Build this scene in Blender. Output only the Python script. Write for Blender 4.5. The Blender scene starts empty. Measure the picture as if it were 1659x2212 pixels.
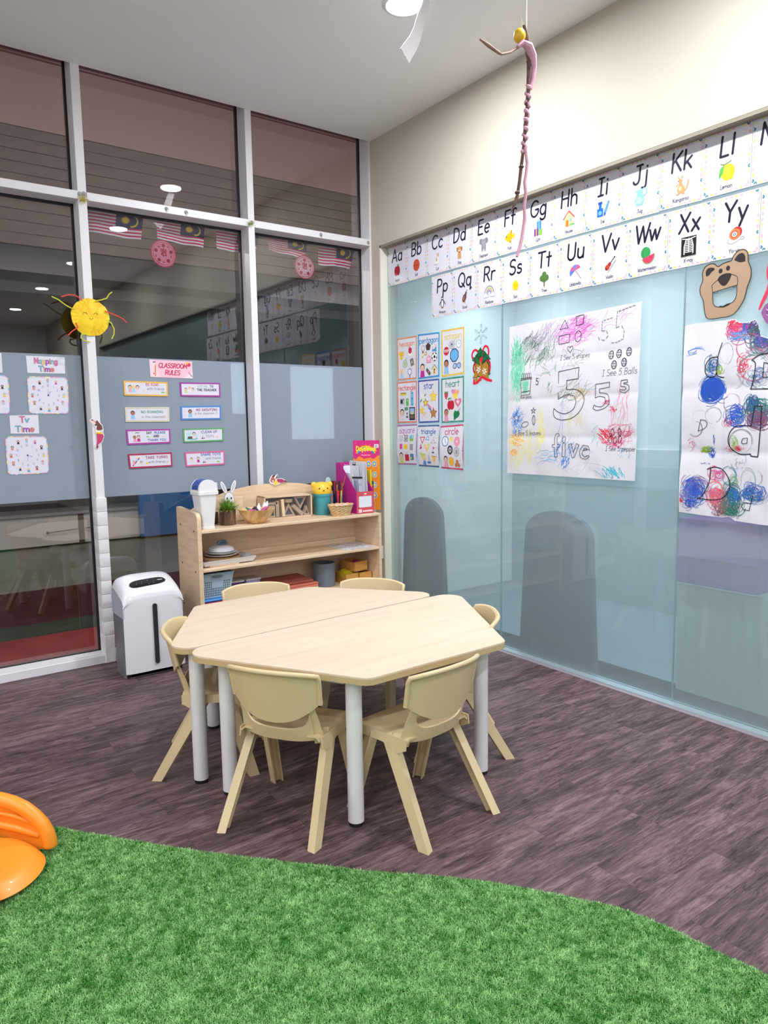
import bpy, bmesh, math, random
import numpy as np
from mathutils import Vector, Matrix
random.seed(7)
PI = math.pi
SC = bpy.context.scene
COL = SC.collection
# ------------------------------------------------------------------ camera
CAM = dict(f=1565.12, pitch=0.1172, yaw=0.6269, roll=-0.0157, loc=(-2.9449, -4.1621, 1.3078))
def make_camera():
    cy, sy = math.cos(CAM['yaw']), math.sin(CAM['yaw'])
    fwd = Vector((sy, cy, 0)); right = Vector((cy, -sy, 0)); up = Vector((0, 0, 1))
    c, s = math.cos(CAM['pitch']), math.sin(CAM['pitch'])
    f2 = fwd*c-up*s; u2 = up*c+fwd*s
    c, s = math.cos(CAM['roll']), math.sin(CAM['roll'])
    r3 = right*c+u2*s; u3 = u2*c-right*s
    cd = bpy.data.cameras.new('camera'); co = bpy.data.objects.new('camera', cd); COL.objects.link(co)
    m = Matrix((r3, u3, -f2)).transposed().to_4x4(); m.translation = Vector(CAM['loc'])
    co.matrix_world = m
    cd.sensor_fit = 'HORIZONTAL'; cd.sensor_width = 36; cd.lens = CAM['f']/1659*36
    cd.clip_start = 0.05; cd.clip_end = 100
    SC.camera = co
make_camera()
# ------------------------------------------------------------------ world, exposure, lights
SC.view_settings.view_transform = 'Standard'; SC.view_settings.look = 'None'
SC.view_settings.gamma = 1; SC.view_settings.use_curve_mapping = False
SC.view_settings.exposure = 0.0
w = bpy.data.worlds.new('world'); SC.world = w; w.use_nodes = True
w.node_tree.nodes['Background'].inputs[0].default_value = (0.5, 0.5, 0.55, 1)
w.node_tree.nodes['Background'].inputs[1].default_value = 0.01
SC.cycles.max_bounces = 8; SC.cycles.transparent_max_bounces = 16
SC.cycles.sample_clamp_indirect = 6
LX = (-0.78, -4.0, -6.2)
LY = (-1.39, -2.79, -4.5, -6.24, -8.2)
L_ENERGY = 30
L_COLOR = (0.93, 0.965, 1.0)
L_SPREAD = math.radians(178)
def lamp(name, loc, energy, size, color=(1, 1, 1), spread=PI, rot=(0, 0, 0)):
    ld = bpy.data.lights.new(name, 'AREA'); ld.shape = 'DISK'; ld.size = size; ld.energy = energy
    ld.color = color; ld.spread = spread
    o = bpy.data.objects.new(name, ld); COL.objects.link(o); o.location = loc; o.rotation_euler = rot
    return o
H = 3.2
for x in LX:
    for y in LY:
        lamp('downlight_lamp', (x, y, H-0.012), L_ENERGY*(1.12 if x > -1 else .75), 0.15, L_COLOR, L_SPREAD)
lamp('exterior_fill', (-1.5, 2.2, 2.9), 34, 0.5, (1, .93, .88))  # unseen fill lights, added to lift the dark exterior
lamp('exterior_fill', (1.8, 2.4, 2.9), 34, 0.5, (1, .93, .88))
for x in (-3.2, -.6, 2.0): lamp('exterior_upfill', (x, 1.0, 2.72), 33, .3, (1, .90, .87), PI, (math.radians(127), 0, 0))  # added uplights, aimed away from view to brighten what the upper panes show
for y in (-.35, -1.2, -2.3, -3.8, -5.3): lamp('behind_glass_fill', (.95, y, 2.58), 10.5, .3, (.95, 1, 1), math.radians(125))  # added fill to brighten the aqua glass; narrowed spread keeps the discs unseen
# ------------------------------------------------------------------ helpers
def lin(c):
    return tuple((v/255/12.92) if v/255 <= 0.04045 else ((v/255+0.055)/1.055)**2.4 for v in c)
def tag(o, label=None, cat=None, group=None, kind=None):
    if label: o['label'] = label
    if cat: o['category'] = cat
    if group: o['group'] = group
    if kind: o['kind'] = kind
    return o
def empty(name, loc=(0, 0, 0), rz=0, label=None, cat=None, group=None, kind=None):
    o = bpy.data.objects.new(name, None); COL.objects.link(o); o.location = loc; o.rotation_euler = (0, 0, rz)
    o.empty_display_size = 0.05
    return tag(o, label, cat, group, kind)
MATS = {}
def mat(name, c, rough=0.5, metal=0, coat=0, spec=0.5, bump=None, emit=0, alpha=1, trans=0):
    if name in MATS: return MATS[name]
    m = bpy.data.materials.new(name); m.use_nodes = True; MATS[name] = m
    nt = m.node_tree; b = nt.nodes['Principled BSDF']
    l = lin(c); b.inputs['Base Color'].default_value = (*l, 1); b.inputs['Roughness'].default_value = rough
    b.inputs['Metallic'].default_value = metal; b.inputs['Coat Weight'].default_value = coat
    b.inputs['Specular IOR Level'].default_value = spec
    b.inputs['Alpha'].default_value = alpha; b.inputs['Transmission Weight'].default_value = trans
    if emit:
        b.inputs['Emission Color'].default_value = (*l, 1); b.inputs['Emission Strength'].default_value = emit
    if bump:
        tc = nt.nodes.new('ShaderNodeTexCoord'); n = nt.nodes.new('ShaderNodeTexNoise'); bp = nt.nodes.new('ShaderNodeBump')
        n.inputs['Scale'].default_value = bump[0]; n.inputs['Detail'].default_value = 4
        bp.inputs['Strength'].default_value = bump[1]; bp.inputs['Distance'].default_value = bump[2] if len(bump) > 2 else 0.002
        nt.links.new(tc.outputs['Object'], n.inputs['Vector']); nt.links.new(n.outputs['Fac'], bp.inputs['Height'])
        nt.links.new(bp.outputs['Normal'], b.inputs['Normal'])
    return m
def mottle(name, c1, c2, scale=(1, 1, 1), nscale=5, rough=0.5, detail=4, coat=0, bump=0, dist=.002, pos=(.3, .7), coords='Object', distort=0, spec=.5):
    """principled with a noise between two pigments, stretched by scale"""
    if name in MATS: return MATS[name]
    m = bpy.data.materials.new(name); m.use_nodes = True; MATS[name] = m
    nt = m.node_tree; b = nt.nodes['Principled BSDF']; N = nt.nodes.new; L = nt.links.new
    tc = N('ShaderNodeTexCoord'); mp = N('ShaderNodeMapping'); n = N('ShaderNodeTexNoise'); r = N('ShaderNodeValToRGB')
    mp.inputs['Scale'].default_value = scale; n.inputs['Scale'].default_value = nscale; n.inputs['Detail'].default_value = detail
    n.inputs['Distortion'].default_value = distort
    r.color_ramp.elements[0].position = pos[0]; r.color_ramp.elements[1].position = pos[1]
    r.color_ramp.elements[0].color = (*lin(c1), 1); r.color_ramp.elements[1].color = (*lin(c2), 1)
    L(tc.outputs[coords], mp.inputs[0]); L(mp.outputs[0], n.inputs['Vector']); L(n.outputs['Fac'], r.inputs[0]); L(r.outputs[0], b.inputs['Base Color'])
    b.inputs['Roughness'].default_value = rough; b.inputs['Coat Weight'].default_value = coat; b.inputs['Specular IOR Level'].default_value = spec
    if bump:
        bp = N('ShaderNodeBump'); bp.inputs['Strength'].default_value = bump; bp.inputs['Distance'].default_value = dist
        L(n.outputs['Fac'], bp.inputs['Height']); L(bp.outputs[0], b.inputs['Normal'])
    return m

class MB:
    """collects shapes in one mesh; slots are material indices"""
    def __init__(s): s.bm = bmesh.new(); s.mi = 0
    def _fin(s, faces):
        for f in faces: f.material_index = s.mi
    def box(s, x0, x1, y0, y1, z0, z1, bev=0, M=None, seg=1):
        r = bmesh.ops.create_cube(s.bm, size=1)
        vs = r['verts']
        for v in vs:
            v.co = Vector((x0+(v.co.x+.5)*(x1-x0), y0+(v.co.y+.5)*(y1-y0), z0+(v.co.z+.5)*(z1-z0)))
        fs = set(f for v in vs for f in v.link_faces)
        if bev:
            es = list(set(e for v in vs for e in v.link_edges))
            o = bmesh.ops.bevel(s.bm, geom=es, offset=bev, segments=seg, affect='EDGES', profile=.5)
            vs = list(set(v for f in o['faces'] for v in f.verts)); fs = set(f for v in vs for f in v.link_faces)
            vs = list(set(v for f in fs for v in f.verts))
        if M is not None:
            for v in vs: v.co = M @ v.co
        s._fin(fs); return s
    def cyl(s, p0, p1, r0, r1=None, n=20, caps=True):
        r1 = r0 if r1 is None else r1
        p0 = Vector(p0); p1 = Vector(p1); d = (p1-p0).normalized()
        a = Vector((0, 0, 1)) if abs(d.z) < .9 else Vector((1, 0, 0))
        u = d.cross(a).normalized(); v = d.cross(u)
        A = [s.bm.verts.new(p0+(u*math.cos(t)+v*math.sin(t))*r0) for t in [2*PI*i/n for i in range(n)]]
        B = [s.bm.verts.new(p1+(u*math.cos(t)+v*math.sin(t))*r1) for t in [2*PI*i/n for i in range(n)]]
        fs = [s.bm.faces.new((A[i], B[i], B[(i+1) % n], A[(i+1) % n])) for i in range(n)]
        if caps: fs += [s.bm.faces.new(A), s.bm.faces.new(B[::-1])]
        s._fin(fs); return s
    def lathe(s, prof, c=(0, 0, 0), n=28, sx=1, sy=1):
        rings = []
        for r, z in prof:
            rings.append([s.bm.verts.new((c[0]+r*sx*math.cos(2*PI*i/n), c[1]+r*sy*math.sin(2*PI*i/n), c[2]+z)) for i in range(n)])
        fs = []
        for a, b in zip(rings, rings[1:]):
            fs += [s.bm.faces.new((a[i], a[(i+1) % n], b[(i+1) % n], b[i])) for i in range(n)]
        fs += [s.bm.faces.new(rings[0][::-1]), s.bm.faces.new(rings[-1])]
        s._fin(fs); return s
    def tube(s, pts, r, n=8, closed=False):
        pts = [Vector(p) for p in pts]; rr = r if isinstance(r, (list, tuple)) else [r]*len(pts)
        rings = []; prev = None; m = len(pts)
        for i, p in enumerate(pts):
            if closed: d = (pts[(i+1) % m]-pts[i-1]).normalized()
            else: d = (pts[min(i+1, m-1)]-pts[max(i-1, 0)]).normalized()
            if prev is None:
                a = Vector((0, 0, 1)) if abs(d.z) < .9 else Vector((1, 0, 0)); u = d.cross(a).normalized()
            else: u = (prev-d*prev.dot(d)).normalized()
            prev = u; v = d.cross(u)
            rings.append([s.bm.verts.new(p+(u*math.cos(2*PI*k/n)+v*math.sin(2*PI*k/n))*rr[i]) for k in range(n)])
        fs = []
        R = rings+([rings[0]] if closed else [])
        for a, b in zip(R, R[1:]): fs += [s.bm.faces.new((a[i], a[(i+1) % n], b[(i+1) % n], b[i])) for i in range(n)]
        if not closed: fs += [s.bm.faces.new(rings[0][::-1]), s.bm.faces.new(rings[-1])]
        s._fin(fs); return s
    def prism(s, poly, a, b, axis='z', side=None):
        """polygon extruded between a and b along axis; side = material slot of the edge band"""
        def P(u, v, t): return {'z': (u, v, t), 'y': (u, t, v), 'x': (t, u, v)}[axis]
        A = [s.bm.verts.new(P(u, v, a)) for u, v in poly]; B = [s.bm.verts.new(P(u, v, b)) for u, v in poly]
        n = len(poly); caps = [s.bm.faces.new(A[::-1]), s.bm.faces.new(B)]
        sd = [s.bm.faces.new((A[i], A[(i+1) % n], B[(i+1) % n], B[i])) for i in range(n)]
        s._fin(caps+sd)
        if side is not None:
            for f in sd: f.material_index = side
        return s
    def grid(s, fn, nu, nv, thick=0, closeu=False):
        """surface fn(u,v) u,v in 0..1, with thickness along the normal"""
        V = [[Vector(fn(i/nu, j/nv)) for j in range(nv+1)] for i in range(nu+1)]
        def nrm(i, j):
            a = V[min(i+1, nu)][j]-V[max(i-1, 0)][j]; b = V[i][min(j+1, nv)]-V[i][max(j-1, 0)]
            c = a.cross(b); return c.normalized() if c.length > 1e-12 else Vector((0, 0, 1))
        A = [[s.bm.verts.new(V[i][j]) for j in range(nv+1)] for i in range(nu+1)]
        fs = [s.bm.faces.new((A[i][j], A[i+1][j], A[i+1][j+1], A[i][j+1])) for i in range(nu) for j in range(nv)]
        if thick:
            B = [[s.bm.verts.new(V[i][j]-nrm(i, j)*thick) for j in range(nv+1)] for i in range(nu+1)]
            fs += [s.bm.faces.new((B[i][j+1], B[i+1][j+1], B[i+1][j], B[i][j])) for i in range(nu) for j in range(nv)]
            for i in range(nu):
                fs += [s.bm.faces.new((A[i+1][0], A[i][0], B[i][0], B[i+1][0])), s.bm.faces.new((A[i][nv], A[i+1][nv], B[i+1][nv], B[i][nv]))]
            for j in range(nv):
                fs += [s.bm.faces.new((A[0][j], A[0][j+1], B[0][j+1], B[0][j])), s.bm.faces.new((A[nu][j+1], A[nu][j], B[nu][j], B[nu][j+1]))]
        s._fin(fs); return s
    def ball(s, c, r, n=16, sc=(1, 1, 1)):
        o = bmesh.ops.create_uvsphere(s.bm, u_segments=n, v_segments=max(6, n//2), radius=r)
        for v in o['verts']: v.co = Vector((c[0]+v.co.x*sc[0], c[1]+v.co.y*sc[1], c[2]+v.co.z*sc[2]))
        s._fin(set(f for v in o['verts'] for f in v.link_faces)); return s
    def build(s, name, m, parent=None, label=None, cat=None, group=None, kind=None, smooth=True, ang=35, normals=True, subd=0):
        if normals: bmesh.ops.recalc_face_normals(s.bm, faces=s.bm.faces)
        me = bpy.data.meshes.new(name); s.bm.to_mesh(me); s.bm.free()
        for mm in (m if isinstance(m, (list, tuple)) else [m]): me.materials.append(mm)
        if smooth:
            me.shade_smooth(); me.set_sharp_from_angle(angle=math.radians(ang))
        o = bpy.data.objects.new(name, me); COL.objects.link(o)
        if parent is not None: o.parent = parent
        if subd:
            md = o.modifiers.new('s', 'SUBSURF'); md.levels = subd; md.render_levels = subd
        return tag(o, label, cat, group, kind)
def one(name, m, parent=None, **k):
    """context-free shortcut: returns builder whose build() is pre-filled"""
    b = MB(); b.done = lambda: b.build(name, m, parent, **k); return b
def copy_tree(o, parent=None):
    c = o.copy(); COL.objects.link(c); c.parent = parent
    for ch in list(o.children): copy_tree(ch, c)
    return c
def round_poly(pts, r, n=6):
    out = []; m = len(pts); rr = r if isinstance(r, (list, tuple)) else [r]*m
    for i in range(m):
        p = Vector(pts[i]); a = Vector(pts[i-1])-p; b = Vector(pts[(i+1) % m])-p
        an = a.angle(b); d = rr[i]/math.tan(an/2); a.normalize(); b.normalize()
        p0 = p+a*d; p1 = p+b*d; c = p+(a+b).normalized()*(rr[i]/math.sin(an/2))
        v0 = p0-c; v1 = p1-c; tot = v0.angle(v1); sg = 1 if v0.cross(v1) > 0 else -1
        for k in range(n+1):
            t = sg*tot*k/n; out.append((c.x+v0.x*math.cos(t)-v0.y*math.sin(t), c.y+v0.x*math.sin(t)+v0.y*math.cos(t)))
    return out
def rrect(x0, x1, y0, y1, r, n=5): return round_poly([(x0, y0), (x1, y0), (x1, y1), (x0, y1)], r, n)

# ------------------------------------------------------------------ materials
white_frame = mat('white_powder_coat', (232, 230, 236), .35, bump=(40, .05))
black_rub = mat('black_gasket', (18, 18, 28), .5)
cream_paint = mat('cream_wall_paint', (200, 192, 177), .75, bump=(60, .05))
ceil_paint = mat('white_ceiling_paint', (250, 250, 252), .8, bump=(30, .05))
trim_mat = mat('ivory_trim', (235, 232, 214), .4)
def floor_material():
    m = bpy.data.materials.new('dark_wood_vinyl'); m.use_nodes = True; nt = m.node_tree
    b = nt.nodes['Principled BSDF']; N = nt.nodes.new; L = nt.links.new
    tc = N('ShaderNodeTexCoord')
    br = N('ShaderNodeTexBrick'); br.inputs['Scale'].default_value = 1
    br.inputs['Brick Width'].default_value = .92; br.inputs['Row Height'].default_value = .152
    br.inputs['Mortar Size'].default_value = .0012; br.inputs['Mortar Smooth'].default_value = .3
    br.inputs['Color1'].default_value = (0, 0, 0, 1); br.inputs['Color2'].default_value = (1, 1, 1, 1); br.inputs['Mortar'].default_value = (.5, .5, .5, 1)
    br.offset = .37; br.offset_frequency = 2
    L(tc.outputs['Object'], br.inputs['Vector'])
    # per-plank offset of the grain
    sep = N('ShaderNodeMath'); sep.operation = 'MULTIPLY'; sep.inputs[1].default_value = 7.0; L(br.outputs['Color'], sep.inputs[0])
    cmb = N('ShaderNodeCombineXYZ'); L(sep.outputs[0], cmb.inputs[0]); L(sep.outputs[0], cmb.inputs[2])
    add = N('ShaderNodeVectorMath'); add.operation = 'ADD'; L(tc.outputs['Object'], add.inputs[0]); L(cmb.outputs[0], add.inputs[1])
    def noise(scale, ns, det, rough=.6, dist=0):
        mp = N('ShaderNodeMapping'); mp.inputs['Scale'].default_value = scale; L(add.outputs[0], mp.inputs[0])
        n = N('ShaderNodeTexNoise'); n.inputs['Scale'].default_value = ns; n.inputs['Detail'].default_value = det; n.inputs['Roughness'].default_value = rough
        n.inputs['Distortion'].default_value = dist; L(mp.outputs[0], n.inputs['Vector']); return n.outputs['Fac']
    n1 = noise((1.0, 6.5, 1), 3.2, 8, .68, 1.0)
    n2 = noise((3.5, 46, 1), 4.0, 5, .72, .8)
    n3 = noise((2.4, 6.5, 1), 3.0, 5, .62, 2.2)
    mx = N('ShaderNodeMath'); mx.operation = 'MULTIPLY_ADD'; mx.inputs[1].default_value = .42; L(n2, mx.inputs[0])
    mm = N('ShaderNodeMath'); mm.operation = 'MULTIPLY'; mm.inputs[1].default_value = .58; L(n1, mm.inputs[0]); L(mm.outputs[0], mx.inputs[2])
    rp = N('ShaderNodeValToRGB'); cr = rp.color_ramp; cr.elements[0].position = .40; cr.elements[0].color = (*lin((64, 49, 50)), 1)
    cr.elements[1].position = .62; cr.elements[1].color = (*lin((140, 113, 117)), 1)
    e = cr.elements.new(.5); e.color = (*lin((100, 79, 82)), 1)
    L(mx.outputs[0], rp.inputs[0])
    # dark knots / smoky patches
    r3 = N('ShaderNodeValToRGB'); r3.color_ramp.elements[0].position = .56; r3.color_ramp.elements[1].position = .66
    L(n3, r3.inputs[0])
    mixk = N('ShaderNodeMixRGB'); mixk.blend_type = 'MULTIPLY'; mixk.inputs[2].default_value = (.5, .5, .52, 1)
    fk = N('ShaderNodeMath'); fk.operation = 'MULTIPLY'; fk.inputs[1].default_value = .9; L(r3.outputs[0], fk.inputs[0]); L(fk.outputs[0], mixk.inputs[0]); L(rp.outputs[0], mixk.inputs[1])
    # plank tone
    pr = N('ShaderNodeValToRGB'); pr.color_ramp.elements[0].color = (.80, .80, .82, 1); pr.color_ramp.elements[1].color = (1.08, 1.06, 1.06, 1); L(br.outputs['Color'], pr.inputs[0])
    mp2 = N('ShaderNodeMixRGB'); mp2.blend_type = 'MULTIPLY'; mp2.inputs[0].default_value = 1; L(mixk.outputs[0], mp2.inputs[1]); L(pr.outputs[0], mp2.inputs[2])
    mo = N('ShaderNodeMixRGB'); mo.inputs[2].default_value = (*lin((45, 32, 34)), 1); fm = N('ShaderNodeMath'); fm.operation = 'MULTIPLY'; fm.inputs[1].default_value = .45; L(br.outputs['Fac'], fm.inputs[0]); L(fm.outputs[0], mo.inputs[0]); L(mp2.outputs[0], mo.inputs[1])
    L(mo.outputs[0], b.inputs['Base Color']); b.inputs['Roughness'].default_value = .5; b.inputs['Specular IOR Level'].default_value = .35
    bp = N('ShaderNodeBump'); bp.inputs['Strength'].default_value = .25; bp.inputs['Distance'].default_value = .002; L(mx.outputs[0], bp.inputs['Height']); L(bp.outputs[0], b.inputs['Normal'])
    return m
def glass_material(name, tint, ior, mixto=None):
    m = bpy.data.materials.new(name); m.use_nodes = True; nt = m.node_tree; nt.nodes.remove(nt.nodes['Principled BSDF'])
    N = nt.nodes.new; L = nt.links.new; out = nt.nodes['Material Output']
    t = N('ShaderNodeBsdfTransparent'); t.inputs[0].default_value = (*tint, 1)
    g = N('ShaderNodeBsdfGlossy'); g.inputs['Roughness'].default_value = 0.0 if mixto is None else .02
    f = N('ShaderNodeFresnel'); f.inputs[0].default_value = ior
    geo = N('ShaderNodeNewGeometry'); inv = N('ShaderNodeMath'); inv.operation = 'SUBTRACT'; inv.inputs[0].default_value = 1; L(geo.outputs['Backfacing'], inv.inputs[1])
    mul = N('ShaderNodeMath'); mul.operation = 'MULTIPLY'; L(f.outputs[0], mul.inputs[0]); L(inv.outputs[0], mul.inputs[1])
    base = t.outputs[0]
    if mixto:
        d = N('ShaderNodeBsdfDiffuse'); d.inputs[0].default_value = (*lin(mixto[0]), 1)
        ms = N('ShaderNodeMixShader'); ms.inputs[0].default_value = mixto[1]; L(t.outputs[0], ms.inputs[1]); L(d.outputs[0], ms.inputs[2]); base = ms.outputs[0]
    mx = N('ShaderNodeMixShader'); L(mul.outputs[0], mx.inputs[0]); L(base, mx.inputs[1]); L(g.outputs[0], mx.inputs[2]); L(mx.outputs[0], out.inputs[0])
    MATS[name] = m; return m
clear_glass = glass_material('dark_tinted_window_glass', (.91, .91, .92), 2.15)
film_mat = glass_material('grey_frosted_film', (.9, .92, .95), 1.35, ((160, 172, 188), .78))
aqua_glass = glass_material('aqua_frosted_glass', (.90, .965, .975), 1.6, ((200, 217, 224), .27))
chair_mat = mat('beige_chair_plastic', (214, 192, 151), .42, bump=(90, .03))
wood_top = mottle('pale_maple_laminate', (214, 193, 167), (229, 209, 187), (1.2, 14, 1), 2.0, .38, 5, pos=(.25, .75))
edge_mat = mat('beige_edge_band', (196, 172, 128), .5)
shelf_wood = mottle('beech_shelf_board', (220, 190, 156), (238, 210, 178), (3, 3, 22), 2.5, .45, 5, pos=(.3, .7))
shelf_woodh = mottle('beech_shelf_board_flat', (222, 192, 158), (240, 212, 180), (2, 22, 22), 2.5, .45, 5, pos=(.3, .7))
leg_white = mat('white_steel_tube', (226, 225, 228), .35)
def print_material():
    m = bpy.data.materials.new('printed_paper'); m.use_nodes = True; nt = m.node_tree; b = nt.nodes['Principled BSDF']
    a = nt.nodes.new('ShaderNodeAttribute'); a.attribute_name = 'Col'; nt.links.new(a.outputs['Color'], b.inputs['Base Color'])
    b.inputs['Roughness'].default_value = .32; b.inputs['Specular IOR Level'].default_value = .4
    m2 = m.copy(); m2.name = 'drawn_paper'; m2.node_tree.nodes['Principled BSDF'].inputs['Roughness'].default_value = .75
    return m, m2
PRINT, DRAWN = print_material()
# ------------------------------------------------------------------ room shell
E_X = .0571      # face of the aqua glass
GY = .1089       # window glass plane
YB = -10.0; XL = -7.0
def S(name, fn, m, parent=None, **k):
    b = MB(); fn(b); return b.build(name, m, parent, kind='structure', **k)
S('floor', lambda b: b.box(XL, .3, YB, .0, -.1, 0), floor_material(), smooth=False)
S('ceiling', lambda b: b.box(XL, .3, YB, 0, H, H+.1), ceil_paint, smooth=False)
white_wall = mat('white_wall_paint', (244, 243, 242), .8)
S('wall_back', lambda b: b.box(XL, .3, YB-.1, YB, 0, H), white_wall, smooth=False)
S('wall_left', lambda b: b.box(XL-.1, XL, YB, .1, 0, H), white_wall, smooth=False)
def wall_right(b):
    b.box(0, .15, YB, .0, 2.5103, H)
    b.box(0, .15, -.0906, .0, 0, 2.5103)
    b.box(0, .15, YB, -6.6, 0, 2.5103)
    b.box(0, .15, 0, .14, 0, H+.3)
S('wall_right', wall_right, cream_paint, smooth=False)
# painted reveal frame around the aqua glass
S('trim_1', lambda b: b.box(.001, .08, -.1003, -.0906, .0, 2.5103), trim_mat, smooth=False)
S('trim_2', lambda b: b.box(.001, .08, -6.6, -.0906, 2.4955, 2.5101), mat('shaded_trim', (146, 137, 122), .5), smooth=False)  # reveal trim coloured darker for the shade on its downward face
S('trim_3', lambda b: b.box(.012, .08, -6.6, -.0906, .0, .0075), mat('steel_floor_channel', (190, 205, 212), .3, metal=.5), smooth=False)
S('trim_4', lambda b: b.box(-.012, .012, -6.6, -.0906, .0, .0015), mat('grey_floor_sealant', (150, 138, 145), .6), smooth=False)
# the aqua partition: three panes meeting in thin joints
panes = [(-.1003, -1.1764), (-1.1764, -2.2951), (-2.2951, -3.42), (-3.42, -4.55), (-4.55, -5.6), (-5.6, -6.6)]
for i, (a, b_) in enumerate(panes):
    wn = empty('window_%d' % (i+4), (0, 0, 0), kind='structure')
    b = MB(); b.box(E_X, E_X+.01, b_+.0015, a-.0015, .0075, 2.4955); b.build('glass_pane', aqua_glass, wn, smooth=False)
    b = MB(); b.box(E_X-.0005, E_X+.011, b_-.0014, b_+.0014, .0075, 2.4955); b.build('joint', mat('joint_sealant', (128, 168, 172), .4), wn, smooth=False)
# what stands close behind the aqua glass
S('wall_behind_glass', lambda b: b.box(1.50, 1.54, -8, .1, 0, 2.6), mat('pale_aqua_board', (226, 233, 237), .8), smooth=False)
S('wall_behind_dim_low', lambda b: b.box(1.47, 1.50, -8, .1, 0, .86), mat('painted_dim_low', (150, 172, 178), .8), smooth=False)  # stepped bands put the glass's downward fall-off of light into wall colour
S('wall_behind_dim_mid', lambda b: b.box(1.475, 1.50, -8, .1, .86, 1.0), mat('painted_dim_mid', (170, 191, 197), .8), smooth=False)  # middle step of the painted fall-off
S('wall_behind_dim_top', lambda b: b.box(1.48, 1.50, -8, .1, 1.0, 1.12), mat('painted_dim_top', (192, 210, 215), .8), smooth=False)  # lightest step, softening the top of the painted fall-off
S('wall_behind_end', lambda b: (b.box(.15, 1.5, .1, .14, 0, 2.6), b.box(.15, 1.5, -8.04, -8, 0, 2.6)), MATS['pale_aqua_board'], smooth=False)
S('ceiling_behind_glass', lambda b: b.box(.15, 1.54, -8.04, .14, 2.6, 2.66), MATS['pale_aqua_board'], smooth=False)
S('floor_behind_glass', lambda b: b.box(.08, 1.54, -8.04, .14, -.1, 0.0), mat('grey_ledge', (110, 130, 138), .6), smooth=False)
def arch(name, y0, y1, z1, x0, x1, m, label, lean=0):
    b = MB(); n = 14; pts = [(y0-lean, 0.006), (y1+lean, .006)]
    c = (y0+y1)/2; r = abs(y1-y0)/2; hh = .13
    pts += [(c+r*math.cos(PI*i/n), z1-hh+hh*math.sin(PI*i/n)) for i in range(n+1)]
    b.prism(pts, x0, x1, 'x'); b.build(name, m, None, label, 'display board', ang=30)
dk = mat('slate_teal_panel', (26, 62, 76), .8); dk2 = mat('slate_blue_panel', (36, 68, 92), .8)
arch('arched_board', -.60, -.215, .835, .09, .12, dk, 'dark teal arched board behind the aqua glass beside the corner', .045)
arch('arched_board', -1.79, -1.335, .84, .09, .12, dk2, 'dark blue arched board behind the middle aqua glass pane', .04)
# lilac cabinet and curtain behind the third pane
cb = empty('wall_cabinet', (.2, -2.5, .58), 0, 'lilac cabinet behind the aqua glass below the painted paper', 'cabinet')
b = MB(); b.box(-.10, .08, -.152, .225, -.01, .29, .003); b.build('body', mat('lilac_body', (120, 62, 150), .7), cb)
b = MB(); b.box(-.104, -.10, -.148, .221, .115, .286); b.build('door', mat('lilac_door', (160, 104, 188), .7), cb)
b = MB()
def curt(u, v): return (.14+.003*math.sin(u*95), -2.262-u*1.05, .040+v*.515)
b.grid(curt, 160, 2, .002); b.build('curtain', mat('sage_curtain', (176, 192, 180), .9), None, 'sage green hanging curtain behind the rightmost aqua glass pane', 'curtain')

# ------------------------------------------------------------------ window wall
def frames():
    n = [5]
    def fr(fn):
        S('trim_%d' % n[0], fn, white_frame, ang=30); n[0] += 1
    M1 = (-1.890, -1.8447); M2 = (-.9108, -.8687); M0 = (-3.10, -3.05)
    for a, c in (M1, M2, M0): fr(lambda b: b.box(a, c, 0, GY+.03, 0, H+.05, .002))
    fr(lambda b: b.box(-4.35, -4.30, 0, GY+.03, 0, H+.05, .002))
    fr(lambda b: b.box(-.014, 0, .001, GY+.03, 0, H+.05, .001))       # corner post
    # transom bars between posts
    for a, c in ((-4.3, M0[0]), (M0[1], M1[0]), (M1[1], M2[0]), (M2[1], -.014)):
        fr(lambda b: b.box(a, c, -.002, GY+.03, 2.5252, 2.5673, .0015))
        fr(lambda b: b.box(a, c, -.004, GY+.03, 0, .0498, .003))
    xs = [-4.3, M0[0], M0[1], M1[0], M1[1], M2[0], M2[1], -.014]
    wi = 1
    for a, c in zip(xs[2::2], xs[3::2]):
        wn = empty('window_%d' % wi, (0, 0, 0), kind='structure'); wi += 1
        for z0, z1, nm in ((.0498, 2.5252, 'lower_pane'), (2.5673, H+.28, 'upper_pane')):
            b = MB(); b.box(a, c, GY, GY+.008, z0, z1); b.build(nm, clear_glass, wn, smooth=False)
            b = MB(); g = .011
            b.box(a, a+g*.6, GY-.004, GY+.02, z0, z1); b.box(c-g, c, GY-.004, GY+.02, z0, z1)
            b.box(a, c, GY-.004, GY+.02, z0, z0+.004); b.box(a, c, GY-.004, GY+.02, z1-.012, z1)
            b.build('gasket', black_rub, wn, smooth=False)
        b = MB(); b.box(a+.007, c-.011, GY-.002, GY-.0005, .9336, 1.7235); b.build('frosted_film', film_mat, wn, smooth=False)
    b = MB(); b.box(-7, -4.3, .05, .12, 0, H+.1); b.build('wall_front', cream_paint, kind='structure', smooth=False)
frames()
# textured brick-foam padding wrapped round the lower mullion
b = MB()
zz = [.05+.098*i for i in range(11)]
b.mi = 0
b.box(-1.896, -1.8387, -.008, .085, .0, .16, .003)
for i in range(10):
    z0 = .162+i*.078
    b.box(-1.8955, -1.8392, -.009, .085, z0, z0+.0768, .0022, seg=2)
b.build('corner_padding', mat('white_brick_foam', (228, 226, 230), .6, bump=(26, .9, .006)), None, 'white embossed brick foam padding wrapped around the lower window post', 'padding')

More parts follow.
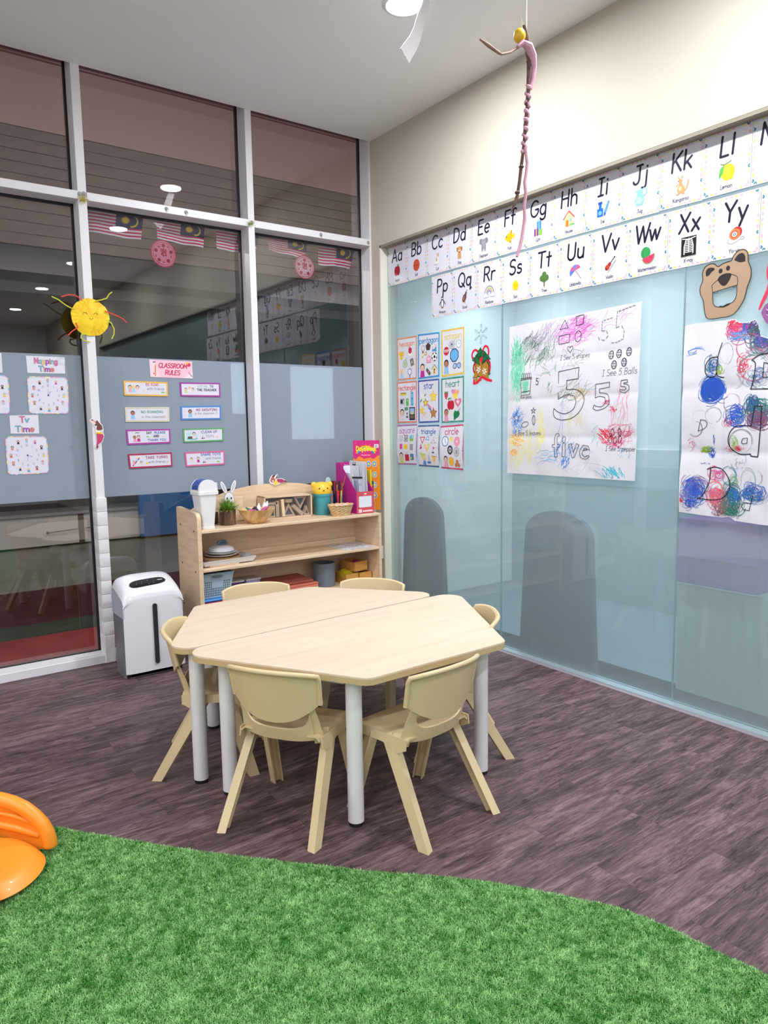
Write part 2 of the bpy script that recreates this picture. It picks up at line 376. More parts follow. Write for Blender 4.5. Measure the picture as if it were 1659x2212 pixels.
# ------------------------------------------------------------------ outside the window
S('floor_exterior', lambda b: b.box(-7, 4, .14, 9, -.1, -.002), mottle('outer_tiles', (120, 122, 112), (136, 136, 124), (1, 1, 1), 3, .35), smooth=False)
plank_dark = mottle('brown_cladding', (86, 76, 72), (100, 88, 82), (2, 14, 14), 2, .6)
def cladding(b):
    z = 2.94
    while z < 3.92:
        b.box(-7, 5, 3.0, 3.05, z, z+.094, .003); z += .1
    b.box(-7, 5, 3.02, 3.06, 2.94, 3.94)
S('wall_exterior', cladding, plank_dark, ang=20)
S('wall_exterior_upper', lambda b: b.box(-7, 5, 3.0, 3.05, 3.925, 5.2), mat('brown_render', (142, 122, 116), .85), smooth=False)
S('ceiling_exterior', lambda b: b.box(-7, 5, .14, 3.0, 4.62, 4.7), mat('outer_ceiling', (120, 104, 100), .85), smooth=False)
b = MB(); b.cyl((-6.9, 2.7, 4.40), (3.9, 2.7, 4.40), .022, n=12)
b.build('water_pipe', mat('dark_red_pipe', (76, 50, 50), .5), None, 'thin dark pipe running high up outside the upper panes', 'pipe')
S('wall_exterior_beam', lambda b: (b.box(-7, 5, 3.05, 3.5, 2.72, 2.94), b.box(-7, 5, 3.5, 9, 2.62, 2.72)), mat('dark_soffit', (52, 50, 52), .7), smooth=False)
S('wall_exterior_far', lambda b: (b.box(-7, 6, 8.9, 9, 0, 2.7), b.box(4, 4.1, .14, 9, 0, 5), b.box(-7.1, -7, .14, 9, 0, 5)), mat('far_wall', (58, 56, 56), .8), smooth=False)
S('wall_exterior_outer_top', lambda b: b.box(-7, 5, .14, .16, H+.3, 4.7), mat('outer_top', (100, 88, 84), .8), smooth=False)
# ground strips: red mat, green turf, dark red decking
b = MB(); b.box(-5, 2, .16, .80, 0, .012, .003); b.build('red_mat', mottle('red_rubber', (142, 26, 22), (160, 40, 30), (2, 2, 2), 3, .5), None, 'bright red floor mat just outside the left window', 'mat')
b = MB(); b.box(-5, 2, .80, 1.12, 0, .016, .003); b.build('turf_strip', mottle('dark_turf', (18, 44, 20), (32, 66, 28), (1, 1, 1), 160, .9, bump=.6), None, 'narrow dark green turf strip between two red mats outside', 'turf')
b = MB(); b.box(-5, 2, 1.12, 2.25, 0, .02, .003); b.build('red_decking', mottle('dark_red_deck', (62, 8, 14), (78, 14, 20), (1, 8, 1), 3, .4), None, 'dark red deck strip outside beyond the green turf', 'mat')
# white low counter with round door pulls
ct = empty('counter', (-.9, 4.7, 0), 0, 'low white counter with dark door pulls seen through the left window', 'counter')
b = MB(); b.box(-3.5, 2.5, 0, .5, .02, .36, .004); b.build('body', mat('counter_white', (206, 204, 198), .4), ct)
b = MB(); b.box(-3.5, 2.5, -.03, .5, .36, .395, .003); b.build('worktop', mat('counter_top', (150, 150, 148), .4), ct)
b = MB(); b.box(-.02, .04, -.012, 0, .02, .36); b.build('door_gap', mat('dark_gap', (50, 40, 38), .6), ct)
b = MB(); b.tube([(-.34, -.03, .17), (-.2, -.04, .18), (-.02, -.04, .19)], .006); b.ball((-.36, -.03, .17), .018, 10); b.build('door_pull', mat('dark_gap2', (56, 50, 48), .5), ct)
b = MB(); b.tube([(.04, -.04, .19), (.2, -.04, .2)], .006); b.ball((.22, -.03, .2), .018, 10); b.build('door_pull', MATS['dark_gap2'], ct)
b = MB(); b.box(-.24, .60, 4.58, 4.64, .03, 1.15, .004); b.build('display_board', mat('deep_blue_panel', (20, 108, 176), .5), None, 'tall deep blue panel outside behind the white bin', 'board')
# two pale emissive panels seen through the frosted film
for x0, x1, z0, z1, lb in ((-.585, -.257, 1.231, 1.712, 'wide glowing white panel behind the frosted film of the right window'), (-1.006, -.922, 1.403, 1.716, 'narrow glowing white panel behind the frosted film, left of the second window post')):
    b = MB(); b.box(x0, x1, GY+.012, GY+.02, z0, z1); b.build('glow_panel', mat('panel_glow', (236, 255, 255), .5, emit=4.6), None, lb, 'screen', smooth=False)

b = MB()
for x in (-1.040, -1.012): b.cyl((x, GY+.022, 1.055), (x, GY+.022, 1.095), .0052, n=10)
b.build('door_pull', mat('dark_handle', (34, 40, 58), .5), None, 'pair of short dark vertical pulls outside the frosted film above the shelf', 'handle')
# ------------------------------------------------------------------ ceiling lights
dl0 = None
place = {(-.78, -1.39): 'round white ceiling downlight above the paper streamer'}
for x in LX:
    for y in LY:
        o = empty('downlight', (x, y, H), 0, place.get((x, y), 'round white ceiling downlight behind the viewer'), 'light', 'ceiling downlights')
        b = MB(); b.lathe([(.098, 0), (.098, -.004), (.084, -.008), (.078, -.003)], n=32); b.build('rim', mat('downlight_rim', (235, 235, 238), .4), o)
        b = MB(); b.lathe([(.077, -.002), (.077, -.006)], n=32); b.build('diffuser', mat('downlight_glow', (255, 253, 250), .5, emit=14), o)
# ------------------------------------------------------------------ tables
TZ = .53
def table(poly, legs, rails, label, rr):
    cx = sum(p[0] for p in poly)/4; cy = sum(p[1] for p in poly)/4
    t = empty('activity_table', (cx, cy, 0), 0, label, 'table', 'trapezoid tables pushed together')
    lp = [(x-cx, y-cy) for x, y in poly]
    b = MB(); R = round_poly(lp, rr, 10)
    b.prism(R, TZ-.006, TZ-.0015); b.prism(R, TZ-.025, TZ-.006, side=1)
    ins = [(x*.998, y*.998) for x, y in R]; b.prism(ins, TZ-.0015, TZ)
    b.build('tabletop', [wood_top, edge_mat], t, ang=50)
    L = [(x-cx, y-cy) for x, y in legs]
    for x, y in L:
        lo = MB().cyl((x, y, .014), (x, y, TZ-.0255), .0268, n=32).build('leg', leg_white, t)
        MB().cyl((x, y, 0), (x, y, .014), .0245, n=24).build('foot_cap', mat('black_foot', (20, 20, 22), .6), lo)
    b = MB()
    for i in range(4):
        a = Vector(L[i]); c = Vector(L[(i+1) % 4]); d = (c-a).normalized(); n = Vector((-d.y, d.x))*.009
        a2 = a+d*.03; c2 = c-d*.03
        b.prism([tuple(a2+n), tuple(a2-n), tuple(c2-n), tuple(c2+n)], TZ-.052, TZ-.027)
    b.build('apron_frame', mat('grey_steel_frame', (200, 204, 200), .4), t)
table([(-2.105, -1.718), (-1.714, -2.367), (-1.099, -2.356), (-.701, -1.640)],
      [(-1.947, -1.812), (-1.702, -2.262), (-1.127, -2.252), (-.880, -1.745)], None,
      'pale maple trapezoid table nearest the viewer, round white legs', [.075, .05, .05, .07])
table([(-2.129, -1.7125), (-.76, -1.6335), (-1.19, -1.103), (-1.786, -1.116)],
      [(-1.998, -1.664), (-.900, -1.600), (-1.185, -1.208), (-1.765, -1.225)], None,
      'pale maple trapezoid table on the shelf side of the group', [.07, .07, .05, .05])
# ------------------------------------------------------------------ chairs
def make_chair():
    c = empty('toddler_chair', (0, 0, 0), 0, 'x', 'chair', 'beige plastic chairs around the tables')
    W = .160
    # backrest panel: rises to a lip, wraps forward at both sides
    b = MB()
    def back(u, v):
        a = 2*u-1
        zt = .551-.014*abs(a)**3.2; zb = .370+.066*abs(a)**2.2
        z = zb+(zt-zb)*v
        x = a*(W-.004*(1-v)); y = -.121-.036*((z-.37)/.18)+.046*abs(a)**2.6
        return (x, y, z)
    b.grid(back, 24, 10, .006)
    # rolled lip along the top and down both sides
    lip = [];
    for i in range(25):
        a = 2*i/24-1; p = back(i/24, 1); lip.append((p[0], p[1]-.004, p[2]-.002))
    sl = []; sr = []
    for j in range(7):
        v = 1-j/6; p = back(0, v); sl.append((p[0], p[1]+.002, p[2])); p = back(1, v); sr.append((p[0], p[1]+.002, p[2]))
    path = sl[::-1][:-1]+lip+sr[1:]
    b.tube(path, .0085, 8)
    bk = b.build('backrest', chair_mat, c, ang=60)
    # seat shell
    b = MB()
    def seat(u, v):
        a = 2*u-1; t = v
        wd = .148+.016*t-.0*t
        y = -.078+.258*t
        z = .322-.010*math.cos(a*PI/2)*math.sin(PI*min(1, t*1.1))
        if t > .85: z -= ((t-.85)/.15)**2*.018
        z -= max(0, abs(a)-.88)**2*.9
        return (a*wd, y, z)
    b.grid(seat, 20, 16, .006)
    for s in (-1, 1):   # side skirts with the scalloped lower edge
        def skirt(u, v, s=s):
            y = -.078+.248*u
            dep = .030+.022*math.exp(-((u-.16)/.12)**2)+.028*math.exp(-((u-.93)/.09)**2)
            return (s*(.149+.014*u+.004*v), y, .320-dep*v)
        b.grid(skirt, 24, 4, .005)
    def front(u, v):
        a = 2*u-1
        return (a*.163, .178+.004*v, .308-(.022+.02*abs(a)**3)*v)
    b.grid(front, 14, 3, .005)
    # lower back: one curved skin with the slot left open between rail, arms and backrest
    def SB(a, z): return (a*.150, -.112+.046*abs(a)**2.5-.036*max(0, (z-.37)/.18)+.75*max(0, .43-z)**1.5*(1-.25*abs(a)), z)
    def rail(u, v):
        a = (2*u-1)*.80; k = (abs(a)/.80)
        zt = .342+.016*k**2+.055*k**10; zb = .298+.006*k**2
        return SB(a, zt+(zb-zt)*v)
    b.grid(rail, 32, 6, .006)
    for s in (-1, 1):
        def arm(u, v, s=s):
            z = .432-.145*u; a0 = .77+.01*u; a1 = .90+.11*u**1.5
            return SB(s*(a0+(a1-a0)*v), z)
        b.grid(arm, 16, 5, .006)
    b.build('seat', chair_mat, c, ang=50)
    # U-channel legs
    def leg(top, foot, w_, out):
        b = MB(); T = Vector(top); F = Vector(foot); d = (F-T).normalized()
        o = Vector(out); o = (o-d*o.dot(d)).normalized(); sde = d.cross(o).normalized()
        prof = [(-1, -1), (-1, 1), (-.72, 1), (-.72, -.35), (.72, -.35), (.72, 1), (1, 1), (1, -1)]
        prof = [(p[0], p[1]) for p in prof]
        rings = []
        for k in range(5):
            t = k/4; P = T+(F-T)*t; ww = w_*(1.12-.22*t)/2; dd = .014
            ring = []
            for x, y in prof:
                q = P+sde*x*ww-o*y*dd
                if k == 4:   # cut level with the floor
                    q = q+d*((0-q.z)/d.z)
                ring.append(b.bm.verts.new(q))
            rings.append(ring)
        n = len(prof)
        for A, B in zip(rings, rings[1:]):
            for i in range(n): b.bm.faces.new((A[i], A[(i+1) % n], B[(i+1) % n], B[i]))
        b.bm.faces.new(rings[0][::-1]); b.bm.faces.new(rings[-1])
        es = [e for e in b.bm.edges if len(e.link_faces) == 2 and e.calc_face_angle(0) > 1.0]
        bmesh.ops.bevel(b.bm, geom=es, offset=.0022, segments=2, affect='EDGES')
        return b.build('leg', chair_mat, c, ang=40)
    for s in (-1, 1):
        leg((s*.138, .012, .314), (s*.166, -.176, 0), .037, (s*.95, -.28, 0))
        leg((s*.142, .085, .312), (s*.162, .178, 0), .042, (s*.9, .45, 0))
    return c
chair0 = make_chair()
spots = [  # centre x, y, heading of the seat's front, label
    (-1.832, -2.069, (.836, .549), 'beige toddler chair in front, left of the centre white leg, back towards viewer'),
    (-1.475, -2.328, (-.118, .993), 'beige toddler chair in front, right of the centre white leg, back towards viewer'),
    (-1.886, -1.502, (.853, -.523), 'beige toddler chair at the left end, beside the air purifier'),
    (-1.018, -1.996, (-.85, .527), 'beige toddler chair at the right end, nearest the aqua glass wall'),
    (-1.452, -1.105, (-.23, -.973), 'beige toddler chair behind the tables, below the lower shelf with red folders'),
    (-1.02, -1.345, (-.78, -.625), 'beige toddler chair at the far right corner of the tables, only its back top showing'),
]
for i, (x, y, f, lb) in enumerate(spots):
    o = chair0 if i == 0 else copy_tree(chair0)
    o.location = (x, y, 0); o.rotation_euler = (0, 0, math.atan2(f[1], f[0])-PI/2); o['label'] = lb
# ------------------------------------------------------------------ turf rug
def rug():
    edge = [(-3.9, -1.0), (-3.3, -1.22), (-2.9, -1.40), (-2.70, -1.52), (-2.534, -1.655), (-2.424, -1.8), (-2.215, -2.068), (-2.013, -2.299), (-1.819, -2.511), (-1.628, -2.704), (-1.507, -2.86), (-1.384, -3.046), (-1.342, -3.185), (-1.325, -3.312), (-1.305, -3.413), (-1.28, -3.7), (-1.30, -4.2), (-1.5, -4.9), (-3.9, -4.9)]
    # smooth the polygon (Catmull-Rom on the curved run)
    P = [Vector(p) for p in edge]; sm = []
    for i in range(len(P)-1):
        if i < 1 or i > 15: sm.append(P[i]); continue
        p0, p1, p2, p3 = P[i-1], P[i], P[i+1], P[min(i+2, len(P)-1)]
        for k in range(6):
            t = k/6; sm.append(.5*((2*p1)+(p2-p0)*t+(2*p0-5*p1+4*p2-p3)*t*t+(3*p1-p0-3*p2+p3)*t**3))
    sm.append(P[-1])
    r = random.Random(3)
    poly = [(p.x+r.uniform(-.002, .002), p.y+r.uniform(-.002, .002)) for p in sm]
    root = empty('turf_rug', (0, 0, 0), 0, 'bright green artificial turf rug with a curved edge on the dark floor', 'rug')
    b = MB(); b.prism(poly, .0005, .005); b.build('backing', mottle('turf_base', (34, 92, 36), (50, 120, 46), (1, 1, 1), 220, .9, bump=.5), root, smooth=False)
    rng = np.random.default_rng(5)
    n = 700000
    X = rng.uniform(-3.3, -1.26, n*3); Y = rng.uniform(-4.3, -1.3, n*3)
    # keep denser where the photo is close, drop what lies outside
    px = np.array([p[0] for p in poly]); py = np.array([p[1] for p in poly])
    inside = np.zeros(len(X), bool)
    j = len(px)-1
    for i in range(len(px)):
        c = ((py[i] > Y) != (py[j] > Y)) & (X < (px[j]-px[i])*(Y-py[i])/(py[j]-py[i]+1e-12)+px[i]); inside ^= c; j = i
    # only the wedge in front of the camera
    cx, cy = CAM['loc'][0], CAM['loc'][1]; ang = np.arctan2(X-cx, Y-cy)
    dist = np.hypot(X-cx, Y-cy)
    keep = inside & (ang > CAM['yaw']-.62) & (ang < CAM['yaw']+.62) & (Y > -4.1) & (dist > 1.0)
    X = X[keep][:n]; Y = Y[keep][:n]; m = len(X)
    th = rng.uniform(0, 2*PI, m); ln = rng.uniform(.006, .0125, m); w_ = rng.uniform(.0007, .0012, m)
    tilt = rng.uniform(.5, 1.75, m)
    dx, dy = np.cos(th), np.sin(th); ox, oy = -dy*w_, dx*w_
    z0 = np.full(m, .004)
    mh = ln*.55; mx = X+dx*mh*np.sin(tilt*.5); my = Y+dy*mh*np.sin(tilt*.5); mz = z0+mh*np.cos(tilt*.5)
    ex = mx+dx*ln*.5*np.sin(tilt); ey = my+dy*ln*.5*np.sin(tilt); ez = mz+ln*.5*np.cos(tilt)
    V = np.empty((m, 5, 3), np.float32)
    V[:, 0] = np.stack([X-ox, Y-oy, z0], 1); V[:, 1] = np.stack([X+ox, Y+oy, z0], 1)
    V[:, 2] = np.stack([mx+ox*.9, my+oy*.9, mz], 1); V[:, 3] = np.stack([mx-ox*.9, my-oy*.9, mz], 1); V[:, 4] = np.stack([ex, ey, ez], 1)
    base = (np.arange(m)*5)[:, None]
    loops = (base+np.array([0, 1, 2, 3, 3, 2, 4])).astype(np.int32).ravel()
    me = bpy.data.meshes.new('grass_pile'); me.vertices.add(m*5); me.vertices.foreach_set('co', V.ravel())
    me.loops.add(len(loops)); me.loops.foreach_set('vertex_index', loops)
    st = (np.arange(m)*7)[:, None]+np.array([0, 4]); me.polygons.add(m*2); me.polygons.foreach_set('loop_start', st.astype(np.int32).ravel())
    me.update(calc_edges=True)
    me.validate()
    # pigment varies from blade to blade and in soft clumps
    t = np.clip(rng.normal(.44, .26, m)+.16*np.sin(X*67+3*np.sin(Y*53))*np.cos(Y*71+2*np.sin(X*59))+.13*np.sin(X*171+2*np.sin(Y*133))*np.cos(Y*187), 0, 1)[:, None]
    gc = rng.normal(0, 1, (420, 420)); g2 = rng.normal(0, 1, (160, 160))
    def samp(g, cell):
        fx = (X+3.4)/cell; fy = (Y+4.4)/cell; ix = fx.astype(int) % (g.shape[0]-1); iy = fy.astype(int) % (g.shape[1]-1); ax = fx % 1; ay = fy % 1
        return g[ix, iy]*(1-ax)*(1-ay)+g[ix+1, iy]*ax*(1-ay)+g[ix, iy+1]*(1-ax)*ay+g[ix+1, iy+1]*ax*ay
    t = np.clip(rng.normal(.40, .20, m)+.21*samp(gc, .0075)+.16*samp(g2, .021), 0, 1)[:, None]
    c1 = np.array(lin((44, 124, 26))); c2 = np.array(lin((172, 224, 146))); col = c1*(1-t)+c2*t
    rgba = np.ones((m, 5, 4), np.float32); rgba[:, :, :3] = col[:, None, :]
    at = me.color_attributes.new('Col', 'FLOAT_COLOR', 'POINT'); at.data.foreach_set('color', rgba.ravel())
    gm = bpy.data.materials.new('turf_blade'); gm.use_nodes = True; bs = gm.node_tree.nodes['Principled BSDF']
    a = gm.node_tree.nodes.new('ShaderNodeAttribute'); a.attribute_name = 'Col'; gm.node_tree.links.new(a.outputs['Color'], bs.inputs['Base Color'])
    bs.inputs['Roughness'].default_value = .5; bs.inputs['Specular IOR Level'].default_value = .35
    me.materials.append(gm)
    o = bpy.data.objects.new('grass_pile', me); COL.objects.link(o); o.parent = root; o['kind'] = 'stuff'
rug()
# ------------------------------------------------------------------ orange slide end
def slide():
    s = empty('play_slide', (-2.572, -1.847, .018), math.atan2(-.67, .74), 'orange plastic slide end with raised side wall on the green turf', 'slide')
    om = mat('orange_plastic', (250, 152, 44), .36, coat=.15)
    b = MB()
    def bed(u, v):
        th = v*PI; a = math.cos(th)        # across; +1 far side
        y = -.128+a*.122
        t = u; xf = -.075+.115*math.sin(th)**.75
        x = -1.25+(xf+1.25)*t**.6
        back = max(0, -x-.16)
        z = .040+.62*back**1.5-.006*math.sin(th)
        edge = max(0, (t-.90)/.10); z -= .034*edge**2.2
        return (x, y, z)
    b.grid(bed, 60, 36, .012); b.build('slide_bed', om, s, ang=80)
    prof = [(.004, .012), (.003, .035), (-.004, .062), (-.018, .088), (-.040, .112), (-.072, .136), (-.110, .153), (-.150, .162), (-.25, .175), (-.40, .215), (-.70, .36), (-1.2, .66)]
    for y0, sg in ((.018, 1), (-.276, -1)):
        b = MB(); sm = []
        for (x0, z0), (x1, z1) in zip(prof, prof[1:]):
            for k in range(4): t = k/4; sm.append((x0+(x1-x0)*t, z0+(z1-z0)*t))
        sm.append(prof[-1])
        b.tube([(x, y0, z) for x, z in sm], [.016]+[.0215]*(len(sm)-1), 14)
        poly = [(x-.004, max(.002, z)) for x, z in sm]
        poly += [(-1.2, .40), (-.7, .10), (-.4, .002), (-.05, .002)]
        b.prism(poly, y0-.006, y0+.012, 'y')
        # moulded ribs on the inner face
        yi = y0-sg*.010
        b.tube([(-.030, yi+sg*.012, .050), (-.06, yi+sg*.004, .064), (-.09, yi, .075), (-.15, yi, .085), (-.3, yi, .11), (-.7, yi, .26), (-1.2, yi, .5)], .012, 8)
        b.tube([(-.045, yi+sg*.010, .086), (-.07, yi+sg*.002, .103), (-.10, yi, .115), (-.15, yi, .122), (-.3, yi, .14)], .007, 8)
        b.build('side_wall', om, s, ang=70)
slide()
# ------------------------------------------------------------------ air purifier
def purifier():
    p = empty('air_purifier', (-1.729, -.27, 0), 0, 'white air purifier with grey sides and a dark vertical slot', 'air purifier')
    wm = mat('glossy_white_plastic', (232, 231, 238), .25, coat=.3); gm = mat('slate_grey_plastic', (116, 118, 128), .45)
    dk = mat('black_plastic', (24, 22, 26), .25)
    b = MB(); b.box(-.150, .150, -.085, .095, 0, .035, .006); b.build('base', dk, p)
    # grey core
    pr = rrect(-.158, .158, -.085, .10, .03, 6)
    b = MB(); b.prism([(x, y) for x, y in pr], .002, .40)
    b.build('body', gm, p, ang=40)
    # white wrap-over shell: front face, rounded shoulder, domed top
    W = .160
    path = [(-.112, .030), (-.113, .10), (-.114, .2), (-.114, .3), (-.114, .39), (-.112, .412), (-.106, .430), (-.094, .445), (-.066, .462), (-.03, .476), (0, .486), (.03, .494), (.06, .498), (.085, .494), (.10, .475), (.105, .42)]
    b = MB()
    def shell(u, v):
        a = 2*u-1; k = v*(len(path)-1); i = min(int(k), len(path)-2); f = k-i
        y = path[i][0]*(1-f)+path[i+1][0]*f; z = path[i][1]*(1-f)+path[i+1][1]*f
        tp = max(0, min(1, (z-.33)/.15)); e = abs(a)
        z2 = z+tp*(.034*(1-e**4)-.03*e**16) ; y2 = y
        if z < .40: y2 = y+.012*e**8
        return (a*(W-.006*tp*0), y2, z2)
    b.grid(shell, 36, 60, .006); b.build('front_shell', wm, p, ang=50)
    # rounded end caps closing the shell sides
    for s in (-1, 1):
        b = MB(); b.prism([(-.105, .33), (-.104, .40), (-.085, .425), (0, .452), (.085, .46), (.1, .40), (.1, .33)], s*.149, s*.1585, 'x'); b.build('handle_cap', mat('pale_blue_grey_plastic', (184, 192, 208), .35), p)
    b = MB(); b.prism(rrect(-.0085, .0145, .066, .394, .0112, 8), -.1215, -.112, 'y'); b.build('indicator_slot', mat('smoked_slot', (52, 50, 54), .15), p)
    # black control strip lying on the domed top
    def topz(x, y):
        best = None
        for (y0, z0), (y1, z1) in zip(path[5:], path[6:]):
            if y0 <= y <= y1: best = z0+(z1-z0)*(y-y0)/(y1-y0)
        z = best; tp = max(0, min(1, (z-.33)/.15)); e = abs(x/W); return z+tp*(.034*(1-e**4)-.03*e**16)
    def strip(u, v):
        x = -.108+.200*u; e = abs(2*u-1); hw = .026*(1-e**5)**.5
        y = -.050+(2*v-1)*hw+.006*(2*u-1); return (x, y, topz(x, y)+.0018)
    b = MB(); b.grid(strip, 28, 6, .003); cp = b.build('control_panel', dk, p, ang=60)
    b = MB()
    for x, y in ((-.070, -.062), (-.066, -.048), (-.042, -.060), (-.038, -.046), (-.004, -.066), (-.006, -.040), (.022, -.062), (.026, -.046)): b.ball((x, y, topz(x, y)+.0025), .0022, 6, (1, 1, .4))
    b.build('indicator_light', mat('pale_led', (200, 205, 215), .4), cp)
    b = MB(); b.prism(rrect(.046, .074, -.052, -.038, .006, 4), topz(.056, -.045)+.002, topz(.056, -.045)+.004); b.build('power_button', wm, cp)
purifier()
# ------------------------------------------------------------------ open shelf unit
SX0, SX1, SYF, SYB = -1.458, -.205, -.352, -.040
def shelf():
    s = empty('shelf_unit', ((SX0+SX1)/2, -.2, 0), 0, 'light wooden open shelf unit with arched back under the window', 'shelf unit')
    ox, oy = -(SX0+SX1)/2, .2
    def bx(b, x0, x1, y0, y1, z0, z1, bev=.003): b.box(x0+ox, x1+ox, y0+oy, y1+oy, z0, z1, bev)
    # left side panel with a rounded top corner, screws in it
    b = MB(); b.prism(round_poly([(SYF+oy, 0), (SYB+oy, 0), (SYB+oy, .866), (SYF+oy, .846)], [.001, .001, .01, .035], 6), SX0+ox, SX0+.024+ox, 'x')
    lp = b.build('side_panel', shelf_wood, s, ang=40)
    b = MB()
    for y, z in ((-.30, .745), (-.10, .765), (-.10, .54), (-.30, .515), (-.1, .3)):
        b.cyl((SX0-.0015+ox, y+oy, z), (SX0+.001+ox, y+oy, z), .006, n=10)
    b.build('screw_cap', mat('dark_screw', (88, 66, 54), .5), lp)
    b = MB(); bx(b, SX1-.02, SX1, SYF, SYB, 0, .75); b.build('side_panel', shelf_wood, s)
    xa, xb = SX0+.024, SX1-.02
    for z in (.75, .53, .288, .08):
        b = MB(); bx(b, xa, xb, SYF+.002, SYB-.01, z-.018, z); b.build('shelf_board', shelf_woodh, s)
    # back panel, arched above the top board
    pts = [(xa+ox, .04), (xb+ox, .04), (xb+ox, .80)]
    n = 26
    for i in range(n+1):
        u = i/n; x = xb+(xa-xb)*u; k = abs(2*u-1); pts.append((x+ox, .80+.163*(1-k**2.4) if 0 < i < n else .80))
    pts.append((xa+ox, .80))
    b = MB(); b.prism(pts, SYB-.016+oy, SYB+oy, 'y'); b.build('back_panel', shelf_woodh, s, ang=30)
    # strip of board standing above the middle shelf at the back
    b = MB(); bx(b, xa, xb, SYB-.030, SYB-.016, .53, .565, .002); b.build('back_rail', shelf_woodh, s)
shelf()
TS = .7505; MS = .5305; LS = .2885
# white swing-lid bin
def bin_():
    r = empty('desk_bin', (-1.376, -.272, TS), 0, 'small white waste bin with a blue swing lid on the shelf top', 'bin')
    wm = mat('white_bin_plastic', (238, 238, 240), .3)
    def ring(hx, hy, z, n=6, rr=.012): return [(x, y, z) for x, y in rrect(-hx, hx, -hy, hy, rr, n)]
    b = MB(); prof = [(.046, .038, 0), (.048, .040, .012), (.0445, .0365, .014), (.057, .053, .192), (.063, .061, .195), (.063, .061, .212), (.059, .058, .215)]
    R = [[b.bm.verts.new(p) for p in ring(*q)] for q in prof]; m = len(R[0])
    for A, B in zip(R, R[1:]):
        for i in range(m): b.bm.faces.new((A[i], A[(i+1) % m], B[(i+1) % m], B[i]))
    b.bm.faces.new(R[0][::-1]); b.bm.faces.new(R[-1]); b.build('bucket', wm, r, ang=40)
    b = MB()
    arc = [(-.056, .214)]+[(.056*math.cos(PI-PI*i/20), .214+.066*math.sin(PI*i/20)**.85) for i in range(1, 20)]+[(.056, .214)]
    b.prism([(y, z) for y, z in arc], -.057, .057, 'x')
    bmesh.ops.bevel(b.bm, geom=[e for e in b.bm.edges if len(e.link_faces) == 2 and e.calc_face_angle(0) > 1.2], offset=.006, segments=3, affect='EDGES')
    lid = b.build('lid', wm, r, ang=50)
    b = MB()
    def flap(u, v):
        a = PI*(.03+.64*(u)); rr = .0568
        return ((2*v-1)*.041, -rr*math.cos(a), .2145+(rr+.0102)*math.sin(a)**.85)
    b.grid(flap, 16, 3, -.0022); b.build('swing_flap', mat('royal_blue_plastic', (24, 76, 168), .3), lid)
    r.rotation_euler = (0, 0, math.radians(-88))
bin_()
# log pot with grass plant and the rabbit pick behind it
def log_pot(x, y, rad, hgt, label, grp=None):
    r = empty('log_pot', (x, y, TS), 0, label, 'plant pot')
    b = MB(); n = 40; rg = []
    rr = [rad*(1+.05*math.sin(i*2.3)+.03*math.sin(i*5.1)) for i in range(n)]
    for z, k in ((0, .97), (hgt*.35, 1), (hgt*.7, .99), (hgt, 1.0), (hgt, .8), (hgt*.85, .78)):
        rg.append([b.bm.verts.new((rr[i]*k*math.cos(2*PI*i/n), rr[i]*k*math.sin(2*PI*i/n), z)) for i in range(n)])
    for A, B in zip(rg, rg[1:]):
        for i in range(n): b.bm.faces.new((A[i], A[(i+1) % n], B[(i+1) % n], B[i]))
    b.bm.faces.new(rg[0][::-1]); b.bm.faces.new(rg[-1])
    b.build('bark_pot', mottle('log_bark', (62, 44, 36), (132, 100, 78), (30, 30, 5), 2.2, .85, 6, bump=.8, dist=.004), r, ang=50)
    return r
lp = log_pot(-1.212, -.205, .046, .090, 'rough bark log pot with spiky green grass on the shelf top')
b = MB(); rg = random.Random(11)
for i in range(260):
    a = rg.uniform(0, 2*PI); le = rg.uniform(.055, .095); sp = rg.uniform(.1, 1.35); x0 = rg.uniform(0, .025)
    c0 = Vector((x0*math.cos(a), x0*math.sin(a), .078)); d = Vector((math.cos(a)*math.sin(sp), math.sin(a)*math.sin(sp), math.cos(sp)))
    m1 = c0+d*le*.55; e = c0+d*le+Vector((0, 0, -.012*sp)); sd = Vector((-math.sin(a), math.cos(a), 0))*.0034
    v = [b.bm.verts.new(q) for q in (c0-sd, c0+sd, m1+sd, m1-sd, e)]
    b.bm.faces.new((v[0], v[1], v[2], v[3])); b.bm.faces.new((v[3], v[2], v[4]))
b.build('grass_blades', mottle('spiky_grass', (84, 136, 44), (158, 196, 84), (1, 1, 1), 30, .5), lp, smooth=False, normals=False)
lp2 = log_pot(-1.268, -.105, .034, .070, 'dark bark log pot half hidden behind the white bin')
def cutout(name, polys, loc, rot, label, cat, th=.0016, scale=1, group=None):
    """card cut-out: list of (points, colour) stacked; upright in the local xz plane facing -y"""
    b = MB(); cols = {}; ms = []
    for k, (pts, c) in enumerate(polys):
        if c not in cols: cols[c] = len(ms); ms.append(mat('card_%02x%02x%02x' % c, c, .6))
        b.mi = cols[c]; b.prism([(x*scale, z*scale) for x, z in pts], -th-k*.0004, th if k == 0 else -th+.0002, 'y')
    o = b.build(name, ms, None, label, cat, group, smooth=False); o.location = loc; o.rotation_euler = rot
    return o
def el(cx, cy, rx, ry, rot=0, n=20, a0=0, a1=2*PI):
    c, s = math.cos(rot), math.sin(rot); out = []
    m = n if abs(a1-a0-2*PI) < 1e-6 else n+1
    for i in range(m):
        t = a0+(a1-a0)*i/n; x, y = rx*math.cos(t), ry*math.sin(t); out.append((cx+x*c-y*s, cy+x*s+y*c))
    return out
WH = (240, 240, 245); GR = (96, 96, 104); LG = (205, 208, 216)
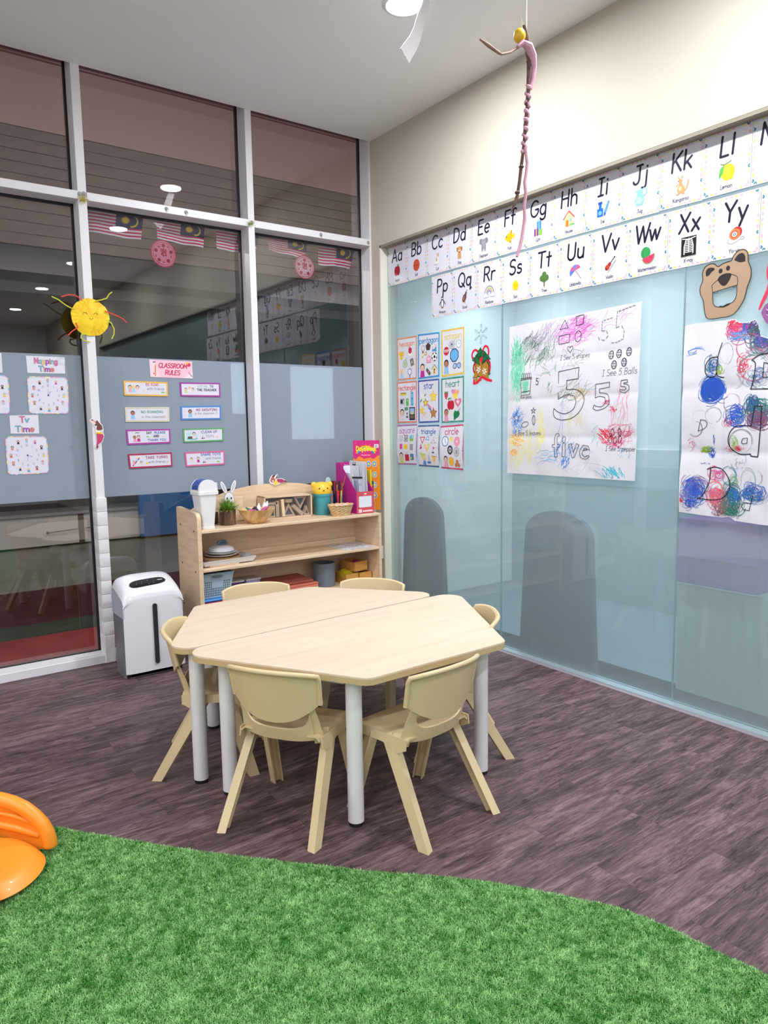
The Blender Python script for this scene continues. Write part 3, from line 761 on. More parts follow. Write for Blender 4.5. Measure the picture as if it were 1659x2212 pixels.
def rabbit(loc, label, sc=1):
    P = [(el(0, 0, .026, .036), GR), (el(-.026, .062, .0125, .036, .38), GR), (el(.024, .064, .0125, .037, -.32), GR),
         (el(0, 0, .0245, .0345), WH), (el(-.026, .062, .0110, .0345, .38), WH), (el(.024, .064, .0110, .0355, -.32), WH),
         (el(-.026, .062, .006, .026, .38), LG), (el(.024, .064, .006, .027, -.32), LG),
         (el(-.010, .004, .0035, .006), (30, 34, 44)), (el(.011, .004, .0035, .006), (30, 34, 44)), (el(0, -.009, .003, .002), (190, 150, 160)),
         ([(-.004, -.03), (.004, -.03), (.004, -.11), (-.004, -.11)], WH)]
    cutout('rabbit_cutout', P, loc, (0, 0, math.radians(-14)), label, 'paper cutout', scale=sc)
rabbit((-1.196, -.200, TS+.150), 'white paper rabbit face standing in the grass of the log pot', 1.12)
rabbit((-1.272, -.105, TS+.140), 'white paper rabbit half hidden behind the white bin, one ear showing', 1.1)
b = MB(); b.box(-.13, .15, 0, .012, 0, .150, .004); o = b.build('wooden_tray', shelf_woodh, None, 'plain wooden tray leaning on the shelf back behind the log pot', 'tray'); o.location = (-1.20, -.096, TS); o.rotation_euler = (-.12, 0, 0)
# bamboo bowl with felt pieces
bw = empty('wooden_bowl', (-1.045, -.243, TS), 0, 'round bamboo bowl holding white and dark pieces on the shelf top', 'bowl')
b = MB(); b.lathe([(.045, 0), (.054, .006), (.088, .045), (.107, .082), (.108, .084), (.103, .084), (.084, .048), (.049, .014), (.018, .011)], n=44)
b.build('bowl', mottle('bamboo_strips', (214, 168, 108), (232, 196, 142), (22, 22, .5), 1.2, .4, 3, pos=(.42, .52)), bw, ang=40)
cl = [((40, 128, 112), 'green'), ((50, 40, 56), 'dark'), ((240, 240, 242), 'white'), ((196, 92, 142), 'pink')]
for i, (dx, dy, dz, ci, rx, n_) in enumerate([(-.04, .01, .074, 0, .8, 0), (-.005, -.02, .072, 1, .5, 0), (.03, .02, .082, 2, .3, 0), (.058, -.005, .090, 2, .9, 1), (.085, .008, .098, 2, 1.2, 2), (.045, -.035, .080, 3, .6, 0), (-.055, -.02, .072, 3, .2, 1), (.012, .035, .078, 1, 1.1, 1)]):
    b = MB(); b.ball((0, 0, 0), .021, 12, (.72, 1.25, .5)); b.ball((0, .026, 0), .010, 8, (.6, 1, .5))
    lbs = {0: 'green spoon-shaped piece at the left of the bamboo bowl', 1: 'dark spoon-shaped piece in the front middle of the bamboo bowl', 2: 'white rounded piece in the middle of the bamboo bowl', 3: 'white rounded piece second from the right rim of the bamboo bowl', 4: 'white rounded piece sticking up highest at the right of the bamboo bowl', 5: 'pink spoon-shaped piece at the front right of the bamboo bowl', 6: 'pink piece at the left rim of the bamboo bowl', 7: 'dark piece at the back of the bamboo bowl'}
    o = b.build('felt_piece', mat('felt_'+cl[ci][1], cl[ci][0], .7), None, lbs[i], 'craft piece', 'craft pieces in the bamboo bowl'); o.location = (-1.045+dx*.85, -.243+dy*.85, TS+dz); o.rotation_euler = (.6+.3*i, .2*i, rx)
# wooden block box
def blocks():
    X, Y = -.790, -.128
    wd = mottle('raw_block_wood', (214, 184, 150), (232, 206, 176), (10, 10, 3), 2, .5)
    r = empty('block_box', (X, Y, TS), math.radians(-3), 'open-front wooden box packed with mirrored wooden blocks on the shelf top', 'box')
    hw, d, hh = .163, .055, .142
    for nm, q in (('side', (-hw, -hw+.009, -d, d, 0, hh)), ('side', (hw-.009, hw, -d, d, 0, hh)), ('base', (-hw, hw, -d, d, 0, .009)), ('top', (-hw, hw, -d, d, hh-.009, hh)), ('back', (-hw, hw, d-.004, d, 0, hh))):
        b = MB(); b.box(*q[:6], .001); b.build(nm, wd, r)
    b = MB(); b.box(-hw+.009, hw-.009, -d+.004, -d+.006, .009, hh-.009); b.build('clear_front', clear_glass, r, smooth=False)
    gl = [mat('green_acrylic', (70, 110, 104), .1, spec=.8), mat('violet_acrylic', (128, 112, 140), .1, spec=.8), mat('grey_acrylic', (120, 124, 132), .1, spec=.8)]
    def frame(poly, g, loc, rz, label, win=.72):
        b = MB(); cx = sum(p[0] for p in poly)/len(poly); cz = sum(p[1] for p in poly)/len(poly)
        inn = [((x-cx)*win+cx, (z-cz)*win+cz) for x, z in poly]; n = len(poly)
        for i in range(n):
            j = (i+1) % n; b.prism([poly[i], poly[j], inn[j], inn[i]], -.016, .016, 'y')
        b.mi = 1; b.prism(inn, -.004, .004, 'y')
        o = b.build('toy_block', [wd, g], None, label, 'toy block', 'blocks in the wooden box', smooth=False)
        o.matrix_world = Matrix.Translation((X+loc[0], Y+loc[1], TS+loc[2])) @ Matrix.Rotation(rz, 4, 'Y')
    frame([(-.030, 0), (.030, 0), (.030, .075), (-.030, .075)], gl[0], (-.118, -.015, .010), 0, 'square framed block with a green window at the left of the block box')
    frame([(-.046, 0), (.046, 0), (0, .080)], gl[1], (.006, -.02, .010), 0, 'triangle block with a violet window standing in the middle of the block box', .6)
    frame([(-.046, 0), (.046, 0), (0, .080)], gl[0], (.092, -.015, .128), PI, 'upside-down triangle block with a green window at the right of the block box', .6)
    frame([(-.020, 0), (.020, 0), (0, .06)], gl[1], (.128, -.03, .010), 0, 'small triangle block in the lower right corner of the block box', .55)
    for q in [(.024, .10, (-.068, -.01, .062), 0, 'upright plain block second from the left in the block box'), (.020, .108, (-.040, -.03, .066), -.07, 'leaning plain block touching the middle triangle in the block box'), (.080, .016, (-.11, -.01, .097), 0, 'flat plain bar lying on the square block in the block box')]:
        b = MB(); b.box(-q[0]/2, q[0]/2, -.02, .02, -q[1]/2, q[1]/2, .001); o = b.build('toy_block', wd, None, q[4], 'toy block', 'blocks in the wooden box')
        o.matrix_world = Matrix.Translation((X+q[2][0], Y+q[2][1], TS+q[2][2])) @ Matrix.Rotation(q[3], 4, 'Y')
    b = MB(); b.box(-.046, .046, -.016, .016, -.012, .012, .001); o = b.build('toy_block', wd, None, 'plain block leaning between the two large triangles of the block box', 'toy block', 'blocks in the wooden box')
    o.matrix_world = Matrix.Translation((X+.068, Y-.03, TS+.045)) @ Matrix.Rotation(.72, 4, 'Y')
    b = MB(); b.cyl((0, 0, -.011), (0, 0, .011), .034, n=28); o = b.build('toy_block', wd, None, 'round disc block lying on top of the middle triangle in the block box', 'toy block', 'blocks in the wooden box'); o.location = (X+.012, Y-.006, TS+.107)
blocks()
# bear-headed canister
cn = empty('bear_canister', (-.532, -.150, TS), math.radians(-20), 'teal canister with a yellow bear-head lid on the shelf top', 'canister')
b = MB(); b.lathe([(.050, 0), (.053, .004), (.057, .118), (.061, .120), (.062, .134), (.058, .136)], n=36); b.build('can', mat('teal_plastic', (72, 158, 172), .35), cn)
ym = mat('yellow_plastic', (250, 204, 60), .3, coat=.2)
b = MB(); b.lathe([(.060, .136), (.064, .150), (.063, .172), (.054, .194), (.036, .206), (.01, .211)], n=36); hd = b.build('bear_head_lid', ym, cn, ang=60)
for s in (-1, 1):
    MB().ball((s*.052, 0, .193), .019, 14, (1, .6, 1)).build('ear', ym, hd)
    MB().ball((s*.026, -.0575, .172), .0055, 10, (1, .6, 1)).build('eye', mat('brown_eye', (112, 66, 34), .3), hd)
MB().ball((0, -.0645, .158), .005, 10, (1.2, .5, .8)).build('nose', MATS['brown_eye'], hd)
b = MB(); b.box(-.04, .04, 0, .01, 0, .115, .003); o = b.build('chalkboard_tag', [shelf_woodh], None, 'small wooden framed chalkboard behind the bear canister', 'chalkboard')
o.location = (-.632, -.085, TS)
b = MB(); b.box(-.032, .032, -.002, .0, .012, .105); c = b.build('slate', mat('slate_black', (34, 34, 38), .7), o)
# pale clear hand mirror
b = MB(); b.prism([(x, z) for x, z in el(0, .205, .020, .030)], -.002, .002, 'y'); b.prism([(-.004, 0), (.004, 0), (.004, .178), (-.004, .178)], -.002, .002, 'y')
o = b.build('hand_mirror', mat('pale_mint_plastic', (196, 222, 216), .2), None, 'pale mint oval hand mirror standing behind the bear canister', 'mirror'); o.location = (-.452, -.100, TS)
# clear pen holder with pens
ph = empty('pen_holder', (-.425, -.170, TS), 0, 'clear square pen holder beside the magenta file', 'pen holder')
acr = glass_material('clear_acrylic', (.93, .94, .95), 1.3)
b = MB()
for q in ((-.036, .036, -.036, -.034, 0, .118), (-.036, .036, .034, .036, 0, .118), (-.036, -.034, -.034, .034, 0, .118), (.034, .036, -.034, .034, 0, .118), (-.034, .034, -.034, .034, 0, .003)): b.box(*q)
b.build('cup', acr, ph, smooth=False)
pens = [((30, 26, 34), 'black'), ((220, 50, 120), 'hot pink'), ((206, 190, 70), 'mustard yellow'), ((40, 96, 190), 'bright blue'), ((30, 40, 140), 'navy blue'), ((226, 44, 40), 'bright red'), ((110, 40, 40), 'dark red'), ((150, 90, 60), 'brown'), ((40, 36, 40), 'charcoal'), ((90, 60, 90), 'plum'), ((200, 120, 110), 'salmon pink'), ((60, 50, 60), 'smoky grey'), ((200, 30, 60), 'crimson'), ((30, 110, 70), 'dark green'), ((240, 120, 50), 'orange'), ((120, 190, 220), 'pale blue')]
rg = random.Random(4)
for i, (c, nm) in enumerate(pens):
    gx = -.024+.016*(i % 4); gy = -.024+.016*(i//4)
    le = .16+.06*rg.random() if i > 5 else .125+.025*rg.random(); tx = rg.uniform(-.12, .14); ty = rg.uniform(-.1, .1)
    b = MB(); b.cyl((0, 0, .001), (0, 0, le*.70), .0050, n=10); b.cyl((0, 0, le*.70), (0, 0, le*.98), .0064, .006, n=10)
    o = b.build('pen', mat('pen_'+nm.replace(' ', '_'), c, .35), None, nm+' pen standing in the clear holder', 'pen', 'pens in the clear holder')
    o.matrix_world = Matrix.Translation((-.425+gx*.85, -.170+gy*.85, TS+.0035)) @ Matrix.Rotation(tx*.6, 4, 'Y') @ Matrix.Rotation(ty*.6, 4, 'X')
b = MB(); b.cyl((0, 0, 0), (0, 0, .23), .0026, n=8); b.cyl((0, 0, .23), (0, 0, .255), .004, .001, n=8)
o = b.build('paint_brush', mat('brush_wood', (176, 96, 64), .4), None, 'long thin red-brown paint brush leaning out over the magenta file', 'paint brush')
o.matrix_world = Matrix.Translation((-.438, -.175, TS+.004)) @ Matrix.Rotation(.30, 4, 'Y')
# woven basket with pink and white pieces
bk = empty('woven_basket', (-.478, -.287, TS), 0, 'small oval woven straw basket at the front of the shelf top', 'basket')
b = MB(); straw = mottle('straw', (206, 168, 116), (234, 204, 156), (40, 40, 40), 1.5, .7)
for k in range(9):
    t = k/8; rx = .058+.024*t; ry = .040+.016*t; z = .004+.060*t
    b.tube([(rx*math.cos(a)*(1+.025*math.cos(11*a+PI*k)), ry*math.sin(a)*(1+.03*math.cos(11*a+PI*k)), z+.0015*math.sin(11*a+k*PI)) for a in [2*PI*i/66 for i in range(66)]], .0042, 6, closed=True)
b.lathe([(.055, 0), (.055, .004)], n=30, sy=.7); b.tube([(.085*math.cos(a), .059*math.sin(a), .069+.002*math.sin(14*a)) for a in [2*PI*i/50 for i in range(50)]], .005, 6, closed=True)
for i in range(22):
    a = 2*PI*i/22; b.tube([(.056*math.cos(a), .039*math.sin(a), .003), (.083*math.cos(a), .057*math.sin(a), .067)], .0028, 5)
b.build('basket', straw, bk, ang=80)
for i, (dx, dy, c, lb) in enumerate([(-.03, .0, (240, 236, 240), 'white'), (0, .012, (232, 170, 200), 'light pink'), (.028, -.008, (236, 222, 236), 'pale lilac'), (.005, -.018, (238, 200, 218), 'blush pink')]):
    b = MB(); b.ball((0, 0, 0), .022, 12, (1, .8, .5)); o = b.build('pom_pom', mat('pom_'+str(i), c, .9), None, lb+' soft piece in the woven straw basket', 'craft piece', 'soft pieces in the straw basket'); o.location = (-.478+dx, -.287+dy, TS+.060)
# magenta magazine file with papers
def magfile():
    x0, x1, yf, yb = -.362, -.230, -.300, -.060
    r = empty('magazine_file', ((x0+x1)/2, (yf+yb)/2, TS), math.radians(0), 'magenta magazine file with a red front and white label on the shelf top', 'magazine file')
    cx, cy = (x0+x1)/2, (yf+yb)/2; mg = mat('magenta_card', (196, 36, 146), .5); rd = mat('coral_red_card', (214, 84, 98), .5)
    prof = [(yf-cy, 0), (yb-cy, 0), (yb-cy, .325), (yb-cy-.050, .325), (yf-cy, .142)]
    for x, xx in ((x0-cx-.002, x0-cx), (x1-cx, x1-cx+.002)):
        b = MB(); b.prism(prof, x, xx, 'x'); b.build('side_panel', mg, r, smooth=False)
    b = MB(); b.box(x0-cx, x1-cx, yf-cy, yf-cy+.002, 0, .142); f = b.build('front_panel', rd, r, smooth=False)
    b = MB(); b.prism(rrect(-.050, .050, .040, .112, .008, 5), yf-cy-.0012, yf-cy, 'y'); b.build('label_window', mat('label_white', (232, 234, 244), .5), f)
    b = MB(); b.box(-.052, -.028, yf-cy-.001, yf-cy, .006, .028); b.box(-.020, .056, yf-cy-.001, yf-cy, .010, .020); b.box(-.008, .010, yf-cy-.001, yf-cy, .122, .132); b.build('sticker', mat('sticker_white', (240, 214, 220), .5), f, smooth=False)
    b = MB(); b.box(x0-cx, x1-cx, yb-cy-.002, yb-cy, 0, .325); b.build('back_panel', mg, r, smooth=False)
    b = MB(); b.box(x0-cx, x1-cx, yf-cy, yb-cy, 0, .002); b.build('base', mg, r, smooth=False)
    pw = mat('white_paper', (230, 231, 240), .6); pg = mat('grey_folder', (176, 176, 192), .5)
    rg = random.Random(9)
    lbs = ['white paper sheet at the left of the magenta file, lowest', 'grey lilac plastic folder in the magenta file', 'white paper sheet with a black clip in the magenta file', 'tall white paper sheet second from the right in the magenta file', 'tallest white paper sheet at the right of the magenta file']
    for i in range(5):
        x = x0+.012+.026*i; b = MB(); hh = (.262, .215, .31, .33, .335)[i]; fr = (.045, .03, .05, .04, .03)[i]
        b.prism([(yf+fr-cy, .004), (yb-.006-cy, .004), (yb-.006-cy, hh), (yf+fr+.02-cy, hh-.004)], -.0012, .0012, 'x')
        o = b.build('paper_sheet', pg if i == 1 else pw, None, lbs[i], 'paper', 'papers in the magenta file', smooth=False)
        o.matrix_world = Matrix.Translation((x, cy, TS)) @ Matrix.Rotation(rg.uniform(-.02, .05), 4, 'Y')
    # wide grey folders facing the room inside the file
    b = MB(); b.box(-.058, .054, 0, .003, .004, .215, .001); o = b.build('plastic_folder', mat('lilac_folder', (196, 196, 214), .35), None, 'pale lilac plastic folder facing the room in the magenta file', 'folder'); o.location = (cx, -.235, TS); o.rotation_euler = (-.12, 0, 0)
    b = MB(); b.box(-.056, .056, 0, .002, .004, .305, .001); o = b.build('paper_sheet', pw, None, 'wide white sheet standing behind the lilac folder', 'paper', smooth=False); o.location = (cx, -.150, TS); o.rotation_euler = (-.05, 0, 0)
    b = MB(); b.box(-.05, .03, -.004, .0, 0, .012, .002); o = b.build('stapler', mat('black_stapler', (24, 24, 28), .4), None, 'thin black stapler lying in the magenta file', 'stapler'); o.location = (cx-.008, -.238, TS+.223); o.rotation_euler = (-.2, .06, 0)
    b = MB(); b.box(-.012, .012, -.003, .003, 0, .014, .001); b.tube([(-.008, 0, .013), (-.012, -.004, .03), (-.004, -.004, .03), (-.006, 0, .013)], .001, 5); b.tube([(.008, 0, .013), (.012, -.004, .03), (.004, -.004, .03), (.006, 0, .013)], .001, 5)
    o = b.build('binder_clip', mat('black_clip', (30, 26, 30), .4), None, 'small black binder clip on the papers in the magenta file', 'clip'); o.location = (cx+.012, -.158, TS+.300)
magfile()
b = MB(); b.box(-.004, .004, -.05, .05, 0, .27, .002); o = b.build('blue_folder', mat('sky_blue_folder', (44, 128, 206), .4), None, 'sky blue folder standing right of the magenta file', 'folder'); o.location = (-.222, -.16, TS)
b = MB(); b.box(-.005, .005, -.06, .06, 0, .275, .002); o = b.build('yellow_folder', mat('lemon_folder', (240, 214, 40), .4), None, 'yellow folder between the blue folder and the orange packet', 'folder'); o.location = (-.2115, -.19, TS)
# middle shelf: tray, round wooden tray with lidded dishes, papers
tr = empty('serving_tray', (-1.258, -.205, MS+.006), math.radians(2), 'flat white rectangular tray under the dishes on the middle shelf', 'tray')
b = MB(); b.box(-.150, .150, -.095, .095, 0, .004); b.build('base', mat('tray_white', (224, 224, 230), .3), tr)
b = MB()
for q in ([(-.15, -.095), (.15, -.095), (.165, -.11), (-.165, -.11)], [(.15, -.095), (.15, .095), (.165, .11), (.165, -.11)], [(.15, .095), (-.15, .095), (-.165, .11), (.165, .11)], [(-.15, .095), (-.15, -.095), (-.165, -.11), (-.165, .11)]):
    zs = (.001, .001, .030, .030); V = [b.bm.verts.new((q[i][0], q[i][1], zs[i])) for i in range(4)]; V2 = [b.bm.verts.new((q[i][0]*1.012, q[i][1]*1.02, zs[i]-.001)) for i in range(4)]
    b.bm.faces.new(V); b.bm.faces.new(V2[::-1])
    for i in range(4): b.bm.faces.new((V[i], V[(i+1) % 4], V2[(i+1) % 4], V2[i]))
b.build('rim', MATS['tray_white'], tr, smooth=False)
b = MB(); b.box(-.11, .07, -.09, .09, 0, .005, .001); o = b.build('wood_sheet', shelf_woodh, None, 'thin wooden sheet under the white rectangular tray', 'board'); o.location = (-1.265, -.215, MS+.0003)
wt = empty('round_dish', (-1.258, -.195, MS+.0110), 0, 'round bamboo dish with a low rim on the white tray', 'dish')
b = MB(); b.lathe([(.088, 0), (.098, .004), (.108, .030), (.109, .032), (.105, .031), (.094, .008), (.02, .006)], n=40); b.build('dish', mottle('bamboo_dish', (186, 142, 92), (206, 164, 112), (4, 4, 4), 3, .45), wt)
for i, (z, r_, lb, c) in enumerate([(.024, .096, 'lower cream plastic plate stacked in the round bamboo dish', (222, 212, 206)), (.040, .090, 'upper white plastic plate stacked in the round bamboo dish', (232, 232, 236))]):
    b = MB(); b.lathe([(.05, 0), (.060, .002), (r_, .016), (r_, .019), (.056, .006)], n=40); o = b.build('plate', mat('plate_%d' % i, c, .3), None, lb, 'plate', 'plates in the round dish'); o.location = (-1.262+.004*i, -.197, MS+.0110+z-.012*(1-i)*0)
b = MB(); b.lathe([(.078, 0), (.070, .020), (.05, .030), (.015, .034)], n=36); o = dome = b.build('dome_cover', mat('dome_white', (226, 228, 234), .25), None, 'domed white cover on top of the dish stack', 'cover'); o.location = (-1.258, -.197, MS+.0720)
b = MB(); b.tube([(-.028, 0, .004), (-.018, 0, .018), (0, 0, .022), (.018, 0, .018), (.028, 0, .004)], .010, 8); b.ball((0, 0, .004), .03, 12, (1, .8, .3))
o = b.build('knob', mat('slate_blue_toy', (96, 124, 140), .35), dome, 'grey blue knob'); o.location = (.008, 0, .0325)
# lower shelf
def low():
    bl = mat('powder_blue_plastic', (190, 214, 228), .4)
    # stack under the basket
    for i, (h0, h1, c, lb, dx) in enumerate([(0, .014, (196, 196, 200), 'grey book at the bottom of the pile under the blue basket', 0), (.0145, .024, (120, 30, 50), 'dark red book in the pile under the blue basket', .01), (.0245, .040, (150, 40, 80), 'crimson book on the pile under the blue basket', .02)]):
        b = MB(); b.box(-.10, .10+dx, -.13, .10, h0, h1, .001); o = b.build('book', mat('bookc%d' % i, c, .5), None, lb, 'book', 'books under the blue basket', smooth=False); o.location = (-1.325, -.19, LS)
    b = MB(); b.box(-.100, .085, -.115, .095, .0405, .054, .006); o = b.build('blue_tray', mat('azure_tray', (48, 138, 214), .4), None, 'bright blue tray directly under the pale blue basket', 'tray'); o.location = (-1.325, -.19, LS)
    r = empty('plastic_basket', (-1.325, -.19, LS+.0545), 0, 'pale blue perforated plastic basket at the left of the low shelf', 'basket')
    b = MB()
    def wall(x0, y0, x1, y1):
        def f(u, v):
            k = 1+.26*v; return ((x0+(x1-x0)*u)*k, (y0+(y1-y0)*u)*k, .002+.140*v)
        b.grid(f, 12, 4, .003)
    hx, hy = .082, .072
    wall(-hx, -hy, hx, -hy); wall(hx, -hy, hx, hy); wall(hx, hy, -hx, hy); wall(-hx, hy, -hx, -hy); b.box(-hx, hx, -hy, hy, 0, .003)
    b.tube([(-hx*1.27, -hy*1.27, .142), (hx*1.27, -hy*1.27, .142), (hx*1.27, hy*1.27, .142), (-hx*1.27, hy*1.27, .142)], .004, 6, closed=True)
    b.build('basket', bl, r, ang=60)
    dh = mat('basket_hole_shadow', (44, 58, 66), .8)
    b = MB()
    for j in range(7):
        v = .08+.095*j; k = 1+.26*v; z = .002+.140*v
        for i in range(15):
            x = (-.068+.0097*i)*k*1.0; 
            if j > 3 and 4 < i < 11: continue
            y = -hy*k-.0008; b.box(x-.0022, x+.0016, y-.0006, y+.0006, z-.0042, z+.0042)
    b.build('perforation', dh, r, smooth=False)
    b = MB(); b.prism([(x, z) for x, z in el(0, .124, .034, .010)], -hy*1.235-.002, -hy*1.235, 'y'); b.build('handle_opening', mat('handle_inside', (120, 136, 146), .5), r)
    b = MB(); b.tube([(x, -hy*1.24-.002, z) for x, z in el(0, .125, .040, .014)], .0028, 6, closed=True); b.build('handle_rim', bl, r)
    for x, c, lc, lb in ((-1.165, (104, 54, 128), (196, 130, 90), 'purple lidded storage tub beside the pale blue basket'), (-1.055, (170, 176, 224), (196, 176, 166), 'pale lavender lidded storage tub beside the red folders')):
        q = empty('storage_tub', (x, -.145, LS), 0, lb, 'storage tub', 'lidded tubs on the low shelf')
        b = MB(); b.box(-.047, .047, -.05, .05, 0, .105, .012, seg=3); b.build('tub', mat('tub_%d' % c[0], c, .35), q)
        b = MB(); b.box(-.049, .049, -.052, .052, .0, .012, .003, Matrix.Translation((0, 0, .1055)), 2); b.build('lid', mat('tublid_%d' % lc[2], (204, 196, 200), .4), q)
        b = MB(); b.box(-.022, .022, -.0515, -.050, .045, .062); b.build('label', mat('tub_label_%d' % c[0], (150, 120, 190) if c[0] < 120 else (120, 128, 220), .5), q, smooth=False)
    # folders
    cols = [((86, 132, 132), 'teal green folder at the bottom of the folder stack'), ((120, 150, 150), 'grey green folder second from the bottom of the folder stack'), ((206, 196, 176), 'cream folder in the middle of the folder stack'), ((224, 128, 100), 'orange red folder second from the top of the folder stack'), ((206, 112, 90), 'red folder with a black clip on top of the folder stack')]
    rg = random.Random(2)
    for i, (c, lb) in enumerate(cols):
        b = MB(); b.box(-.155, .150, -.115, .115, 0, .0115, .002); o = b.build('folder', mat('foldc%d' % i, c, .5), None, lb, 'folder', 'stacked folders on the low shelf'); o.location = (-.822, -.20, LS+.0003+.0122*i); o.rotation_euler = (0, 0, rg.uniform(-.03, .03))
    b = MB(); b.box(-.014, .014, -.004, .004, 0, .006, .001); o = b.build('binder_clip', mat('black_clip2', (50, 26, 26), .4), None, 'small dark clip on the top red folder', 'clip'); o.location = (-.80, -.21, LS+.0615)
    b = MB(); b.box(-.155, .14, -.10, .10, 0, .014, .003); o = b.build('red_box_file', mat('brick_red_card', (168, 88, 72), .6), None, 'brick red box file lying behind on top of the folder stack', 'folder'); o.location = (-.83, -.185, LS+.0615+.0065); o.rotation_euler = (.05, 0, .02)
    c = empty('round_canister', (-.545, -.17, LS), 0, 'grey blue open cylinder canister on the low shelf', 'canister')
    b = MB(); b.lathe([(.072, 0), (.074, .002), (.074, .150), (.070, .150), (.069, .006)], n=40); b.build('can', mat('grey_blue_metal', (118, 130, 142), .35), c)
    b = MB(); b.box(-.028, .028, -.002, .002, 0, .115); o = b.build('cream_card', mat('cream_card', (206, 192, 172), .7), None, 'cream card standing between the grey canister and the wooden boxes', 'card', smooth=False); o.location = (-.440, -.07, LS)
    wd = mottle('honey_wood', (204, 146, 66), (222, 168, 90), (4, 20, 20), 2, .4)
    def wbox(loc, hx, hy, hh, rz, label):
        q = empty('wooden_box', loc, rz, label, 'box', 'open honey wooden boxes')
        t = .006
        for s_, nm in (((-hx, hx, -hy, -hy+t, 0, hh), 'front'), ((-hx, hx, hy-t, hy, 0, hh), 'back'), ((-hx, -hx+t, -hy+t, hy-t, 0, hh), 'side'), ((hx-t, hx, -hy+t, hy-t, 0, hh), 'side'), ((-hx+t, hx-t, -hy+t, hy-t, 0, t), 'base')):
            b = MB(); b.box(*s_); b.build(nm, wd, q, smooth=False)
        b = MB()
        for k in range(6):
            z = .004+hh*k/6
            for x in (-hx, hx-.004): b.box(x, x+.004, -hy-.0006, -hy, z, z+hh/12)
        b.build('finger_joint', mat('joint_dark', (168, 112, 46), .5), q, smooth=False)
    wbox((-.3835, -.185, LS), .049, .075, .066, 0, 'lower left honey wooden box with a yellow packet')
    wbox((-.281, -.19, LS), .049, .075, .066, 0, 'lower right honey wooden box')
    wbox((-.312, -.175, LS+.0745), .058, .07, .062, math.radians(9), 'honey wooden box stacked askew on the other two')
    b = MB(); b.prism([(-.045, 0), (.045, -.004), (.040, .018), (.0, .038), (-.035, .030)], -.03, .03, 'y'); o = b.build('yellow_packet', mat('mustard_packet', (200, 172, 30), .5), None, 'mustard yellow packet lying in the lower left wooden box', 'packet'); o.location = (-.392, -.205, LS+.050); o.rotation_euler = (.2, 0, 0)
    b = MB(); b.ball((0, 0, 0), .032, 16, (1, 1, .9)); o = b.build('pink_ball', mat('magenta_ball', (172, 30, 110), .5), None, 'magenta ball in the top wooden box', 'ball'); o.location = (-.302, -.175, LS+.0745+.0375)
low()
# wall socket in the gap beside the shelf
sk = empty('wall_socket', (-.006, -.055, .43), 0, 'white wall socket low beside the right end of the shelf', 'socket')
b = MB(); b.box(-.012, .006, -.028, .036, -.045, .045, .003); b.build('plate', mat('socket_white', (226, 226, 232), .35), sk)
b = MB(); b.box(-.0135, -.012, -.012, .018, -.026, .02); b.build('switch', mat('socket_grey', (176, 178, 188), .4), sk)
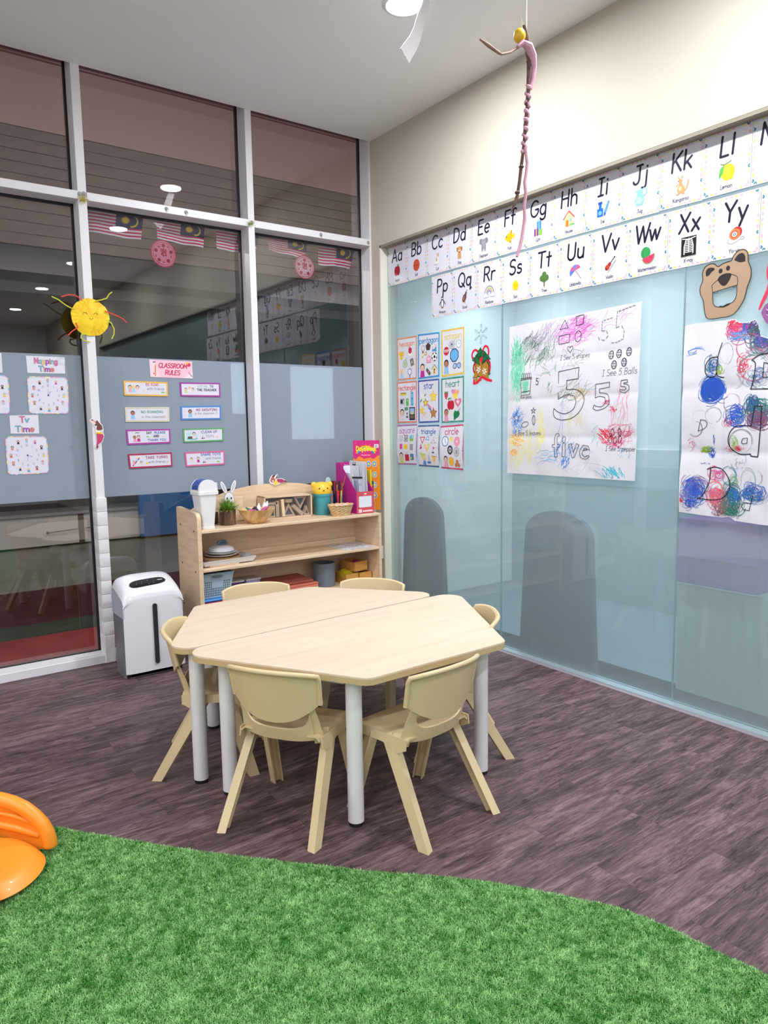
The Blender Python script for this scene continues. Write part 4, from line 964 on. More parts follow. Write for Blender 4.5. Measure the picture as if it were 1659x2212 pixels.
# ------------------------------------------------------------------ hanging twig figure, streamer, suction cups, tinsel
def twig():
    r = empty('twig_hanging', (-1.18, -2.5, 1.83), 0, 'dark twig wrapped in pink yarn hanging on white string', 'hanging decoration')
    o = Vector((-1.18, -2.5, 1.83)); V = lambda p: Vector(p)-o
    b = MB(); b.tube([V((-1.174, -2.5, 3.199)), V((-1.176, -2.503, 2.9)), V((-1.172, -2.5, 2.49))], .0022, 6); b.tube([V((-1.171, -2.497, 3.199)), V((-1.172, -2.498, 2.6)), V((-1.169, -2.498, 2.49))], .002, 6)
    b.tube([V((-1.172, -2.5, 2.50)), V((-1.195, -2.503, 2.53)), V((-1.204, -2.503, 2.545)), V((-1.196, -2.5, 2.535)), V((-1.186, -2.5, 2.50))], .002, 6)
    b.build('string', mat('white_string', (236, 232, 224), .8), r)
    b = MB(); pts = [(-1.185, 2.522), (-1.172, 2.49), (-1.166, 2.455), (-1.160, 2.43), (-1.160, 2.39), (-1.161, 2.345), (-1.166, 2.29), (-1.171, 2.249), (-1.176, 2.20), (-1.183, 2.15), (-1.190, 2.11), (-1.198, 2.06), (-1.207, 2.02), (-1.214, 2.0), (-1.224, 1.985), (-1.233, 1.966)]
    rad = [.007, .009, .007, .0065, .006, .0065, .005, .006, .005, .0048, .0055, .005, .0048, .006, .004, .001]
    b.tube([V((x, -2.5, z)) for x, z in pts], rad, 8)
    for x, z in ((-1.160, 2.425), (-1.166, 2.30), (-1.190, 2.108), (-1.207, 2.028)): b.ball(V((x, -2.5, z)), .0085, 8, (1, 1, .7))
    b.build('twig', mottle('twig_bark', (74, 48, 46), (120, 84, 72), (4, 4, 4), 12, .7), r)
    b = MB(); b.tube([V((-1.205, -2.5, 2.455)), V((-1.24, -2.5, 2.43)), V((-1.278, -2.5, 2.414)), V((-1.30, -2.5, 2.418))], [.004, .0035, .0035, .0045], 8)
    b.tube([V((-1.285, -2.5, 2.414)), V((-1.33, -2.5, 2.424)), V((-1.366, -2.5, 2.432))], [.004, .0058, .003], 8); b.build('side_twig', mottle('side_twig_bark', (150, 112, 96), (176, 138, 120), (4, 4, 4), 12, .7), r)
    b = MB(); b.ball(V((-1.201, -2.5, 2.488)), .0185, 20, (1, 1, 1.15)); b.build('bead', mat('amber_bead', (232, 184, 40), .4), r)
    pk = mat('pink_yarn', (222, 168, 190), .9, bump=(260, .9, .002))
    b = MB()
    b.tube([V((-1.212, -2.503, 2.452)), V((-1.196, -2.508, 2.466)), V((-1.172, -2.51, 2.462)), V((-1.152, -2.508, 2.44)), V((-1.142, -2.505, 2.41)), V((-1.146, -2.505, 2.375)), V((-1.156, -2.503, 2.345))], [.005, .010, .014, .0135, .009, .0075, .006], 10)
    hel = []; rr = []
    for i in range(110):
        t = i/109; z = 2.365-t*.215; cx = -1.1605-.020*t**1.3; hel.append(V((cx+.0048*math.cos(i*.5), -2.5+.0048*math.sin(i*.5), z))); rr.append(.0052+.0018*math.sin(i*.9)+.0008*math.sin(i*2.3))
    b.tube(hel, rr, 7)
    tail = [(-1.181, 2.165), (-1.172, 2.12), (-1.176, 2.09), (-1.183, 2.06), (-1.177, 2.03), (-1.184, 1.99), (-1.181, 1.95), (-1.188, 1.92), (-1.194, 1.89), (-1.204, 1.86), (-1.216, 1.832)]
    b.tube([V((x, -2.508, z)) for x, z in tail], [.0045, .0048, .0044, .0050, .0050, .0048, .0054, .0050, .0052, .005, .004], 8)
    b.build('yarn', pk, r)
twig()
b = MB()
rib = [(-.735, -1.50, 3.192), (-.752, -1.505, 3.14), (-.775, -1.50, 3.085), (-.790, -1.495, 3.03), (-.815, -1.50, 2.985), (-.850, -1.505, 2.94), (-.868, -1.5, 2.91)]
def rb(u, v):
    k = u*6; i = min(int(k), 5); f = k-i; p = [rib[i][c]*(1-f)+rib[i+1][c]*f for c in range(3)]
    w_ = .020+.008*u; s = (v-.5)*2
    return (p[0]+s*w_, p[1]+s*.006, p[2]+s*(-.010-.012*u)+(.012*abs(math.sin(v*7)) if u > .98 else 0))
b.grid(rb, 36, 6, .0012)
b.build('paper_streamer', mat('thin_white_paper', (240, 236, 238), .7), None, 'torn white paper streamer hanging beside the ceiling downlight', 'streamer', ang=60)
cm = glass_material('clear_rubber', (.82, .82, .84), 1.5, ((206, 204, 208), .55))
for i, (x, z, y, lb) in enumerate([(-1.880, 2.552, -.003, 'clear suction cup on the window bar crossing, left of its pair'), (-1.858, 2.556, -.003, 'clear suction cup on the window bar crossing, right of its pair'), (-1.415, 2.548, -.003, 'clear suction cup with a shiny hook near the middle of the window bar'), (-1.30, 2.546, -.003, 'clear suction cup on the bar, right of the hooked one'), (-.886, 2.552, -.003, 'clear suction cup beside the small tinsel tuft on the second post'), (-.40, 2.546, -.003, 'clear suction cup above the rightmost flag on the window bar'), (-.028, 2.545, -.003, 'clear suction cup at the corner end of the window bar')]):
    r = empty('suction_cup', (x, y, z), 0, lb, 'suction cup', 'suction cups on the window bar')
    b = MB(); b.cyl((0, -.001, 0), (0, .001, 0), .0115, .0125, n=18); b.cyl((0, -.006, 0), (0, -.001, 0), .004, .009, n=12); b.build('cup', cm, r)
    b = MB(); b.tube([(0, -.006, 0), (0, -.009, -.006), (0, -.009, -.016), (0, -.0075, -.020), (0, -.0065, -.016)], .0016, 6); b.build('hook', mat('hook_metal', (220, 214, 206), .2, metal=.6), r)
def tinsel(x, z, s, c1, c2, label):
    b = MB(); rg = random.Random(int(abs(x)*100)); b.ball((0, -.006, 0), .006*s, 8)
    for i in range(int(70*s)):
        a = rg.uniform(0, 2*PI); e = rg.uniform(-.3, 1.2); le = rg.uniform(.014, .030)*s
        d = Vector((math.cos(a)*math.cos(e), -abs(math.sin(e)), math.sin(a)*math.cos(e))); p = Vector((0, -.006, 0)); sd = d.cross(Vector((0, 1, .3))).normalized()*.0009
        v = [b.bm.verts.new(q) for q in (p-sd, p+sd, p+d*le+sd*.4, p+d*le-sd*.4)]; b.bm.faces.new(v)
    o = b.build('tinsel_tuft', mottle('tinsel_%d' % c1[0], c1, c2, (1, 1, 1), 90, .25), None, label, 'tinsel', smooth=False, normals=False); o.location = (x, -.004, z)
tinsel(-1.868, 2.524, 1.25, (150, 140, 50), (226, 216, 120), 'gold green tinsel tuft where the first post meets the window bar')
tinsel(-.905, 2.540, .9, (110, 130, 50), (190, 196, 90), 'small green tinsel tuft where the second post meets the window bar')
# ------------------------------------------------------------------ printed sheets: a small flat-art engine
def ac(cx, cy, rx, ry, a0, a1, n=10):
    return [(cx+rx*math.cos(math.radians(a0+(a1-a0)*i/n)), cy+ry*math.sin(math.radians(a0+(a1-a0)*i/n))) for i in range(n+1)]
FONT = {
 'A': (7.4, [[(.3, 0), (3.7, 10), (7.1, 0)], [(1.5, 3.4), (5.9, 3.4)]]),
 'B': (6.6, [[(.8, 0), (.8, 10)], [(.8, 10), (3, 10)]+ac(3, 7.6, 2.5, 2.4, 90, -90)+[(.8, 5.2)], [(3, 5.2)]+ac(3, 2.6, 3.1, 2.6, 90, -90)+[(.8, 0)]]),
 'C': (7.2, [ac(4.2, 5, 3.6, 5, 48, 312, 16)]),
 'D': (7.2, [[(.8, 0), (.8, 10), (2.4, 10)]+ac(2.4, 5, 4.2, 5, 90, -90, 14)+[(.8, 0)]]),
 'E': (6, [[(5.4, 10), (.8, 10), (.8, 0), (5.4, 0)], [(.8, 5.2), (4.6, 5.2)]]),
 'F': (5.8, [[(5.4, 10), (.8, 10), (.8, 0)], [(.8, 5.2), (4.4, 5.2)]]),
 'G': (7.6, [ac(4.2, 5, 3.6, 5, 48, 330, 16)+[(7.3, 4.4), (4.8, 4.4)]]),
 'H': (7, [[(.8, 0), (.8, 10)], [(6.2, 0), (6.2, 10)], [(.8, 5.2), (6.2, 5.2)]]),
 'I': (4.6, [[(.5, 10), (4.1, 10)], [(2.3, 10), (2.3, 0)], [(.5, 0), (4.1, 0)]]),
 'J': (6, [[(2.2, 10), (6, 10)], [(4.4, 10), (4.4, 2.6)]+ac(2.4, 2.4, 2, 2.4, 0, -160)]),
 'K': (6.6, [[(.8, 0), (.8, 10)], [(6, 10), (.9, 4.6)], [(2.4, 6), (6.2, 0)]]),
 'L': (5.4, [[(.8, 10), (.8, 0), (5, 0)]]),
 'M': (8.6, [[(.8, 0), (1.2, 10), (4.3, 3), (7.4, 10), (7.8, 0)]]),
 'N': (7.2, [[(.8, 0), (.8, 10), (6.4, 0), (6.4, 10)]]),
 'O': (8, [ac(4, 5, 3.5, 5, 90, 450, 20)]),
 'P': (6.4, [[(.8, 0), (.8, 10), (3.2, 10)]+ac(3.2, 7.3, 2.7, 2.7, 90, -90)+[(.8, 4.6)]]),
 'Q': (8, [ac(4, 5, 3.5, 5, 90, 450, 20), [(4.6, 2.6), (7.6, -.4)]]),
 'R': (6.8, [[(.8, 0), (.8, 10), (3.2, 10)]+ac(3.2, 7.4, 2.7, 2.6, 90, -90)+[(.8, 4.8)], [(3.2, 4.8), (6.2, 0)]]),
 'S': (6.4, [ac(3.3, 7.5, 2.6, 2.5, 40, 250, 10)[:-1]+ac(3.1, 2.6, 2.8, 2.6, 78, -145, 10)]),
 'T': (6.8, [[(.3, 10), (6.5, 10)], [(3.4, 10), (3.4, 0)]]),
 'U': (7.2, [[(.8, 10), (.8, 3)]+ac(3.6, 2.9, 2.8, 2.9, 180, 360)+[(6.4, 10)]]),
 'V': (7, [[(.3, 10), (3.5, 0), (6.7, 10)]]),
 'W': (9.6, [[(.3, 10), (2.7, 0), (4.8, 9), (6.9, 0), (9.3, 10)]]),
 'X': (6.8, [[(.6, 10), (6.2, 0)], [(6.2, 10), (.6, 0)]]),
 'Y': (6.8, [[(.4, 10), (3.4, 5), (6.4, 10)], [(3.4, 5), (3.4, 0)]]),
 'Z': (6.4, [[(.6, 10), (5.8, 10), (.6, 0), (5.9, 0)]]),
 'a': (6, [ac(3, 3, 2.4, 3, 30, 390, 14), [(5.3, 6), (5.3, 0)]]),
 'b': (6, [[(.7, 10), (.7, 0)], ac(3, 3, 2.4, 3, 180, 540, 14)]),
 'c': (5.2, [ac(3, 3, 2.4, 3, 45, 315, 12)]),
 'd': (6, [ac(3, 3, 2.4, 3, 0, 360, 14), [(5.3, 10), (5.3, 0)]]),
 'e': (5.6, [[(.7, 3.2), (5.1, 3.2)]+ac(2.9, 3.1, 2.3, 3, 4, 312, 12)]),
 'f': (4.2, [ac(3.2, 8.2, 1.6, 1.8, 30, 180, 6)+[(1.6, 0)], [(.2, 5.8), (3.6, 5.8)]]),
 'g': (6, [ac(3, 3, 2.4, 3, 30, 390, 14), [(5.3, 6), (5.3, -1.2)]+ac(3.1, -1.2, 2.2, 2, 0, -155, 8)]),
 'h': (5.8, [[(.7, 10), (.7, 0)], [(.7, 3.6)]+ac(2.9, 3.6, 2.2, 2.4, 180, 0, 8)+[(5.1, 0)]]),
 'i': (2.2, [[(1.1, 6), (1.1, 0)], [(1.1, 8.2), (1.1, 8.5)]]),
 'j': (3.2, [[(2.3, 6), (2.3, -1.4)]+ac(.8, -1.4, 1.5, 1.7, 0, -130, 6), [(2.3, 8.2), (2.3, 8.5)]]),
 'k': (5.2, [[(.7, 10), (.7, 0)], [(4.6, 6), (.8, 2.6)], [(2.1, 3.7), (4.9, 0)]]),
 'l': (2.2, [[(1.1, 10), (1.1, 0)]]),
 'm': (8.6, [[(.7, 6), (.7, 0)], [(.7, 3.8)]+ac(2.5, 3.9, 1.8, 2.1, 180, 0, 7)+[(4.3, 0)], [(4.3, 3.8)]+ac(6.1, 3.9, 1.8, 2.1, 180, 0, 7)+[(7.9, 0)]]),
 'n': (5.8, [[(.7, 6), (.7, 0)], [(.7, 3.6)]+ac(2.9, 3.6, 2.2, 2.4, 180, 0, 8)+[(5.1, 0)]]),
 'o': (5.8, [ac(2.9, 3, 2.3, 3, 90, 450, 14)]),
 'p': (6, [[(.7, 6), (.7, -3.4)], ac(3, 3, 2.4, 3, 180, 540, 14)]),
 'q': (6.4, [ac(3, 3, 2.4, 3, 0, 360, 14), [(5.3, 6), (5.3, -3.2), (6.4, -2.2)]]),
 'r': (4.2, [[(.7, 6), (.7, 0)], [(.7, 3.2)]+ac(2.9, 3.8, 2.2, 2.2, 180, 60, 6)]),
 's': (4.8, [ac(2.6, 4.5, 1.8, 1.5, 40, 250, 7)[:-1]+ac(2.4, 1.6, 2, 1.6, 70, -145, 8)]),
 't': (4.4, [[(2.2, 9), (2.2, 0)], [(.3, 6), (4.1, 6)]]),
 'u': (5.8, [[(.7, 6), (.7, 2.4)]+ac(2.9, 2.4, 2.2, 2.4, 180, 360, 8), [(5.1, 6), (5.1, 0)]]),
 'v': (5.2, [[(.3, 6), (2.6, 0), (4.9, 6)]]),
 'w': (7.4, [[(.3, 6), (2.1, 0), (3.7, 5.6), (5.3, 0), (7.1, 6)]]),
 'x': (5.2, [[(.5, 6), (4.7, 0)], [(4.7, 6), (.5, 0)]]),
 'y': (5.4, [[(.4, 6), (2.8, .2)], [(5, 6), (1.7, -3.2)]]),
 'z': (5, [[(.6, 6), (4.4, 6), (.6, 0), (4.5, 0)]]),
 '1': (3.6, [[(.8, 8), (2.2, 10), (2.2, 0)]]), '2': (6, [ac(3, 7.4, 2.3, 2.6, 170, -30, 9)+[(.7, 0), (5.4, 0)]]),
 '3': (6, [ac(2.8, 7.6, 2.2, 2.4, 150, -80, 9), ac(2.7, 2.7, 2.5, 2.7, 85, -150, 10)]),
 '4': (6, [[(4.4, 0), (4.4, 10), (.6, 3), (5.8, 3)]]),
 '5': (6, [[(5.2, 10), (1.1, 10), (.9, 5.6)]+ac(2.7, 3.2, 2.7, 3.2, 125, -150, 12)]),
 '6': (6, [[(4.6, 10)]+ac(3.6, 4, 3, 5, 130, 180, 5)+ac(3, 2.8, 2.3, 2.8, 180, 540, 14)]),
 '7': (5.6, [[(.5, 10), (5.1, 10), (2, 0)]]), '8': (6, [ac(3, 7.6, 2, 2.4, 270, 630, 12), ac(3, 2.7, 2.5, 2.7, 90, 450, 12)]),
 '9': (6, [ac(3, 7.2, 2.3, 2.8, 0, 360, 14), [(5.3, 7.2), (4.6, 0)]]), '0': (6, [ac(3, 5, 2.4, 5, 90, 450, 16)]),
 '-': (4.4, [[(.6, 4), (3.8, 4)]]), '.': (2, [[(1, 0), (1, .2)]]), ' ': (3.2, []),
}
def smooth(pts, closed=False, n=4, sharp=70):
    """Catmull-Rom through the points, corners sharper than the limit stay corners"""
    m = len(pts); out = []
    if m < 4: return list(pts)
    def g(i): return pts[i % m] if closed else pts[max(0, min(m-1, i))]
    def corner(i):
        if not closed and i in (0, m-1): return True
        a, b, c = g(i-1), g(i), g(i+1); u = (b[0]-a[0], b[1]-a[1]); v = (c[0]-b[0], c[1]-b[1])
        return abs(math.degrees(math.atan2(u[0]*v[1]-u[1]*v[0], u[0]*v[0]+u[1]*v[1]))) > sharp
    for i in range(m if closed else m-1):
        p0, p1, p2, p3 = g(i-1), g(i), g(i+1), g(i+2)
        if corner(i): p0 = p1
        if corner((i+1) % m): p3 = p2
        for k in range(n):
            t = k/n
            out.append(tuple(.5*((2*p1[c])+(p2[c]-p0[c])*t+(2*p0[c]-5*p1[c]+4*p2[c]-p3[c])*t*t+(3*p1[c]-p0[c]-3*p2[c]+p3[c])*t**3) for c in (0, 1)))
    if not closed: out.append(pts[-1])
    return out
K = (34, 26, 48)   # printed black
class Art:
    def __init__(s, W, H_, base=(225, 224, 237)):
        s.W, s.H = W, H_; s.V = []; s.F = []; s.C = []; s.k = 0; s.st = [(0, 0, 1, 0)]; s.base = base
    def push(s, ox, oy, sc=1, rot=0):
        a = s.st[-1]; c, n = math.cos(a[3]), math.sin(a[3])
        s.st.append((a[0]+(ox*c-oy*n)*a[2], a[1]+(ox*n+oy*c)*a[2], a[2]*sc, a[3]+rot)); return s
    def pop(s): s.st.pop(); return s
    def _p(s, p):
        a = s.st[-1]; c, n = math.cos(a[3]), math.sin(a[3])
        return (a[0]+(p[0]*c-p[1]*n)*a[2], a[1]+(p[0]*n+p[1]*c)*a[2])
    def poly(s, pts, c, inc=True):
        i0 = len(s.V); ar = 0
        q = [s._p(p) for p in pts]
        for i in range(len(q)): ar += q[i-1][0]*q[i][1]-q[i][0]*q[i-1][1]
        if ar < 0: q = q[::-1]
        s.n = getattr(s, 'n', 0)+1
        if inc: s.k += 1
        kk = s.k if inc else s.k+(s.n % 11)*.09
        s.V += [(x, y, kk) for x, y in q]; s.F.append(tuple(range(i0, i0+len(q)))); s.C.append(c); return s
    def line(s, pts, w_, c, closed=False, inc=True, capped=True):
        if inc: s.k += 1
        h = w_/2; n = len(pts)
        for i in range(n if closed else n-1):
            a = pts[i]; b = pts[(i+1) % n]; dx, dy = b[0]-a[0], b[1]-a[1]; L = math.hypot(dx, dy)
            if L < 1e-9: continue
            nx, ny = -dy/L*h, dx/L*h
            s.poly([(a[0]+nx, a[1]+ny), (a[0]-nx, a[1]-ny), (b[0]-nx, b[1]-ny), (b[0]+nx, b[1]+ny)], c, False)
        if capped and w_*s.st[-1][2] > .0012:
            k = 8
            for j, a in enumerate(pts):
                if 0 < j < n-1 and n > 3:
                    u = (a[0]-pts[j-1][0], a[1]-pts[j-1][1]); v = (pts[j+1][0]-a[0], pts[j+1][1]-a[1])
                    if abs(math.atan2(u[0]*v[1]-u[1]*v[0], u[0]*v[0]+u[1]*v[1])) < .25: continue
                s.poly([(a[0]+h*math.cos(2*PI*i/k), a[1]+h*math.sin(2*PI*i/k)) for i in range(k)], c, False)
        return s
    def ell(s, cx, cy, rx, ry, c, rot=0, n=18, a0=0, a1=2*PI): return s.poly(el(cx, cy, rx, ry, rot, n, a0, a1), c)
    def ring(s, cx, cy, rx, ry, w_, c, n=22, a0=0, a1=360): 
        return s.line(ac(cx, cy, rx, ry, a0, a1, n), w_, c)
    def rect(s, x0, y0, x1, y1, c): return s.poly([(x0, y0), (x1, y0), (x1, y1), (x0, y1)], c)
    def clip(s, x0, y0, x1, y1):
        kf, kc = [], []
        for f, c in zip(s.F, s.C):
            if all(x0 < s.V[i][0] < x1 and y0 < s.V[i][1] < y1 for i in f): kf.append(f); kc.append(c)
        s.F, s.C = kf, kc; return s
    def width(s, t, h): return sum(FONT[ch][0] for ch in t)*h/10
    def text(s, t, cx, y, h, c, w_, it=0, cols=None, align=0, sq=1, tr=.5):
        x = cx-(s.width(t, h)*sq+(len(t)-1)*tr*h/10)/2*(1-align); s.k += 1
        for i, ch in enumerate(t):
            ad, stk = FONT[ch]; cc = cols[i % len(cols)] if cols else c
            for st in stk: s.line([(x+(px*sq+py*it)*h/10, y+py*h/10) for px, py in st], w_, cc, inc=False)
            x += ad*h/10*sq+tr*h/10
        return s
def sheet(name, plane, quad, art, label, cat, group=None, drawn=False, bump=None, th=.0008, off=.0, lift=.00002, shape=None, base_n=(2, 2)):
    """quad: four plane coordinates TL,TR,BR,BL; plane: 'R' aqua glass, 'L' window film, 'T' post front"""
    W, H_ = art.W, art.H
    TL, TR, BR, BL = [np.array(q, float) for q in quad]
    cen = (TL+TR+BR+BL)/4
    if plane == 'R': P3 = lambda u, v, w_: (E_X-.0012-off-w_, -u, v)
    elif plane == 'L': P3 = lambda u, v, w_: (u, GY-.0030-off-w_, v)
    else: P3 = lambda u, v, w_: (u, -.0012-off-w_, v)
    org = np.array(P3(cen[0], cen[1], 0))
    def mp(x, y, w_):
        s_, t = x/W, y/H_
        q = (BL*(1-s_)+BR*s_)*(1-t)+(TL*(1-s_)+TR*s_)*t
        if bump: w_ += bump(s_, t)
        return np.array(P3(q[0], q[1], w_))-org
    V, F, C = [], [], []
    nx, ny = base_n
    base = shape
    if base is None:
        for side in (0, 1):
            i0 = len(V)
            for j in range(ny+1):
                for i in range(nx+1): V.append(mp(W*i/nx, H_*j/ny, th if side else 0))
            for j in range(ny):
                for i in range(nx):
                    a = i0+j*(nx+1)+i; f = (a, a+1, a+nx+2, a+nx+1)
                    F.append(f if side else f[::-1]); C.append(art.base)
        o2 = (nx+1)*(ny+1)
        per = [i for i in range(nx+1)]+[(nx+1)*(j+1)-1 for j in range(1, ny+1)]+[(nx+1)*ny+i for i in range(nx-1, -1, -1)]+[(nx+1)*j for j in range(ny-1, 0, -1)]
        for a, b in zip(per, per[1:]+per[:1]): F.append((a, b, b+o2, a+o2)); C.append(art.base)
    else:
        n = len(base)
        for x, y in base: V.append(mp(x, y, 0))
        for x, y in base: V.append(mp(x, y, th))
        F.append(tuple(range(n))[::-1]); F.append(tuple(range(n, 2*n))); C += [art.base]*2
        for i in range(n): F.append((i, (i+1) % n, n+(i+1) % n, n+i)); C.append(art.base)
    i0 = len(V)
    for x, y, k in art.V: V.append(mp(x, y, th+.00006+k*lift))
    for f, c in zip(art.F, art.C): F.append(tuple(i0+i for i in f)); C.append(c)
    me = bpy.data.meshes.new(name); me.from_pydata([tuple(v) for v in V], [], F)
    lc = {c: lin(c) for c in set(C)}
    at = me.color_attributes.new('Col', 'FLOAT_COLOR', 'CORNER')
    arr = np.ones((len(me.loops), 4), np.float32); k = 0
    for f, c in zip(F, C): arr[k:k+len(f), :3] = lc[c]; k += len(f)
    at.data.foreach_set('color', arr.ravel())
    me.materials.append(DRAWN if drawn else PRINT)
    if base_n[0] > 4: me.shade_smooth(); me.set_sharp_from_angle(angle=math.radians(40))
    o = bpy.data.objects.new(name, me); COL.objects.link(o); o.location = tuple(org)
    return tag(o, label, cat, group)
